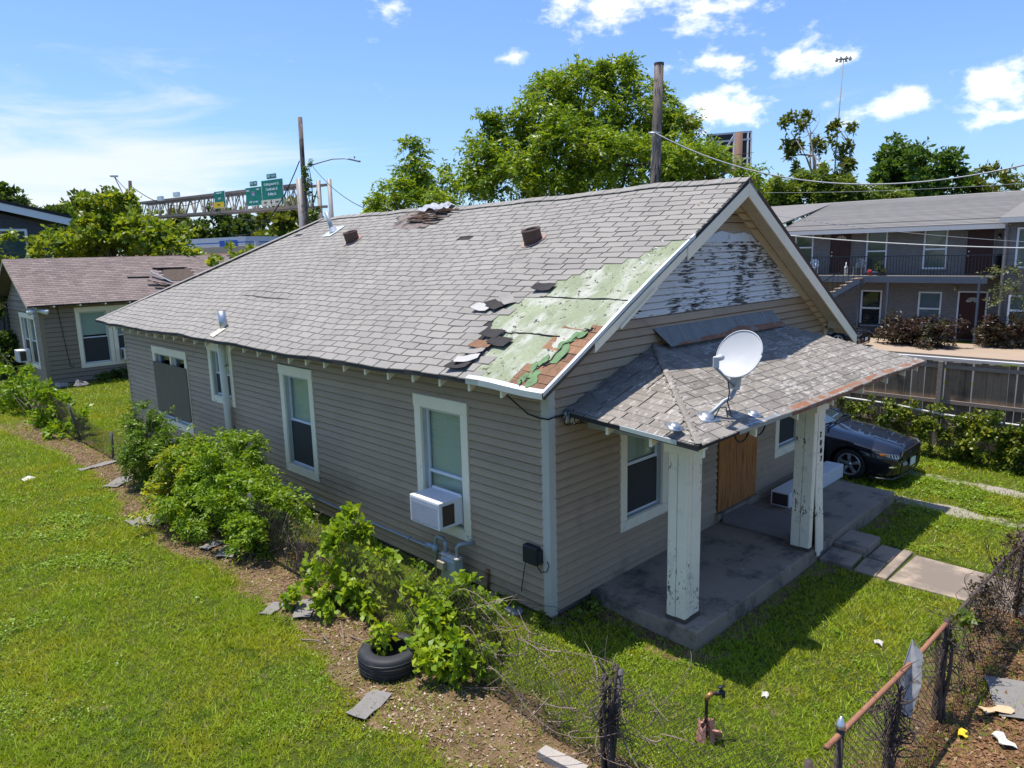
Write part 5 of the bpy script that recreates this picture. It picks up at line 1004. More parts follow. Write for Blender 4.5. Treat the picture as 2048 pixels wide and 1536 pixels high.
# low commercial building
def shop():
    A = at(330, 500, 74); B = at(499, 500, 66); A[2] = B[2] = 0; t = thing('commercial_building', (A+B)/2, 'low pale commercial building with tan band and blue lettering', 'building')
    zz = lambda x, y: float(onv(A, B, x, y)[2]); d = (B-A)/np.linalg.norm(B-A); n = np.array([d[1], -d[0], 0]);
    if np.dot(n, CAM-A) < 0: n = -n
    def band(z0, z1, off, name, m): mb = MB(); a, b = A+n*off, B+n*off; mb.prism([(a[0], a[1], z0), (b[0], b[1], z0), (b[0], b[1], z1), (a[0], a[1], z1)], tuple(-n*(8+off))); return mb.build(name, m, t)
    zt_, z1, z2, z3, z4 = zz(470, 474), zz(470, 488), zz(470, 493), zz(470, 508), 0
    wht = M('parapet_white', (.55, .56, .60), .6, .08, .6); band(z1, zt_, .3, 'parapet', wht); band(z3, z2, .5, 'awning', M('tan_band', (.40, .31, .24), .7, .08, .8)); band(z2, z1, .35, 'sign_band', M('grey_band', (.45, .46, .47), .6)); band(-.1, z3, 0, 'wall', M('pale_wall', (.50, .50, .50), .7, .06, .7)); band(zt_-.55, zt_-.45, .31, 'blue_stripe', signblue)
    c = onv(A, B, 464, 487)+n*.36; mb = MB(); w_ = d*1.35; mb.prism([c-w_-[0, 0, .28], c+w_-[0, 0, .28], c+w_+[0, 0, .28], c-w_+[0, 0, .28]], tuple(n*.06)); sg = mb.build('shop_sign', signblue, t); mb = MB(); put_text(mb, 'TAD', .5, c+n*.08, d, (0, 0, 1)); mb.build('lettering', signwhite, sg, kind='stuff')
    q = on('y', 52., 515, 512); mb = MB(); mb.box(q[0]-.14, q[0]+.14, 51.9, 52.1, 0, q[2]+1.2); o = mb.build('white_pillar', M('pillar_white', (.6, .6, .6), .6)); o['label'] = 'slim white pillar showing above the rear roof edge'; o['category'] = 'pillar'
    q = on('y', 46., 400, 520); mb = MB(); mb.prism([(q[0]-6, 46, q[2]-.9), (q[0]+7, 46, q[2]-.9), (q[0]+7, 49, q[2]+.35), (q[0]-6, 49, q[2]+.35)], (0, 0, .1)); mb.prism([(q[0]-6, 52, q[2]-.9), (q[0]+7, 52, q[2]-.9), (q[0]+7, 49, q[2]+.35), (q[0]-6, 49, q[2]+.35)], (0, 0, .1)); s = thing('low_house', (q[0], 49, 0), 'low house with dark red brown roof behind the leafy trees', 'house'); mb.build('roof', M('redbrown_roof', (.14, .07, .05), .9, .15, 2), s); mb = MB(); mb.box(q[0]-5.5, q[0]+6.5, 46.5, 51.5, 0, q[2]-.8); mb.build('wall', siding, s)
shop()
# ------------------------------------------------------------------ apartment block on the right
def apartments():
    XP = 35.; t = thing('apartment_block', (XP+3, 5, 0), 'two storey grey brick apartment block with balcony and outside stair', 'building')
    bm = bpy.data.materials.new('grey_brick'); bm.use_nodes = True; n = NT(bm.node_tree); b = n.n['Principled BSDF']; P = n.new('ShaderNodeNewGeometry').outputs['Position']
    sp = n.new('ShaderNodeSeparateXYZ'); n.put(sp.inputs[0], P); cb = n.new('ShaderNodeCombineXYZ'); n.put(cb.inputs[0], n.math('ADD', sp.outputs[1], sp.outputs[0])); n.put(cb.inputs[1], sp.outputs[2])
    bt = n.new('ShaderNodeTexBrick'); n.put(bt.inputs['Vector'], cb.outputs[0]); bt.inputs['Scale'].default_value = 1; bt.inputs['Brick Width'].default_value = .22; bt.inputs['Row Height'].default_value = .08; bt.inputs['Mortar Size'].default_value = .008
    bt.inputs['Color1'].default_value = (.175, .163, .155, 1); bt.inputs['Color2'].default_value = (.22, .205, .195, 1); bt.inputs['Mortar'].default_value = (.135, .125, .118, 1); n.put(b.inputs['Base Color'], bt.outputs[0]); b.inputs['Roughness'].default_value = .8
    bu = n.new('ShaderNodeBump'); bu.inputs['Strength'].default_value = .5; bu.inputs['Distance'].default_value = .01; n.put(bu.inputs['Height'], bt.outputs['Fac']); bu.invert = True; n.put(b.inputs['Normal'], bu.outputs[0])
    XW = 33.7; q = lambda x, y, pl=XP: on('x', pl, x, y)
    rc = lambda x0, y0, x1, y1, pl=XP: (lambda a, c: (float(min(a[1], c[1])), float(max(a[1], c[1])), float(min(a[2], c[2])), float(max(a[2], c[2]))))(q(x0, y0, pl), q(x1, y1, pl))
    uw = [rc(1592, 461, 1625, 530), rc(1735, 460, 1771, 545), rc(1850, 459, 1891, 538)]; ud = [rc(1660, 461, 1702, 548), rc(1934, 458, 1985, 552)]
    lw = [rc(1723, 580, 1760, 652), rc(1838, 583, 1879, 652)]; ld = [rc(1917, 582, 1968, 681)]
    rw = [rc(2036, 455, 2085, 536, XW), rc(2018, 590, 2075, 654, XW)]
    yS = float(q(2006, 500, XW)[1]); MP = lambda pl: (lambda s, z, nn: (pl-nn, s, z)); zE_ = 5.72
    mb = MB()
    for r in rects_minus(yS-.3, 24, -.1, 6.0, uw+ud+lw+ld): wall_box(mb, MP(XP), r, -.25, 0)
    mb.build('wall', bm, t); mb = MB()
    for r in rects_minus(-16, yS, -.1, 6.0, rw): wall_box(mb, MP(XW), r, -.25, 0)
    mb.box(XW+.25, XP+.2, yS-.25, yS, -.1, 6.0); mb.build('wing_wall', bm, t)
    mb = MB(); mb.box(XP+.6, XP+.7, -16, 24, 0, 6); mb.box(XW+.5, XW+.55, -16, yS-.3, 0, 6); mb.build('interior_lining', darkin, t)
    wht = MATS['clean_white']
    def win(r, pl, m=None):
        s0, s1, z0, z1 = r; mp = MP(pl); mb = MB(); f = .075
        for k in [(s0, s0+f, z0, z1), (s1-f, s1, z0, z1), (s0+f, s1-f, z1-f, z1), (s0+f, s1-f, z0, z0+f), (s0+f, s1-f, (z0+z1)/2-.04, (z0+z1)/2+.04)]: wall_box(mb, mp, k, -.1, .03)
        w = mb.build('window', wht, t); mb = MB(); wall_box(mb, mp, (s0+f, s1-f, z0+f, (z0+z1)/2-.04), -.07, -.06); wall_box(mb, mp, (s0+f, s1-f, (z0+z1)/2+.04, z1-f), -.07, -.06); mb.build('pane', m or M('green_pane', (.05, .075, .062), .06, .3, .9, coat=1.), w)
        mb = MB(); wall_box(mb, mp, (s0-.04, s1+.04, z0-.09, z0), -.02, .05); mb.build('sill', bm, w); return w
    dk = M('dark_pane', (.02, .028, .028), .05, .3, 1.2, coat=1.); win(uw[0], XP); win(uw[1], XP); win(uw[2], XP, M('pale_green_pane', (.11, .15, .13), .08, .1, .8, coat=1.)); win(lw[0], XP, dk); win(lw[1], XP, M('blue_pane', (.10, .15, .17), .05, .4, 1.4, coat=1.)); [win(r, XW, MATS['pale_green_pane']) for r in rw]
    dm = M('maroon_door', (.052, .014, .013), .4, .1, 3)
    for i, r in enumerate(ud+ld):
        s0, s1, z0, z1 = r; mp = MP(XP); mb = MB(); wall_box(mb, mp, (s0+.07, s1-.07, z0, z1-.07), -.09, -.03); dr = mb.build('door', dm, t)
        mb = MB(); fm = wht if i == 2 else bm
        for k in [(s0, s0+.07, z0, z1), (s1-.07, s1, z0, z1), (s0+.07, s1-.07, z1-.07, z1)]: wall_box(mb, mp, k, -.1, .03)
        mb.build('door_frame', fm, dr)
        for row in range(2):
            for c_ in range(2): w_ = (s1-s0-.14)/2; mb = MB(); wall_box(mb, mp, (s0+.07+c_*w_+.08, s0+.07+(c_+1)*w_-.08, z0+.2+row*.75, z0+.8+row*.75), -.03, -.015); mb.build('door_panel', dm, dr)
        if i != 1:
            mb = MB(); c_ = (s0+s1)/2
            for k in range(4):
                a0, a1 = math.pi*k/4+.06, math.pi*(k+1)/4-.06; mb.prism([mp(c_+.08*math.cos(a0), z1-.55+.06*math.sin(a0), -.028), mp(c_+.30*math.cos(a0), z1-.55+.26*math.sin(a0), -.028), mp(c_+.30*math.cos(a1), z1-.55+.26*math.sin(a1), -.028), mp(c_+.08*math.cos(a1), z1-.55+.06*math.sin(a1), -.028)], (-.01, 0, 0))
            mb.build('fan_light', M('fan_glass', (.45, .42, .38), .2, .3, 9), dr)
        mb = MB(); mb.tube([mp(s1-.17, z0+1.0, -.03), mp(s1-.17, z0+1.0, .05)], .045, 8); mb.tube([mp(s1-.17, z0+1.2, -.03), mp(s1-.17, z0+1.2, .02)], .035, 8); mb.build('door_knob', M('knob_steel', (.6, .58, .55), .3, metal=.8), dr)
    # roof
    rm = M('grey_far_shingle', (.195, .183, .172), .95, .12, .9, .14, 12, bump=.3, bs=20, rnd=.1)
    zr_ = 6.72; XE = XP-1.05; XEW = XW-.6
    mb = MB(); mb.prism([(XE, yS-.4, 5.62), (XE, 13.2, 5.62), (XP+7, 13.2, 7.5), (XP+7, yS-.4, 7.5)], (0, 0, .08)); rf = mb.build('roof', rm, t)
    mb = MB(); mb.prism([(XEW, -16, 5.86), (XEW, yS+.1, 5.86), (XP+7, yS+.1, 7.53), (XP+7, -16, 7.53)], (0, 0, .08)); mb.build('wing_roof', rm, rf); mb = MB(); mb.prism([(XEW+.9, 13.2, 6.0), (XEW+.9, 24, 6.0), (XP+7, 24, 7.5), (XP+7, 13.2, 7.5)], (0, 0, .08)); mb.build('wing_roof', rm, rf)
    for k in range(26):                                          # visible shingle courses
        x = XE+.02+k*.30; zz_ = 5.705+(x-XE)*(7.5-5.62)/(XP+7-XE); mb = MB(); mb.hexa([(x, yS-.3, zz_), (x+.3, yS-.3, zz_+.066), (x+.3, 13.2, zz_+.066), (x, 13.2, zz_), (x, yS-.3, zz_+.022), (x+.3, yS-.3, zz_+.074), (x+.3, 13.2, zz_+.074), (x, 13.2, zz_+.022)]); mb.build('shingle_course', rm, rf)
    gut = M('gutter_white', (.56, .55, .53), .6, .05)
    mb = MB(); mb.box(XE-.06, XE, yS-.35, 13.2, 5.46, 5.66); mb.build('gutter', gut, rf); mb = MB(); mb.box(XEW-.06, XEW, -16, yS+.12, 5.70, 5.92); mb.build('gutter', gut, rf)
    mb = MB(); mb.prism([(XE, yS-.35, 5.5), (XEW, yS+.1, 5.72), (XEW, yS+.1, 5.92), (XE, yS-.1, 5.68)], (.02, 0, 0)); mb.build('gutter_return', gut, rf)
    mb = MB(); mb.box(XE, XP, yS-.3, 13.2, 5.5, 5.52); mb.build('soffit', gut, rf)
    mb = MB(); mb.tube([(XW-.08, yS-.12, 0), (XW-.08, yS-.12, 5.7)], .06, 8); mb.build('downpipe', bm, t)
    # balcony, rail, stair, posts
    XB = 33.55; deckz = float(q(1830, 552, XB)[2]); yb0 = float(q(1986, 556, XB)[1]); yb1 = 13.4; stl = M('blue_grey_steel', (.105, .125, .155), .5, .08, 4, metal=.3); blk = M('rail_black', (.028, .030, .036), .5)
    mb = MB(); mb.box(XB, XP-.001, yb0, yb1, deckz-.08, deckz); dk_ = mb.build('balcony', M('deck_concrete', (.30, .26, .21), .85, .1, 3), t)
    mb = MB(); mb.box(XB-.08, XB-.002, yb0+.2, yb1, deckz-.34, deckz-.02); mb.build('edge_beam', stl, dk_)
    mb = MB(); mb.box(XB-.03, XB+.01, yb0, yb1, deckz+.98, deckz+1.02); mb.box(XB-.02, XB, yb0, yb1, deckz+.09, deckz+.12); mb.box(XB-.03, XP, yb0-.02, yb0+.02, deckz+.98, deckz+1.02); rl = mb.build('railing', blk, dk_)
    y = yb0+.05; bmsh = None
    while y < yb1:
        mw = Matrix.Translation((XB-.01, y, deckz+.0)); mb = MB(); mb.box(-.011, .011, -.011, .011, .02, 1.0)
        if bmsh is None: bmsh = mb.build('baluster', blk, dk_, mw=mw).data
        else: link(bpy.data.objects.new('baluster', bmsh), dk_, mw=mw)
        y += .145
    mb = MB(); mb.box(XB+.03, XP, yb0+.03, yb0+.06, deckz+.05, deckz+.95); mb.build('solid_end_panel', stl, dk_)
    for (x_, yy) in ((1716, 680), (1773, 690), (1954, 693)):
        yv = float(q(x_, 620, XB-.04)[1]); mb = MB(); mb.box(XB-.09, XB+.01, yv-.05, yv+.05, 0, deckz-.345); mb.build('post', stl, t)
    y0s, y1s = float(q(1728, 556, XB-.5)[1]), float(q(1665, 612, XB-.5)[1]); mb = MB(); z0s, z1s = deckz-.1, deckz-.1-(y1s-y0s)*.62
    mb.beam((XB-.15, y0s, z0s-.1), (XB-.15, y1s+3.0, z1s-3*.62-.1), .06, .26); mb.beam((XB-1.2, y0s, z0s-.1), (XB-1.2, y1s+3.0, z1s-3*.62-.1), .06, .26); sr = mb.build('stair', stl, t)
    for k in range(13): mb = MB(); yy = y0s+.15+k*.28; mb.box(XB-1.17, XB-.18, yy, yy+.27, z0s-.05-k*.174, z0s-k*.174); mb.build('tread', M('tread_tan', (.36, .27, .18), .8, .1, 6), sr)
    mb = MB(); mb.beam((XB-1.2, y0s, z0s+.95), (XB-1.2, y1s+3, z1s-3*.62+.95), .04, .04); mb.build('stair_handrail', blk, sr)
    for k in range(18): mb = MB(); yy = y0s+k*.26; zz_ = z0s-k*.161; mb.box(XB-1.21, XB-1.19, yy, yy+.02, zz_, zz_+.95); mb.build('baluster', blk, sr)
    for (x_, y_, nm) in ((1648, 474, 0), (2000, 470, 1), (1912, 575, 2)):
        p = q(x_, y_); o = thing('wall_lamp', p, ['small dark wall lamp beside the left upper flat door', 'small dark wall lamp right of the upper right flat door', 'yellowish ceiling lamp over the ground floor door'][nm], 'lamp'); mb = MB(); mb.tube([p+[-.02, 0, -.08], p+[-.1, 0, -.06], p+[-.1, 0, .08]], [.05, .08, .05], 10); mb.build('shade', black if nm < 2 else M('lamp_amber', (.45, .33, .12), .4), o, True); mb = MB(); mb.tube([p+[-.12, 0, -.14], p+[-.12, 0, -.06]], .05, 8); mb.build('bulb_glass', M('lamp_glass', (.6, .58, .5), .3), o, True)
    # balcony and patio furniture
    def chair(p, m, label):
        o = thing('plastic_chair', p, label, 'chair', 'patio chairs'); p = np.array(p, float)
        mb = MB(); mb.box(p[0]-.22, p[0]+.22, p[1]-.22, p[1]+.22, p[2]+.40, p[2]+.44); bevel(mb.build('seat', m, o), .02)
        mb = MB(); n_ = 9; V = []
        for i in range(n_):
            a = math.pi*i/(n_-1); V += [(p[0]+.2, p[1]+.24*math.cos(a), p[2]+.44), (p[0]+.26, p[1]+.26*math.cos(a), p[2]+.62+.26*math.sin(a))]
        mb.add(V, [(2*i, 2*i+1, 2*i+3, 2*i+2) for i in range(n_-1)]); ob = mb.build('backrest', m, o); sm_ = ob.modifiers.new('solid', 'SOLIDIFY'); sm_.thickness = .025
        for sx in (-.2, .2):
            for sy in (-.21, .21): mb = MB(); mb.beam((p[0]+sx, p[1]+sy, p[2]), (p[0]+sx*.9, p[1]+sy*.9, p[2]+.42), .05, .05, (1, 0, 0)); mb.build('leg', m, o)
        for sy in (-.25, .25): mb = MB(); mb.tube([(p[0]-.2, p[1]+sy, p[2]+.42), (p[0]-.22, p[1]+sy, p[2]+.63), (p[0]+.22, p[1]+sy, p[2]+.66)], .022, 6); mb.build('armrest', m, o, True)
    wp_ = M('white_plastic', (.62, .63, .64), .45); pz = lambda x, y: on('z', .06, x, y)
    p = q(1857, 662, 34.3); chair((34.3, float(p[1]), .06), wp_, 'white plastic chair between two purple shrubs by the flats'); p = q(1782, 660, 34.3); chair((34.3, float(p[1]), .06), M('dark_green_plastic', (.02, .05, .045), .5), 'dark green plastic chair behind a thin post on the patio')
    p = q(1718, 530, 34.3); chair((34.3, float(p[1]), deckz), M('cream_plastic', (.40, .38, .34), .5), 'cream chair on the upper balcony beside potted plants'); 
    p = q(1626, 520, 34.2); chair((34.2, float(p[1]), deckz), wp_, 'white chair at the far left end of the upper balcony')
    p = q(1740, 655, 34.2); o = thing('patio_bench', (34.2, p[1], .05), 'dark bench table under the lower left window of the flats', 'bench'); mb = MB(); mb.box(33.95, 34.45, p[1]-.75, p[1]+.75, .62, .68); mb.build('top', M('bench_dark', (.03, .035, .04), .6), o)
    for sy in (-.65, .65): mb = MB(); mb.box(34.0, 34.4, p[1]+sy-.04, p[1]+sy+.04, .05, .62); mb.build('leg', MATS['bench_dark'], o)
    p = q(1766, 535, 33.9); b_ = np.array([33.9, p[1], deckz]); o = thing('potted_plant', b_, 'bushy green plant in a pot on the upper balcony', 'plant'); mb = MB(); mb.tube([b_, b_+[0, 0, .25]], [.12, .16], 12); mb.build('pot', M('pot_dark', (.06, .05, .045), .7), o); leaf_obj('foliage', blob_leaves([(b_+[0, 0, .5], .28, 1)], 60, .12, .05, 5, .15), leaf_mat('pot_leaf', (.05, .09, .015), (.10, .13, .02)), o)
    p = q(1740, 545, 33.9); mb = MB(); mb.tube([(33.9, p[1], deckz), (33.9, p[1], deckz+.3)], [.1, .12], 12); o = mb.build('red_bucket', M('red_plastic', (.35, .02, .03), .5), None, True); o['label'] = 'small red bucket on the upper balcony floor'; o['category'] = 'bucket'
    p = q(1692, 540, 33.9); mb = MB(); mb.tube([(33.9, p[1], deckz), (33.9, p[1], deckz+.45), (33.9, p[1], deckz+.55), (33.9, p[1], deckz+.7)], [.09, .09, .03, .03], 12); o = mb.build('white_bottle', wp_, None, True); o['label'] = 'tall white spray bottle on the upper balcony floor'; o['category'] = 'bottle'
apartments()
# ------------------------------------------------------------------ poles, wires, road gantry, billboard
def wires(name, label, A, B, sg, r=.012, m=wire, n=24, cat='cable'):
    A = np.array(A, float); B = np.array(B, float); mb = MB(); mb.tube([A+(B-A)*t-np.array([0, 0, sg*4*t*(1-t)]) for t in np.linspace(0, 1, n+1)], r, 5); o = mb.build(name, m, None, True); o['label'] = label; o['category'] = cat; return o
def pole(px0, py0, px1, py1, D, r, label):
    a = at(px0, py0, D); b = at(px1, py1, D); d = (b-a); k = -a[2]/d[2]; base = a+d*k; base[2] = 0
    t = thing('utility_pole', base, label, 'utility pole'); mb = MB(); P_ = [base-[0, 0, .3]]+[base+(a-base)*s for s in (.3, .6, .85, 1)]
    mb.tube(P_, [r*1.2, r*1.12, r*1.05, r, r*.97], 14); mb.build('pole', polewood, t, True); return t, base, a
PB, pbb, pbt = pole(1318, 128, 1309, 420, 20.2, .135, 'thick weathered utility pole standing in front of the big tree')
mb = MB(); mb.tube([pbt-[0, 0, .03], pbt+[0, 0, .03]], .142, 14); mb.build('cap', M('pole_cap', (.10, .08, .07), .8), PB)
hk = at(1310, 266, 20.05); mb = MB(); mb.tube([hk+AX[0]*-.18, hk, hk+AX[0]*.16], .03, 8); mb.tube([hk, hk-[0, 0, .18]+AX[0]*-.1], .015, 6); mb.build('cable_clamp', gvmetal, PB, True)
mb = MB(); mb.tube([at(1296, 330, 20.0), at(1312, 270, 20.0), at(1309, 300, 20.0), at(1300, 350, 20.05)], .008, 5); mb.build('ground_wire', wiregrey, PB, True)
P1, p1b, p1t = pole(600, 235, 615, 490, 40., .125, 'tall bare utility pole beside the road gantry')
_pw = polewood; polewood = M('dark_pole_wood', (.05, .036, .032), .9, .2, 2)
P3, p3b, p3t = pole(260, 362, 262, 440, 58., .13, 'dark utility pole rising from the leafy trees at left'); polewood = _pw
# street light arm on the tall pole
a0 = at(612, 334, 39.8); mb = MB(); mb.tube([a0, at(640, 325, 39.6), at(665, 318, 39.4), at(690, 317, 39.2), at(700, 319, 39.1)], .035, 8); mb.build('lamp_arm', M('arm_grey', (.32, .33, .34), .5, metal=.5), P1, True)
mb = MB(); c = at(710, 321, 39.0); mb.beam(at(699, 318, 39.1), at(720, 323, 38.9), .18, .10); bevel(mb.build('lamp_head', MATS['arm_grey'], P1), .03); mb = MB(); e = at(709, 315, 39); mb.tube([e-[0, 0, .04], e+[0, 0, .06]], .04, 8); mb.build('photocell', MATS['arm_grey'], P1)
vn = thing('pole_vine', p1b, 'leafy vine climbing the tall pole by the gantry', 'vine'); mb = MB(); st = [at(x, y, 39.7) for x, y in ((634, 500), (630, 440), (625, 390), (621, 350), (618, 335))]; mb.tube(st, .02, 5); mb.build('stem', bark, vn, True)
leaf_obj('foliage', blob_leaves([(at(x, y, 39.6), (.25*k, .25*k, .5), k) for x, y, k in ((635, 480, 1.6), (630, 450, 1.2), (627, 420, .9), (624, 385, .7), (621, 350, .5), (614, 330, .8))], 34, .16, .10, 5, .25), leaf_mat('vine_leaf', (.06, .11, .012), (.14, .19, .02)), vn)
wires('power_line', 'black cable running down left from the tall pole', at(599, 322, 40), at(470, 470, 46), 1.2, .03)
wires('power_line', 'thin cable running down right from the street light arm', at(626, 334, 39.6), at(738, 420, 30), .3, .016)
wires('power_line', 'cable sagging between the dark left pole and the trees', at(262, 372, 58), at(400, 402, 62), .9, .03)
wires('power_line', 'thin cable sloping up left from the dark left pole to a lamp', at(260, 385, 58), at(230, 354, 60), .1, .025)
wires('power_line', 'long low cable passing behind the gantry signs', at(420, 418, 62), at(545, 442, 70), .3, .035)
lm = at(228, 352, 60); lt = thing('street_lamp', lm, 'tiny white lamp head above the left trees', 'lamp'); mb = MB(); mb.beam(lm-AX[0]*.3, lm+AX[0]*.3, .3, .18); bevel(mb.build('lamp_head', signwhite, lt), .05)
mb = MB(); mb.tube([lm, lm+AX[0]*.4-[0, 0, 1.], at(262, 420, 60)], .04, 6); mb.build('lamp_arm', MATS['arm_grey'], lt, True)
wires('service_line', 'thick twisted grey service cable from the big pole out to the right', hk, at(2120, 312, 14.5), 0.92, .018, wiregrey, 40)
wires('service_line', 'pale double cable crossing in front of the balcony', at(1570, 470, 17), at(2110, 497, 13.5), .06, .012, M('pale_cable', (.45, .45, .43), .5), 20)
wires('service_line', 'thin cable crossing below the apartment eaves', at(1545, 430, 24), at(2110, 487, 20), .12, .008, wiregrey, 20)
wires('service_line', 'hair thin cable crossing the right hand trees', at(1500, 385, 30), at(2110, 362, 24), .12, .008, wiregrey, 20)
# overhead sign gantry
def gantry():
    Rb, Lb = at(600, 413, 70), at(262, 437, 90); Rt, Lt = at(600, 369, 70), at(262, 408, 90)
    t = thing('sign_gantry', (Rb[0], Rb[1], 0), 'rusty steel truss gantry over the highway carrying green signs', 'sign gantry'); d = Lb-Rb; dh = np.array([d[0], d[1], 0]); dh /= np.linalg.norm(dh); nb = np.cross(dh, [0, 0, 1.])
    if np.dot(nb, Rb-CAM) < 0: nb = -nb
    dep = 2.2; N = 34
    for z, (P0, P1_) in enumerate(((Rb, Lb), (Rt, Lt))):
        for k in (0, 1): mb = MB(); mb.beam(P0+nb*dep*k-dh*1.3, P1_+nb*dep*k, .24, .24); mb.build('chord', trussm, t)
    mb = MB()
    for i in range(N):
        s0, s1 = i/N, (i+1)/N
        for k in (0, 1):
            a, b = Rb+(Lb-Rb)*s0+nb*dep*k, Rt+(Lt-Rt)*s1+nb*dep*k; c, e = Rt+(Lt-Rt)*s0+nb*dep*k, Rb+(Lb-Rb)*s1+nb*dep*k
            if i % 2: mb.beam(a, b, .085, .085)
            else: mb.beam(c, e, .085, .085)
            if i % 2: mb.beam(a, c, .07, .07)
        mb.beam(Rb+(Lb-Rb)*s0, Rb+(Lb-Rb)*s0+nb*dep, .08, .08); mb.beam(Rt+(Lt-Rt)*s0, Rt+(Lt-Rt)*s0+nb*dep, .08, .08); mb.beam(Rt+(Lt-Rt)*s0, Rt+(Lt-Rt)*s1+nb*dep, .07, .07)
    mb.build('lattice', trussm, t, kind='stuff')
    for k in (0, 1):
        for off in (0.0, -3.0) if k else (0.0, -.35):
            p = Rb-dh*(-off if False else 0)+nb*dep*k*1.1+dh*off*.55; mb = MB(); mb.tube([(p[0], p[1], -.1), (p[0], p[1], Rt[2]+.5)], .22, 10); mb.build('leg', M('leg_steel', (.33, .30, .28), .6, .15, 1.2, metal=.3, dirt=((.22, .13, .08), 1.5, .56, .72)), t, True)
    # signs: reading direction runs along the truss towards its right end
    rd = -dh; up = np.array([0, 0, 1.]); nf = -nb; A_, B_ = Rb+nf*.5, Lb+nf*.5
    def panel(x0, y0, x1, y1, name, m, par, off=0., label=None, cat=None):
        p = onv(A_, B_, x0, y0); q = onv(A_, B_, x1, y1); r = onv(A_, B_, x1, (y0+y1)/2); l = onv(A_, B_, x0, (y0+y1)/2); w = abs(np.dot(r-l, rd)); c = (l+r)/2; hgt = abs((p[2]-onv(A_, B_, x0, y1)[2]))
        mb = MB(); e = rd*w/2; u = up*hgt/2; c = c+nf*off; mb.prism([c-e-u, c+e-u, c+e+u, c-e+u], tuple(nf*.06)); o = mb.build(name, m, par); return o, c+nf*.062, w, hgt
    def sign(x0, y0, x1, y1, label, lines, foot=None, tab=None):
        c = onv(A_, B_, (x0+x1)/2, (y0+y1)/2); s = thing('highway_sign', c, label, 'sign')
        _, _, w, h = panel(x0, y0, x1, y1, 'border', signwhite, s); k = .7
        pn, c, w2, h2 = panel(x0+k, y0+k, x1-k, y1-k, 'panel', signgreen, s, .062)
        mb = MB()
        for txt, fx, fy, sz in lines: put_text(mb, txt, sz*h, c+rd*w*fx+up*h*fy, rd, up, .02)
        if mb.v: mb.build('lettering', signwhite, s, kind='stuff')
        if foot:
            fp, fc, fw, fh = panel(x0+k, y0+(y1-y0)*foot[2], x1-k, y1-k, 'foot_panel', foot[0], s, .13); mb = MB()
            if foot[1] == 'exit':
                put_text(mb, 'EXIT', fh*.45, fc-rd*fw*.29, rd, up, .02); put_text(mb, 'ONLY', fh*.45, fc+rd*fw*.29, rd, up, .02); ar = lambda a, b: fc+rd*a*fh+up*b*fh+nf*.02
                mb.prism([ar(-.09, .4), ar(.09, .4), ar(.09, -.02), ar(.27, -.02), ar(0, -.42), ar(-.27, -.02), ar(-.09, -.02)], tuple(nf*.02))
            else: put_text(mb, foot[1], fh*.42, fc, rd, up, .02)
            mb.build('foot_lettering', M('sign_black', (.02, .02, .02), .6), fp, kind='stuff')
        if tab:
            tb, tcn, tw, th = panel(*tab[:4], 'exit_tab_border', signwhite, s); k2 = .5; tb2, tcn, _, _ = panel(tab[0]+k2, tab[1]+k2, tab[2]-k2, tab[3]-k2, 'exit_tab', signgreen, s, .062); mb = MB(); put_text(mb, tab[4], th*.62, tcn, rd, up, .02); mb.build('exit_tab_lettering', signwhite, tb2, kind='stuff')
        return s, c, w, h
    sign(525.5, 359.5, 567.5, 411, 'largest green highway sign, three street names above a faded panel', [('Collingsworth St', 0, .33, .145), ('Cavalcade St', 0, .14, .155), ('Kelley St', 0, -.05, .155)], (signcream, 'exit', .77), (534.5, 347.5, 553, 357.5, 'EXIT 131A'))
    s, c, w, h = sign(493.5, 374.5, 525, 411.5, 'green highway sign with route shield, WEST and EAST', [('WEST', -.32, .32, .13), ('EAST', .30, .36, .13), ('EXIT 1/2 MILE', 0, -.30, .14)], None, (501, 362.5, 515, 372.5, 'EXIT 134'))
    sh = [(-.5, .5), (-.25, .42), (0, .5), (.25, .42), (.5, .5), (.56, .1), (.4, -.3), (0, -.6), (-.4, -.3), (-.56, .1)]; S_ = h*.22; cc = c+up*h*.13
    mb = MB(); mb.prism([cc+rd*a*S_*1.12+up*b*S_*1.12 for a, b in sh], tuple(nf*.02)); o1 = mb.build('shield_border', signwhite, s); mb = MB(); mb.prism([cc+nf*.022+rd*a*S_+up*b*S_ for a, b in sh], tuple(nf*.02)); mb.build('shield', signblue, s)
    mb = MB(); mb.prism([cc+nf*.044+rd*a*S_+up*b*S_ for a, b in ((-.5, .5), (-.25, .42), (0, .5), (.25, .42), (.5, .5), (.53, .25), (-.53, .25))], tuple(nf*.02)); mb.build('shield_crown', signred, s); mb = MB(); put_text(mb, '610', S_*.55, cc+nf*.05-up*S_*.08, rd, up, .02); mb.build('shield_number', signwhite, s, kind='stuff')
    sign(430.5, 382.5, 451.5, 416, 'narrow green highway sign with bright yellow lower panel', [('EXPRESS LANE', 0, .38, .095), ('1/2 MI', 0, .05, .13)], (signyellow, 'ONLY', .66))
    for x, y in ((353, 389), (321, 397)): p = onv(A_, B_, x, y); mb = MB(); mb.beam(p-rd*.5, p+rd*.5, .3, .5); o = mb.build('luminaire_box', signwhite); o['label'] = 'small pale box on top of the gantry, %s of the two' % ('right' if x > 340 else 'left'); o['category'] = 'box'
gantry()
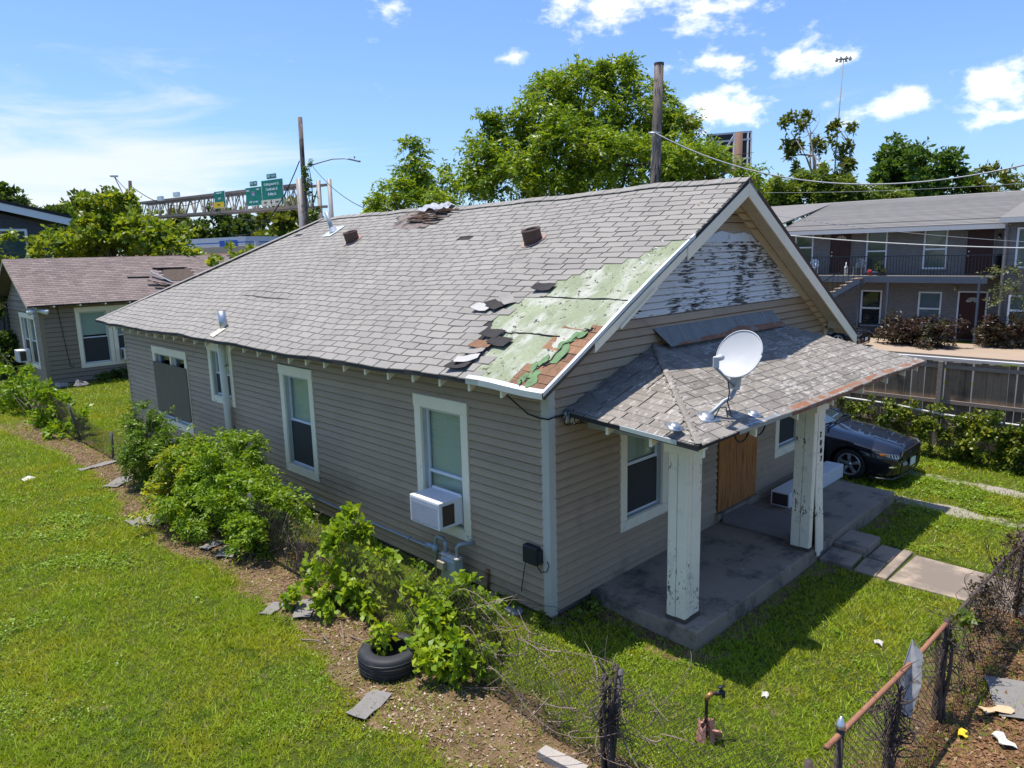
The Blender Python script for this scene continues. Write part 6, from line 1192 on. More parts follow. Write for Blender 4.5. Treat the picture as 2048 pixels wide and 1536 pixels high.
# billboard seen from behind
def billboard():
    D = 62.; A = at(1372, 250, D); B = at(1503, 262, D+3); t = thing('billboard', (at(1480, 330, D)[0], at(1480, 330, D)[1], 0), 'back of a black billboard with white frame behind the trees', 'billboard')
    c = [at(1415, 268, D), at(1503, 262, D+1), at(1500, 345, D+1), at(1415, 345, D)]; mb = MB(); f = np.array([AX[2][0], AX[2][1], 0]); mb.prism(c, tuple(f*.3)); mb.build('panel', M('billboard_black', (.02, .022, .026), .6, .2, 1.), t)
    mb = MB(); E_ = lambda x, y: at(x, y, D-.4)
    for a, b in (((1418, 270), (1503, 263)), ((1418, 285), (1503, 278)), ((1418, 320), (1502, 316)), ((1468, 266), (1466, 345)), ((1496, 263), (1494, 345)), ((1503, 262), (1501, 345)), ((1420, 270), (1470, 345)), ((1470, 268), (1425, 340))): mb.beam(E_(*a), E_(*b), .14, .14)
    mb.build('frame', M('frame_white', (.6, .62, .64), .5, .1, 2), t)
    for x in (1478, 1380): p = at(x, 265 if x > 1400 else 235, D-1.2); mb = MB(); mb.tube([(p[0], p[1], 0), tuple(p)], .32, 10); mb.build('post', M('post_brown', (.19, .11, .08), .8, .15, 1.2), t, True)
    mb = MB(); c = [at(1365, 232, D-.5), at(1388, 228, D-.5), at(1386, 275, D-.5), at(1364, 275, D-.5)]; mb.prism(c, tuple(f*.25)); mb.build('side_panel', M('panel_brown', (.20, .075, .05), .8, .15, 1.), t)
billboard()
# high mast light
hm = at(1687, 118, 150.); hb = at(1672, 300, 150.); t = thing('high_mast_light', (hb[0], hb[1], 0), 'very tall thin lighting mast with a ring of lamps', 'light mast'); mb = MB(); mb.tube([(hb[0], hb[1], 0), tuple(hb), tuple(hm)], [.22, .15, .10], 8); mb.build('mast', M('mast_grey', (.20, .21, .22), .6), t, True)
for k in range(8): a = 2*math.pi*k/8; p = hm+np.array([1.4*math.cos(a), 1.4*math.sin(a), 0]); mb = MB(); mb.beam(hm, p, .12, .12); mb.tube([p+[0, 0, .25], p-[0, 0, .3]], [.12, .3], 8); mb.build('lamp', MATS['mast_grey'], t)

# ------------------------------------------------------------------ trees and shrubs
def Bl(x, y, D, rx, ry=None, w=1., dy=1.): k = D/FPX; ry = ry or rx; return (at(x, y, D), (rx*k*dy, rx*k*dy, ry*k), w)
def base_of(x, y, D): p = at(x, y, D); return np.array([p[0], p[1], gz(p[0], p[1])])
pecan = leaf_mat('pecan_leaf', (.075, .15, .010), (.19, .30, .020), .42, yellow=(.28, .35, .025))
dark = leaf_mat('dark_leaf', (.045, .085, .014), (.10, .15, .025), .3); mid = leaf_mat('mid_leaf', (.08, .135, .014), (.17, .22, .025), .36)
olive = leaf_mat('olive_leaf', (.085, .12, .015), (.18, .20, .03), .34); broad = leaf_mat('broad_leaf', (.12, .22, .012), (.28, .40, .024), .45, yellow=(.36, .44, .03)); lime = leaf_mat('lime_leaf', (.10, .17, .012), (.22, .28, .02), .4)
tree('pecan_tree', 'large bright green tree rising behind the main roof', base_of(1190, 500, 28), [Bl(1180, 205, 28, 95, 62, 1.6), Bl(1090, 225, 27, 62, 55, 1), Bl(1005, 285, 27, 50, 50, .8), Bl(1140, 310, 26.5, 105, 62, 1.9), Bl(1275, 240, 28.5, 60, 62, 1), Bl(1255, 330, 26, 88, 52, 1.4), Bl(1375, 330, 26.5, 78, 42, 1.1), Bl(1455, 345, 27, 52, 24, .5), Bl(1020, 350, 26, 72, 36, 1), Bl(1330, 205, 28.5, 26, 36, .25), Bl(1230, 148, 28.5, 42, 22, .45), Bl(1105, 170, 28, 36, 26, .4), Bl(970, 255, 27, 22, 34, .22), Bl(1340, 275, 29, 48, 42, .7), Bl(1185, 140, 28, 30, 20, .3), Bl(955, 330, 26.5, 40, 34, .5)],
     400, .20, .08, pecan, .3, .42, sprig=11, slen=.62, droop=.6, shell=.45)
tree('slender_tree', 'slender open tree left of the large tree behind the ridge', base_of(850, 500, 25), [Bl(838, 330, 25, 34, 36, .7), Bl(800, 372, 25, 42, 18, .5), Bl(875, 372, 25, 42, 30, .7), Bl(820, 302, 25, 18, 12, .15), Bl(790, 408, 24.5, 55, 16, .8), Bl(900, 395, 24.5, 50, 22, .8), Bl(740, 420, 24.5, 28, 9, .3)], 190, .18, .075, pecan, .13, .45, sprig=10, slen=.55, droop=.55, shell=.4)
tree('mulberry_tree', 'broad leafed yellow green tree over the smaller house roof', base_of(240, 640, 37), [Bl(235, 450, 37, 70, 45, 1.5), Bl(165, 485, 36.5, 60, 38, 1.2), Bl(300, 480, 36.5, 62, 40, 1.3), Bl(250, 405, 37.5, 26, 22, .3), Bl(345, 500, 36, 38, 24, .6), Bl(115, 505, 36, 34, 22, .4), Bl(200, 430, 37, 40, 26, .5)], 230, .32, .22, leaf_mat('mulberry_leaf', (.09, .16, .014), (.22, .30, .03), .4, yellow=(.30, .34, .03)), .2, .5, sprig=6, slen=.45, droop=.4, pinnate=False)
tree('mulberry_sapling', 'young broad leafed tree peeping over the roof hip', base_of(450, 640, 31), [Bl(475, 508, 31, 22, 12, .5), Bl(440, 516, 31, 14, 8, .3), Bl(492, 494, 31, 9, 9, .15)], 45, .26, .19, MATS['mulberry_leaf'], .06, .5, sprig=5, slen=.3, pinnate=False)
tree('dark_evergreen', 'dark glossy tree crowding the left edge beside the smaller house', base_of(0, 760, 33), [Bl(8, 590, 33, 34, 50, 1), Bl(12, 660, 32.5, 44, 55, 1.3), Bl(-10, 720, 32, 56, 50, 1), Bl(24, 712, 32, 24, 36, .6)], 150, .26, .13, dark, .18, .4, sprig=7, slen=.35, pinnate=False)
tree('lime_shrub_tree', 'lime green branch spray above the left gable', base_of(5, 700, 34), [Bl(12, 508, 34, 34, 18, .7), Bl(0, 465, 34.5, 22, 10, .25), Bl(0, 540, 34, 24, 26, .6)], 70, .26, .15, lime, .08, .5, sprig=6, slen=.4)
for i, (x, y, D, rx, ry, m, lab) in enumerate([(30, 415, 90, 38, 24, dark, 'small dark tree top above the charcoal house roof'), (120, 445, 95, 40, 22, dark, 'low dark distant tree left of the leafy yellow green tree'), (175, 425, 100, 36, 28, olive, 'olive distant tree just behind the leafy yellow green tree'), (215, 415, 105, 34, 26, dark, 'tallest dark distant tree beneath the left cable'), (365, 455, 105, 40, 28, olive, 'olive distant tree under the left end of the gantry'), (425, 462, 100, 46, 34, dark, 'dark distant tree under the narrow gantry sign'), (480, 470, 104, 40, 32, dark, 'dark distant tree under the shield sign'), (545, 465, 98, 34, 36, olive, 'olive distant tree under the largest gantry sign'), (590, 445, 92, 36, 50, olive, 'taller olive tree behind the gantry leg'), (560, 500, 90, 40, 26, mid, 'mid green distant bushy tree at the foot of the gantry leg'), (310, 470, 110, 46, 24, dark, 'dark distant tree right of the leafy yellow green tree')]):
    tree('distant_tree', lab, base_of(x, 560, D), [Bl(x, y, D, rx, ry, 1), Bl(x-rx*.6, y+ry*.5, D-2, rx*.6, ry*.7, .6), Bl(x+rx*.6, y+ry*.45, D+2, rx*.6, ry*.7, .6), Bl(x, y+ry*1.2, D, rx*1.1, ry*.8, .8)], 240, .75, .5, m, .35, .4, group='trees beyond the highway', sprig=6, slen=1.2, pinnate=False, droop=.3)
tree('leaning_tree', 'sparse leaning tree with bare pale limb, the left of two', base_of(1640, 560, 62), [Bl(1582, 265, 62, 22, 28, .5), Bl(1622, 265, 62, 20, 24, .3), Bl(1590, 310, 62, 18, 24, .35), Bl(1605, 240, 62, 30, 14, .25), Bl(1635, 295, 62, 9, 12, .1)], 100, .45, .24, olive, .25, .55, barkm=M('pale_bark', (.22, .19, .16), .9, .2, 3), sprig=6, slen=.6, pinnate=False, droop=.8)
tree('leaning_tree', 'sparse leaning tree with bare pale limb, the right of two', base_of(1690, 560, 62), [Bl(1680, 262, 62, 22, 16, .35), Bl(1665, 300, 62, 14, 24, .3), Bl(1708, 280, 62, 9, 22, .15), Bl(1672, 335, 62, 32, 18, .5), Bl(1695, 345, 62, 24, 14, .4)], 100, .45, .24, olive, .25, .55, barkm=MATS['pale_bark'], sprig=6, slen=.6, pinnate=False, droop=.8)
tree('round_tree', 'rounded dark green tree behind the apartment roof', base_of(1840, 560, 60), [Bl(1805, 325, 60, 52, 45, 1.3), Bl(1855, 350, 60, 60, 48, 1.3), Bl(1800, 375, 59, 50, 38, 1), Bl(1900, 380, 59, 44, 36, .9), Bl(1780, 345, 60, 26, 36, .5)], 330, .44, .26, leaf_mat('round_leaf', (.045, .105, .014), (.12, .20, .03), .32), .3, .4, sprig=7, slen=.7, pinnate=False)
tree('pale_flowering_tree', 'dusty green tree with pale clusters at the right edge', base_of(1990, 560, 58), [Bl(1985, 370, 58, 40, 38, 1), Bl(2030, 385, 58, 36, 34, .8), Bl(1960, 395, 57, 30, 26, .6), Bl(2060, 395, 58, 40, 36, .6)], 140, .42, .22, olive, .25, .4, sprig=7, slen=.7, pinnate=False)
for i, (x, y, rx, ry, lab) in enumerate([(1560, 392, 36, 28, 'yellow green bushy tree just right of the gable peak'), (1630, 378, 48, 34, 'yellow green bushy tree under the left leaning tree'), (1705, 388, 52, 30, 'yellow green bushy tree under the right leaning tree'), (1770, 402, 46, 24, 'yellow green bushy tree at the foot of the rounded tree')]):
    tree('bushy_tree', lab, base_of(x, 560, 52), [Bl(x, y, 52, rx, ry, 1.1), Bl(x-rx*.6, y+14, 51.5, rx*.6, ry*.7, .6), Bl(x+rx*.6, y+14, 51.5, rx*.6, ry*.7, .6)], 300, .34, .17, mid, .18, .4, group='bushy trees behind the apartments', sprig=8, slen=.6, droop=.5)
def shrub(name, label, base, blobs, per, L, Wd, mat, stems=6, sr=.015, cat='shrub', group=None, stemm=None, **kw):
    blobs = [(np.array(c, float)*[1, 1, .86], np.array(r_, float)*.84, w) for c, r_, w in blobs] if name != 'purple_shrub' else blobs
    base = np.array(base, float); t = thing(name, base, label, cat, group); mb = MB()
    for c, r, w in blobs:
        for k in range(stems):
            e = np.array(c)+rng.normal(size=3)*np.broadcast_to(np.array(r, float), (3,))*.55; limb(mb, base+[rng.normal()*.08, rng.normal()*.08, -.03], e, sr, sr*.3, 5, .1, 5)
    mb.build('stem', stemm or bark, t, True); leaf_obj('foliage', blob_leaves(blobs, per, L, Wd, **kw), mat, t); return t
G = lambda x, y: np.array([x, y, gz(x, y)])
yel = leaf_mat('yellow_shrub_leaf', (.10, .19, .014), (.23, .32, .02), .42, yellow=(.50, .46, .03)); grn = leaf_mat('shrub_leaf', (.10, .20, .011), (.26, .37, .020), .42)
shrub('hedge_shrub', 'long lime hedge mass at the far left by the smaller house', G(-1.6, 19.5), [((-1.7, 24.5, .9), (.9, 1.6, .95), 1.2), ((-1.6, 21.8, .75), (.85, 1.5, .85), 1.2), ((-1.5, 19.4, .6), (.7, 1.2, .7), 1), ((-1.5, 17.6, .5), (.55, .9, .6), .7), ((-2.2, 23.2, .45), (.6, 1.4, .5), .7)], 170, .16, .09, grn, 5, sprig=7, slen=.25, pinnate=False)
shrub('feathery_shrub', 'upright feathery green shrub in front of the boarded rear window', G(-1.6, 10.6), [((-1.5, 10.8, 1.35), (.62, .7, .6), 1.3), ((-1.6, 10.5, .75), (.6, .65, .6), 1.1), ((-1.1, 10.3, .95), (.45, .5, .55), .6), ((-1.45, 11.0, 1.75), (.35, .4, .3), .35)], 260, .09, .034, leaf_mat('deep_shrub_leaf', (.06, .13, .010), (.17, .27, .02), .36), 7, sprig=11, slen=.24, droop=.5)
shrub('feathery_shrub', 'wide green feathery shrub, the biggest along the side wall', G(-1.6, 6.6), [((-1.5, 7.5, 1.25), (.62, .7, .62), 1.2), ((-1.45, 6.6, 1.3), (.66, .75, .62), 1.3), ((-1.5, 5.8, .95), (.66, .7, .6), 1.2), ((-1.85, 6.8, .65), (.6, .9, .5), 1.1), ((-1.2, 6.4, 1.75), (.2, .25, .35), .2)], 330, .10, .035, grn, 7, sprig=11, slen=.28, droop=.55)
shrub('feathery_shrub', 'bright yellow leaved shrub at the far end of the biggest one', G(-1.9, 8.1), [((-1.8, 8.3, 1.05), (.5, .6, .5), 1), ((-2.15, 7.7, .7), (.5, .65, .45), 1.2), ((-1.7, 7.6, 1.45), (.4, .45, .35), .7)], 300, .09, .035, yel, 6, sprig=10, slen=.24, droop=.5)
shrub('feathery_shrub', 'darker lower feathery shrub at the near end of the biggest one', G(-1.55, 5.1), [((-1.55, 5.0, .75), (.5, .55, .55), 1), ((-1.3, 4.7, .95), (.35, .4, .45), .6), ((-1.7, 5.2, .35), (.5, .6, .3), .6)], 280, .09, .034, grn, 6, sprig=10, slen=.24, droop=.5)
shrub('dead_bramble', 'tangle of dead brown stems between the green shrubs', G(-1.5, 4.0), [((-1.5, 4.0, .6), (.3, .45, .5), .35), ((-1.4, 3.5, .45), (.3, .35, .4), .3)], 60, .05, .025, leaf_mat('dry_leaf', (.12, .075, .03), (.20, .14, .05), .2), 46, .008, stemm=twig, sprig=4, slen=.12, pinnate=False)
shrub('broadleaf_weed', 'broad leaved green weed bush growing beside the gas meter', G(-1.45, 2.4), [((-1.5, 2.7, .85), (.38, .45, .42), 1), ((-1.45, 2.2, .55), (.42, .45, .42), 1), ((-1.85, 2.5, .40), (.34, .4, .3), .6), ((-1.3, 2.75, 1.25), (.2, .25, .2), .25), ((-1.95, 2.9, .35), (.25, .3, .25), .35)], 150, .115, .085, broad, 6, .012, sprig=5, slen=.2, pinnate=False, droop=.35)
shrub('broadleaf_weed', 'broad leaved bright weed bush growing behind the old tyre', G(-1.55, .4), [((-1.75, .75, .62), (.5, .55, .45), 1.2), ((-1.45, .2, .5), (.42, .45, .42), 1.1), ((-1.6, -.15, .55), (.36, .32, .34), .8), ((-1.85, .15, .28), (.35, .4, .25), .6), ((-1.2, .4, .8), (.3, .4, .3), .5)], 150, .11, .08, broad, 6, .012, sprig=5, slen=.2, pinnate=False, droop=.35)
shrub('small_weeds', 'fine leaved weeds filling the gap by the gas meter and wall', G(-.7, 1.4), [((-.75, 1.9, .2), (.35, .6, .25), .8), ((-.6, 1.0, .18), (.35, .5, .2), .8), ((-.9, .6, .25), (.4, .5, .28), .8), ((-.35, .9, .12), (.2, .5, .14), .5), ((-1.0, 3.2, .25), (.3, .7, .25), .6)], 170, .055, .035, grn, 4, .006, sprig=6, slen=.14, pinnate=False)
shrub('corner_weeds', 'small patch of weeds growing at the front corner of the house', G(.2, -.3), [((-.15, .0, .08), (.2, .3, .12), .5), ((.45, -.25, .08), (.3, .15, .12), .6), ((-.3, .5, .08), (.15, .3, .1), .4)], 110, .05, .035, mid, 3, .005, sprig=5, slen=.1, pinnate=False)
shrub('rear_weeds', 'dark weeds under the smaller house window', G(3, 26.9), [((2.4, 27.0, .2), (.8, .35, .3), .8), ((3.3, 26.8, .25), (.7, .4, .3), .7)], 120, .13, .09, dark, 4, .008, sprig=5, slen=.2, pinnate=False)
# dry vine wound round the near fence post, and stems along the fences
def snag(label, c, h, n, spread):
    c = np.array(c, float); t = thing('dead_vine', c, label, 'vine'); mb = MB()
    for k in range(5): a = 6.28*k/5; limb(mb, c+[.05*math.cos(a), .05*math.sin(a), -.05], c+[.07*math.cos(a+2), .07*math.sin(a+2), h*(.75+.3*random.random())], .026, .014, 6, .05)
    mb.build('stem', deadbark, t, True); mb = MB()
    for k in range(n):
        a = random.uniform(0, 6.28); z = h*random.uniform(.3, 1.02); p = c+[.05*math.cos(a), .05*math.sin(a), z]; e = p+np.array([math.cos(a)*spread*random.random(), math.sin(a)*spread*random.random(), random.uniform(-.25, .3)]); limb(mb, p, e, random.uniform(.004, .012), .002, 4, .25, 5)
    mb.build('twigs', deadbark, t, True, kind='stuff'); return t
pp = LFP(1.85, 0); snag('dead dark vine stump wrapped round the near fence post', pp-[0, 0, .02], 1.1, 90, .3)
pp = FRP(3.1, 0); v = snag('dead dark vine wrapped round the leaning front fence post', pp-[0, 0, .02], 1.05, 70, .28); leaf_obj('green_leaves', blob_leaves([(pp+[0, .02, 1.05], (.2, .15, .14), 1)], 26, .09, .06, 4, .1, pinnate=False), mid, v)
pp = FRP(1.75, 0); snag('dead twiggy vine at the lower end of the front fence rail', pp-[0, 0, .02], .95, 80, .4)
t = thing('dry_creeper', FRP(6.6, 0), 'dense dry creeper hanging on the far part of the front fence', 'vine'); mb = MB()
for k in range(520):
    s = random.uniform(3.6, 10.5); p = FRP(s, random.uniform(.2, 1.1)); limb(mb, p, p+rng.normal(size=3)*[.22, .08, .2], .006, .002, 3, .3, 4)
mb.build('twigs', deadbark, t, kind='stuff'); leaf_obj('dry_leaves', blob_leaves([(FRP(s, z), (.6, .14, .22), 1) for s in np.arange(4, 10.6, .8) for z in (.5, .95)], 60, .05, .03, 4, .12, pinnate=False), leaf_mat('creeper_dry', (.045, .03, .02), (.13, .09, .04), .15), t)
t = thing('dry_creeper', LFP(2.6, 0), 'thin dead stems tangled in the mesh by the near fence post', 'vine'); mb = MB()
for k in range(90):
    p = LFP(random.uniform(1.2, 4.2), random.uniform(.05, 1.)); limb(mb, p, p+rng.normal(size=3)*[.2, .45, .25], random.uniform(.003, .010), .002, 4, .25, 6)
mb.build('twigs', twig, t, kind='stuff')
t = thing('green_creeper', VFP(4, 0), 'thick green ivy covering the chain link fence by the driveway', 'vine'); ivy = leaf_mat('ivy_leaf', (.05, .10, .012), (.16, .21, .025), .34, yellow=(.28, .30, .03)); mb = MB()
for k in range(60): s = random.uniform(0, 7); limb(mb, VFP(s, 0), VFP(min(8, s+rng.normal()*.4), 1.), .01, .005, 4, .1)
mb.build('stem', bark, t, True); leaf_obj('foliage', blob_leaves([(VFP(s, z)+[-.05, 0, 0], (.16, .34, .26), 1 if s < 5.3 else .45) for s in np.arange(.1, 8, .36) for z in (.12, .45, .8, 1.0) if not (s > 5.6 and z < .4)], 72, .085, .065, 5, .16, pinnate=False, shell=.3), ivy, t)
mb = MB()
lor = leaf_mat('purple_leaf', (.035, .022, .016), (.105, .055, .045), .2, yellow=(.05, .055, .015))
for x, y, lab in ((1795, 690, 'purple brown shrub left of the white plastic chair'), (1868, 697, 'purple brown shrub right of the white plastic chair'), (2000, 696, 'purple brown shrub right of the ground floor door')):
    b = on('z', .0, x, y); shrub('purple_shrub', lab, b, [(b+[0, 0, .55], (.72, .8, .55), 1.2), (b+[0, -.3, 1.0], (.45, .5, .38), .6), (b+[0, .35, .9], (.45, .5, .4), .6)], 260, .16, .06, lor, 5, .02, group='purple shrubs by the flats', sprig=8, slen=.35, droop=.2)
b = on('z', 0., 2060, 700); tree('spray_tree', 'thin pale leaved branches entering at the right edge before the flats', b, [(on('x', b[0], 2035, 545), (.6, .9, .3), .5), (on('x', b[0], 2030, 580), (.6, .9, .25), .5), (on('x', b[0], 2045, 620), (.6, 1., .3), .5)], 60, .17, .07, leaf_mat('pale_spray_leaf', (.12, .15, .05), (.25, .27, .12), .3), .05, .6, sprig=8, slen=.6)
# ------------------------------------------------------------------ litter, scraps, sticks
def scrap(px_, py_, w, l, rot, m, label, name='shingle_scrap', cat='scrap', z=.012, tilt=.06):
    p = on('z', 0., px_, py_); p = G(p[0], p[1]); mb = MB(); n = 4; V = []
    for i in range(n+1):
        for j in range(3): V.append(((i/n-.5)*l+random.uniform(-.02, .02), (j/2-.5)*w+random.uniform(-.015, .015), .015*math.sin(i*1.9+j*1.3)))
    k = len(V); V += [(a, b, c-.009) for a, b, c in V]; F = []
    for i in range(n):
        for j in range(2): q = (i*3+j, (i+1)*3+j, (i+1)*3+j+1, i*3+j+1); F += [q, tuple(k+u for u in q[::-1])]
    mb.add(V, F); o = mb.build(name, m, None, mw=Matrix.Translation((p[0], p[1], p[2]+z+.02)) @ Matrix.Rotation(rot, 4, 'Z') @ Matrix.Rotation(tilt, 4, 'X')); o['label'] = label; o['category'] = cat; return o
gs = M('grey_scrap', (.20, .185, .17), .9, .15, 4, .12, 80, bump=.3, bs=80)
for a in [(740, 1415, .26, .5, .3, 'flat grey shingle piece lying below the old tyre'), (610, 1222, .25, .55, .9, 'grey shingle piece on the bare soil left of the broad weed'), (545, 1222, .2, .35, .5, 'smaller grey shingle piece at the lawn edge left of the broad weed'), (460, 1103, .3, .6, .8, 'dark grey shingle piece under the biggest side shrub'), (425, 1092, .22, .4, .4, 'grey shingle piece at the toe of the biggest side shrub'), (318, 1040, .4, .6, .6, 'pale grey shingle piece on top of another beside the big shrub'), (300, 1037, .42, .8, .1, 'wide grey shingle piece lying under a paler one'), (240, 965, .35, .8, .7, 'grey shingle sheet among dry grass below the upright shrub'), (195, 934, .22, .9, .25, 'long narrow grey strip on the lawn edge, farthest of the scraps'), (335, 1018, .16, .3, .3, 'small black shingle lump beside the big shrub'), (2035, 1385, .5, .8, .4, 'pale grey painted sheet at the right edge outside the fence')]: scrap(*a[:5], M('black_scrap', (.035, .033, .032), .9) if 'black' in a[5] else gs, a[5], tilt=.03)
pale = M('paper_white', (.52, .49, .42), .8, .08, 12)
for a in [(55, 960, .18, .28, .4, 'white paper litter on the lawn at left'), (1758, 1277, .09, .1, .2, 'white paper scrap on the front lawn below the walk'), (2008, 1470, .14, .22, .8, 'white card on the leaf litter at lower right'), (1995, 1408, .16, .3, 2.4, 'tan crumpled paper bag outside the front fence'), (1925, 1455, .08, .12, .3, 'small yellow wrapper at the foot of the leaning fence post'), (1530, 1378, .06, .1, .3, 'tiny white litter on the lawn by the tap')]: scrap(*a[:5], M('tan_paper', (.50, .36, .22), .8, .1, 12) if 'tan' in a[5] else M('yellow_wrapper', (.8, .5, .02), .5) if 'yellow' in a[5] else pale, a[5], 'litter', 'litter', .02, .2)
def rock(p, r, m, label, name='stone', sc=(1, 1, .6)):
    n, k = 10, 6; V = []; p = np.array(p, float)
    for i in range(k+1):
        for j in range(n): th = math.pi*i/k; ph = 2*math.pi*j/n; q = np.array([math.sin(th)*math.cos(ph), math.sin(th)*math.sin(ph), math.cos(th)]); V.append(p+q*np.array(sc)*r*(1+.22*math.sin(q[0]*5+p[0]*9)+.15*math.sin(q[1]*7+q[2]*4+p[1])))
    o = MB().add(V, [(i*n+j, i*n+(j+1) % n, (i+1)*n+(j+1) % n, (i+1)*n+j) for i in range(k) for j in range(n)]).build(name, m); o['label'] = label; o['category'] = 'stone'
rs = M('stone_grey', (.30, .27, .25), .9, .2, 6, .15, 50, bump=.4, bs=40)
rock(G(-.22, .98)+[0, 0, .05], .13, M('stone_brown', (.24, .17, .13), .9, .2, 6, bump=.4, bs=40), 'brown lump of rubble at the foot of the side wall'); rock(G(-.2, .55)+[0, 0, .03], .12, M('stone_blue', (.24, .28, .32), .8, .1, 6), 'blue grey block at the foot of the side wall', sc=(.8, 1.5, .5))
p = on('z', 0, 485, 773); rock(on('z', .1, 160, 770), .25, rs, 'pale stone under the smaller house window, right one', sc=(1, .8, .8)); rock(on('z', .1, 122, 772), .22, rs, 'pale stone by the smaller house corner, left one', sc=(1.2, .8, .6))
a, b = G(*on('z', -.05, 1085, 1503)[:2]), G(*on('z', -.05, 1150, 1536)[:2]); mb = MB(); mb.beam(a+[0, 0, .03], b+(b-a)*.3+[0, 0, .03], .14, .09); o = wobble(mb.build('broken_kerb', M('kerb_white', (.36, .32, .28), .9, .2, 6, .15, 40, bump=.5, bs=30, dirt=((.2, .17, .14), 6, .55, .7))), .012, 9); o['label'] = 'broken whitish kerb piece on the soil at the bottom edge'; o['category'] = 'rubble'
def stick(pts, r, label):
    mb = MB(); mb.tube([G(*on('z', 0., x, y)[:2])+[0, 0, .02+.03*(i % 2)] for i, (x, y) in enumerate(pts)], [r*(1-.6*i/(len(pts)-1)) for i in range(len(pts))], 6); o = mb.build('stick', twig, None, True); o['label'] = label; o['category'] = 'stick'
stick([(600, 1282), (630, 1287), (655, 1290)], .014, 'pale stick on the soil left of the tyre, lower one'); stick([(645, 1270), (650, 1283), (662, 1290)], .012, 'short pale twig crossing the soil above the lower stick'); stick([(680, 1245), (686, 1270), (690, 1295)], .012, 'thin twig pointing down just above the tyre'); stick([(700, 1275), (728, 1288), (755, 1305)], .012, 'pale twig leaning into the open tyre'); stick([(276, 1072), (310, 1070), (345, 1074)], .01, 'pale thin sticks on the soil near the big shrub')
# loose leaf litter and shell chips on the bare soil
def scatter(n, fn, x0, x1, y0, y1, L, Wd, mats, label, zoff=.01):
    x = rng.uniform(x0, x1, n); y = rng.uniform(y0, y1, n); k = fn(x, y) > rng.random(n); x, y = x[k], y[k]; C = np.stack([x, y, gz(x, y)+zoff], 1); D = rng.normal(size=(len(x), 3)); D[:, 2] *= .25
    V = leaf_quads(C, D, L*(.5+rng.random(len(x))), Wd*(.5+rng.random(len(x))), 1.5, .3); o = leaf_obj('leaf_litter', V, mats, None, 'stuff'); o['label'] = label; o['category'] = 'litter'
scatter(26000, lambda x, y: np.clip(masks(x, y)[0]+masks(x, y)[2]*.8, 0, 1)*.8, -3.6, -1.0, -4, 20, .045, .025, leaf_mat('soil_leaf', (.14, .085, .04), (.32, .22, .12), .1), 'dry brown leaves on the bare soil strip')
scatter(16000, lambda x, y: masks(x, y)[1], -2.6, 8, -7, -3.7, .05, .03, leaf_mat('front_litter', (.13, .06, .028), (.30, .17, .08), .1), 'reddish brown leaf litter outside the front fence')
scatter(2600, lambda x, y: masks(x, y)[0]*.5*(.5+.5*np.sin(y*2.3)*np.sin(x*3+y)), -3.2, -1.4, -4, 2.0, .03, .022, M('shell_chip', (.50, .42, .35), .8, .15, 20), 'pale shell chips on the bare soil strip')
scatter(9000, lambda x, y: np.clip(masks(x, y)[0], 0, 1)*.7, -3.4, -1.0, -4, 12, .09, .008, leaf_mat('thatch', (.20, .13, .06), (.36, .27, .15), .1), 'dry grass straw lying on the bare soil strip')
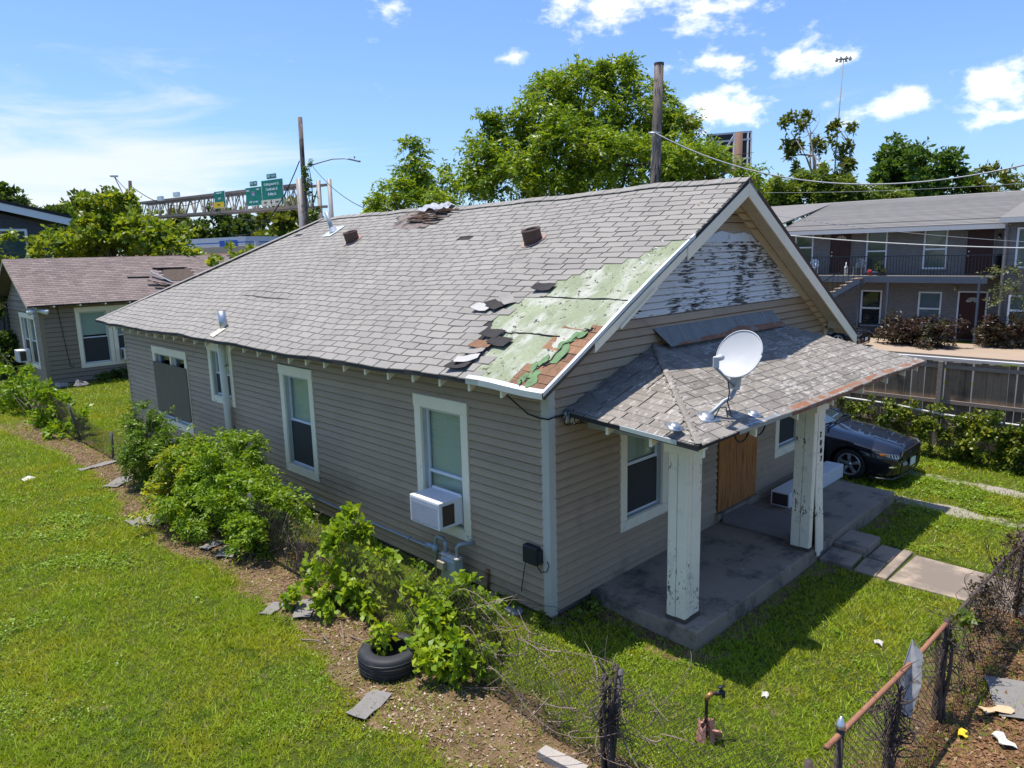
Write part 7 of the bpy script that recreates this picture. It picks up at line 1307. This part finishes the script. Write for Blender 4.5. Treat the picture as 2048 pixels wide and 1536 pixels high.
# ------------------------------------------------------------------ grass
def build_grass():
    regs = [(-14, -2.15, -6, 30), (-1.9, 13, -4.6, 1.2), (-1.75, 0, 0, 24), (-4, 4, 17, 27.4), (8.65, 13, 1.2, 10), (-2.7, 9, -8, -4), (-2.9, -1.5, -4, 22)]
    allV = []
    def vis(x, y):
        d = np.stack([x-CAM[0], y-CAM[1], np.full_like(x, -CAM[2])], 1) @ AX.T; px_ = 1024+FPX*d[:, 0]/d[:, 2]; py_ = 768-FPX*d[:, 1]/d[:, 2]
        return (d[:, 2] > 1) & (px_ > -420) & (px_ < 2470) & (py_ < 1950), d[:, 2]
    for ri, (x0, x1, y0, y1) in enumerate(regs):
        n = int((x1-x0)*(y1-y0)*6800); nt = n//9; tx = rng.uniform(x0, x1, nt); ty = rng.uniform(y0, y1, nt); ti = rng.integers(0, nt, n); sg = np.clip(np.hypot(tx-CAM[0], ty-CAM[1])/9., .8, 3.)[ti]*.022
        x = np.clip(tx[ti]+rng.normal(size=n)*sg, x0, x1); y = np.clip(ty[ti]+rng.normal(size=n)*sg, y0, y1); v, dist = vis(x, y)
        keep = v & (rng.random(n) < np.clip((7.5/np.maximum(dist, 5))**1.75, .02, 1)); x, y, dist = x[keep], y[keep], dist[keep]
        d, l, s, t = masks(x, y); cov = (1-.92*d)*(1-.9*np.clip(l, 0, 1))*(1-.6*s)*(1-.93*t)
        inside = ((x > -.02) & (x < 8.62) & (y > -.02) & (y < 16.7)) | ((x > .78) & (x < 8.05) & (y > -1.77) & (y < .1)) | ((x > 4.4) & (x < 5.75) & (y < -1.7)) | ((x > .1) & (y > 27.4))
        pat = .62+.38*np.sin(x*1.3+np.sin(y*.9)*2)*np.sin(y*1.1+x*.5); thin = np.where((y < 1.2) & (x > -1.8), .8, 1.)
        k = (~inside) & (rng.random(len(x)) < cov*(.72+.28*pat)*thin); x, y, dist = x[k], y[k], dist[k]; n = len(x)
        sc = np.clip((dist/8.)**.62, .85, 3.2); tall = (rng.random(n) < .03)*1.2+1; clump = .75+.5*np.clip(np.sin(x*2.1+y*.7)*np.sin(y*1.9-x*.8)+.2, 0, 1)
        h = rng.uniform(.025, .06, n)*sc**.5*tall*clump; w = rng.uniform(.0045, .0085, n)*sc; a = rng.uniform(0, 6.283, n); ln = h*rng.uniform(.4, 1.5, n); b = rng.uniform(0, 6.283, n)
        B = np.stack([x, y, gz(x, y)-.004], 1); side = np.stack([np.cos(a), np.sin(a), 0*a], 1)*w[:, None]; tip = B+np.stack([np.cos(b)*ln, np.sin(b)*ln, h], 1)
        allV.append(np.stack([B-side, B+side, tip], 1).reshape(-1, 3))
    V = np.concatenate(allV); print('grass blades', len(V)//3)
    me = big_mesh('lawn_grass', V, Ft=np.arange(len(V)).reshape(-1, 3))
    m = bpy.data.materials.new('grass_blade'); m.use_nodes = True; t = NT(m.node_tree); p = t.n['Principled BSDF']; g = t.new('ShaderNodeNewGeometry'); P = g.outputs['Position']; r = g.outputs['Random Per Island']
    col = t.mix(r, (.175, .26, .012, 1), (.31, .42, .02, 1)); big = t.noise(P, .8, 4); col = t.mix(t.step(big, .42, .66), col, t.mix(r, (.28, .32, .012, 1), (.38, .40, .022, 1)))
    col = t.mix(t.step(t.noise(P, 2.6, 4), .56, .70), col, t.mix(r, (.085, .16, .010, 1), (.17, .27, .018, 1))); col = t.mix(t.step(t.math('FRACT', t.math('MULTIPLY', r, 31.7)), .90, .93), col, (.30, .25, .10, 1))
    t.put(p.inputs['Base Color'], col); p.inputs['Roughness'].default_value = .5; p.inputs['Specular IOR Level'].default_value = .25
    tr = t.new('ShaderNodeBsdfTranslucent'); t.put(tr.inputs[0], t.vmath('MULTIPLY', col, (1.4, 1.3, .6))); mx = t.new('ShaderNodeMixShader'); mx.inputs[0].default_value = .3
    t.l.new(p.outputs[0], mx.inputs[1]); t.l.new(tr.outputs[0], mx.inputs[2]); t.l.new(mx.outputs[0], t.n['Material Output'].inputs[0]); me.materials.append(m)
    o = link(bpy.data.objects.new('lawn_grass', me), label='short bright green grass on the side and front lawns', cat='grass', kind='stuff')
build_grass()
def clover(n, x0, x1, y0, y1, label):
    x = rng.uniform(x0, x1, n); y = rng.uniform(y0, y1, n); f = np.sin(x*1.7+2*np.sin(y*.8))*np.sin(y*1.45+1.5*np.sin(x*1.1))+.45*np.sin(x*5.3+y*4.1); d, l, s, t = masks(x, y)
    k = (f+.5*np.sin(x*11.3+y*7.7)*np.sin(y*13.1-x*6.)+.35*rng.normal(size=n) > .75) & (d < .35) & (l < .3) & (t < .3) & (s < .4) & ~((x > .7) & (x < 8.1) & (y > -1.8)) & ~((x > 4.35) & (x < 5.8) & (y < -1.7)); x, y = x[k], y[k]; C = np.stack([x, y, gz(x, y)+rng.uniform(.025, .065, len(x))], 1); D = rng.normal(size=(len(x), 3)); D[:, 2] = np.abs(D[:, 2])*.35
    dist = np.hypot(x-CAM[0], y-CAM[1]); sc = np.clip(dist/8, .8, 2.2); V = leaf_quads(C, D, .024*sc*(.6+.7*rng.random(len(x))), .02*sc*(.6+.6*rng.random(len(x))), 1.6, .2); o = leaf_obj('clover', V, leaf_mat('clover_leaf', (.12, .21, .010), (.25, .37, .018), .35), None, 'stuff'); o['label'] = label; o['category'] = 'weeds'
clover(120000, -9, -2.3, -3.5, 14, 'low broad leaved weeds patching the side lawn'); clover(60000, -1.5, 11.5, -4.1, -.1, 'low broad leaved weeds patching the front lawn')
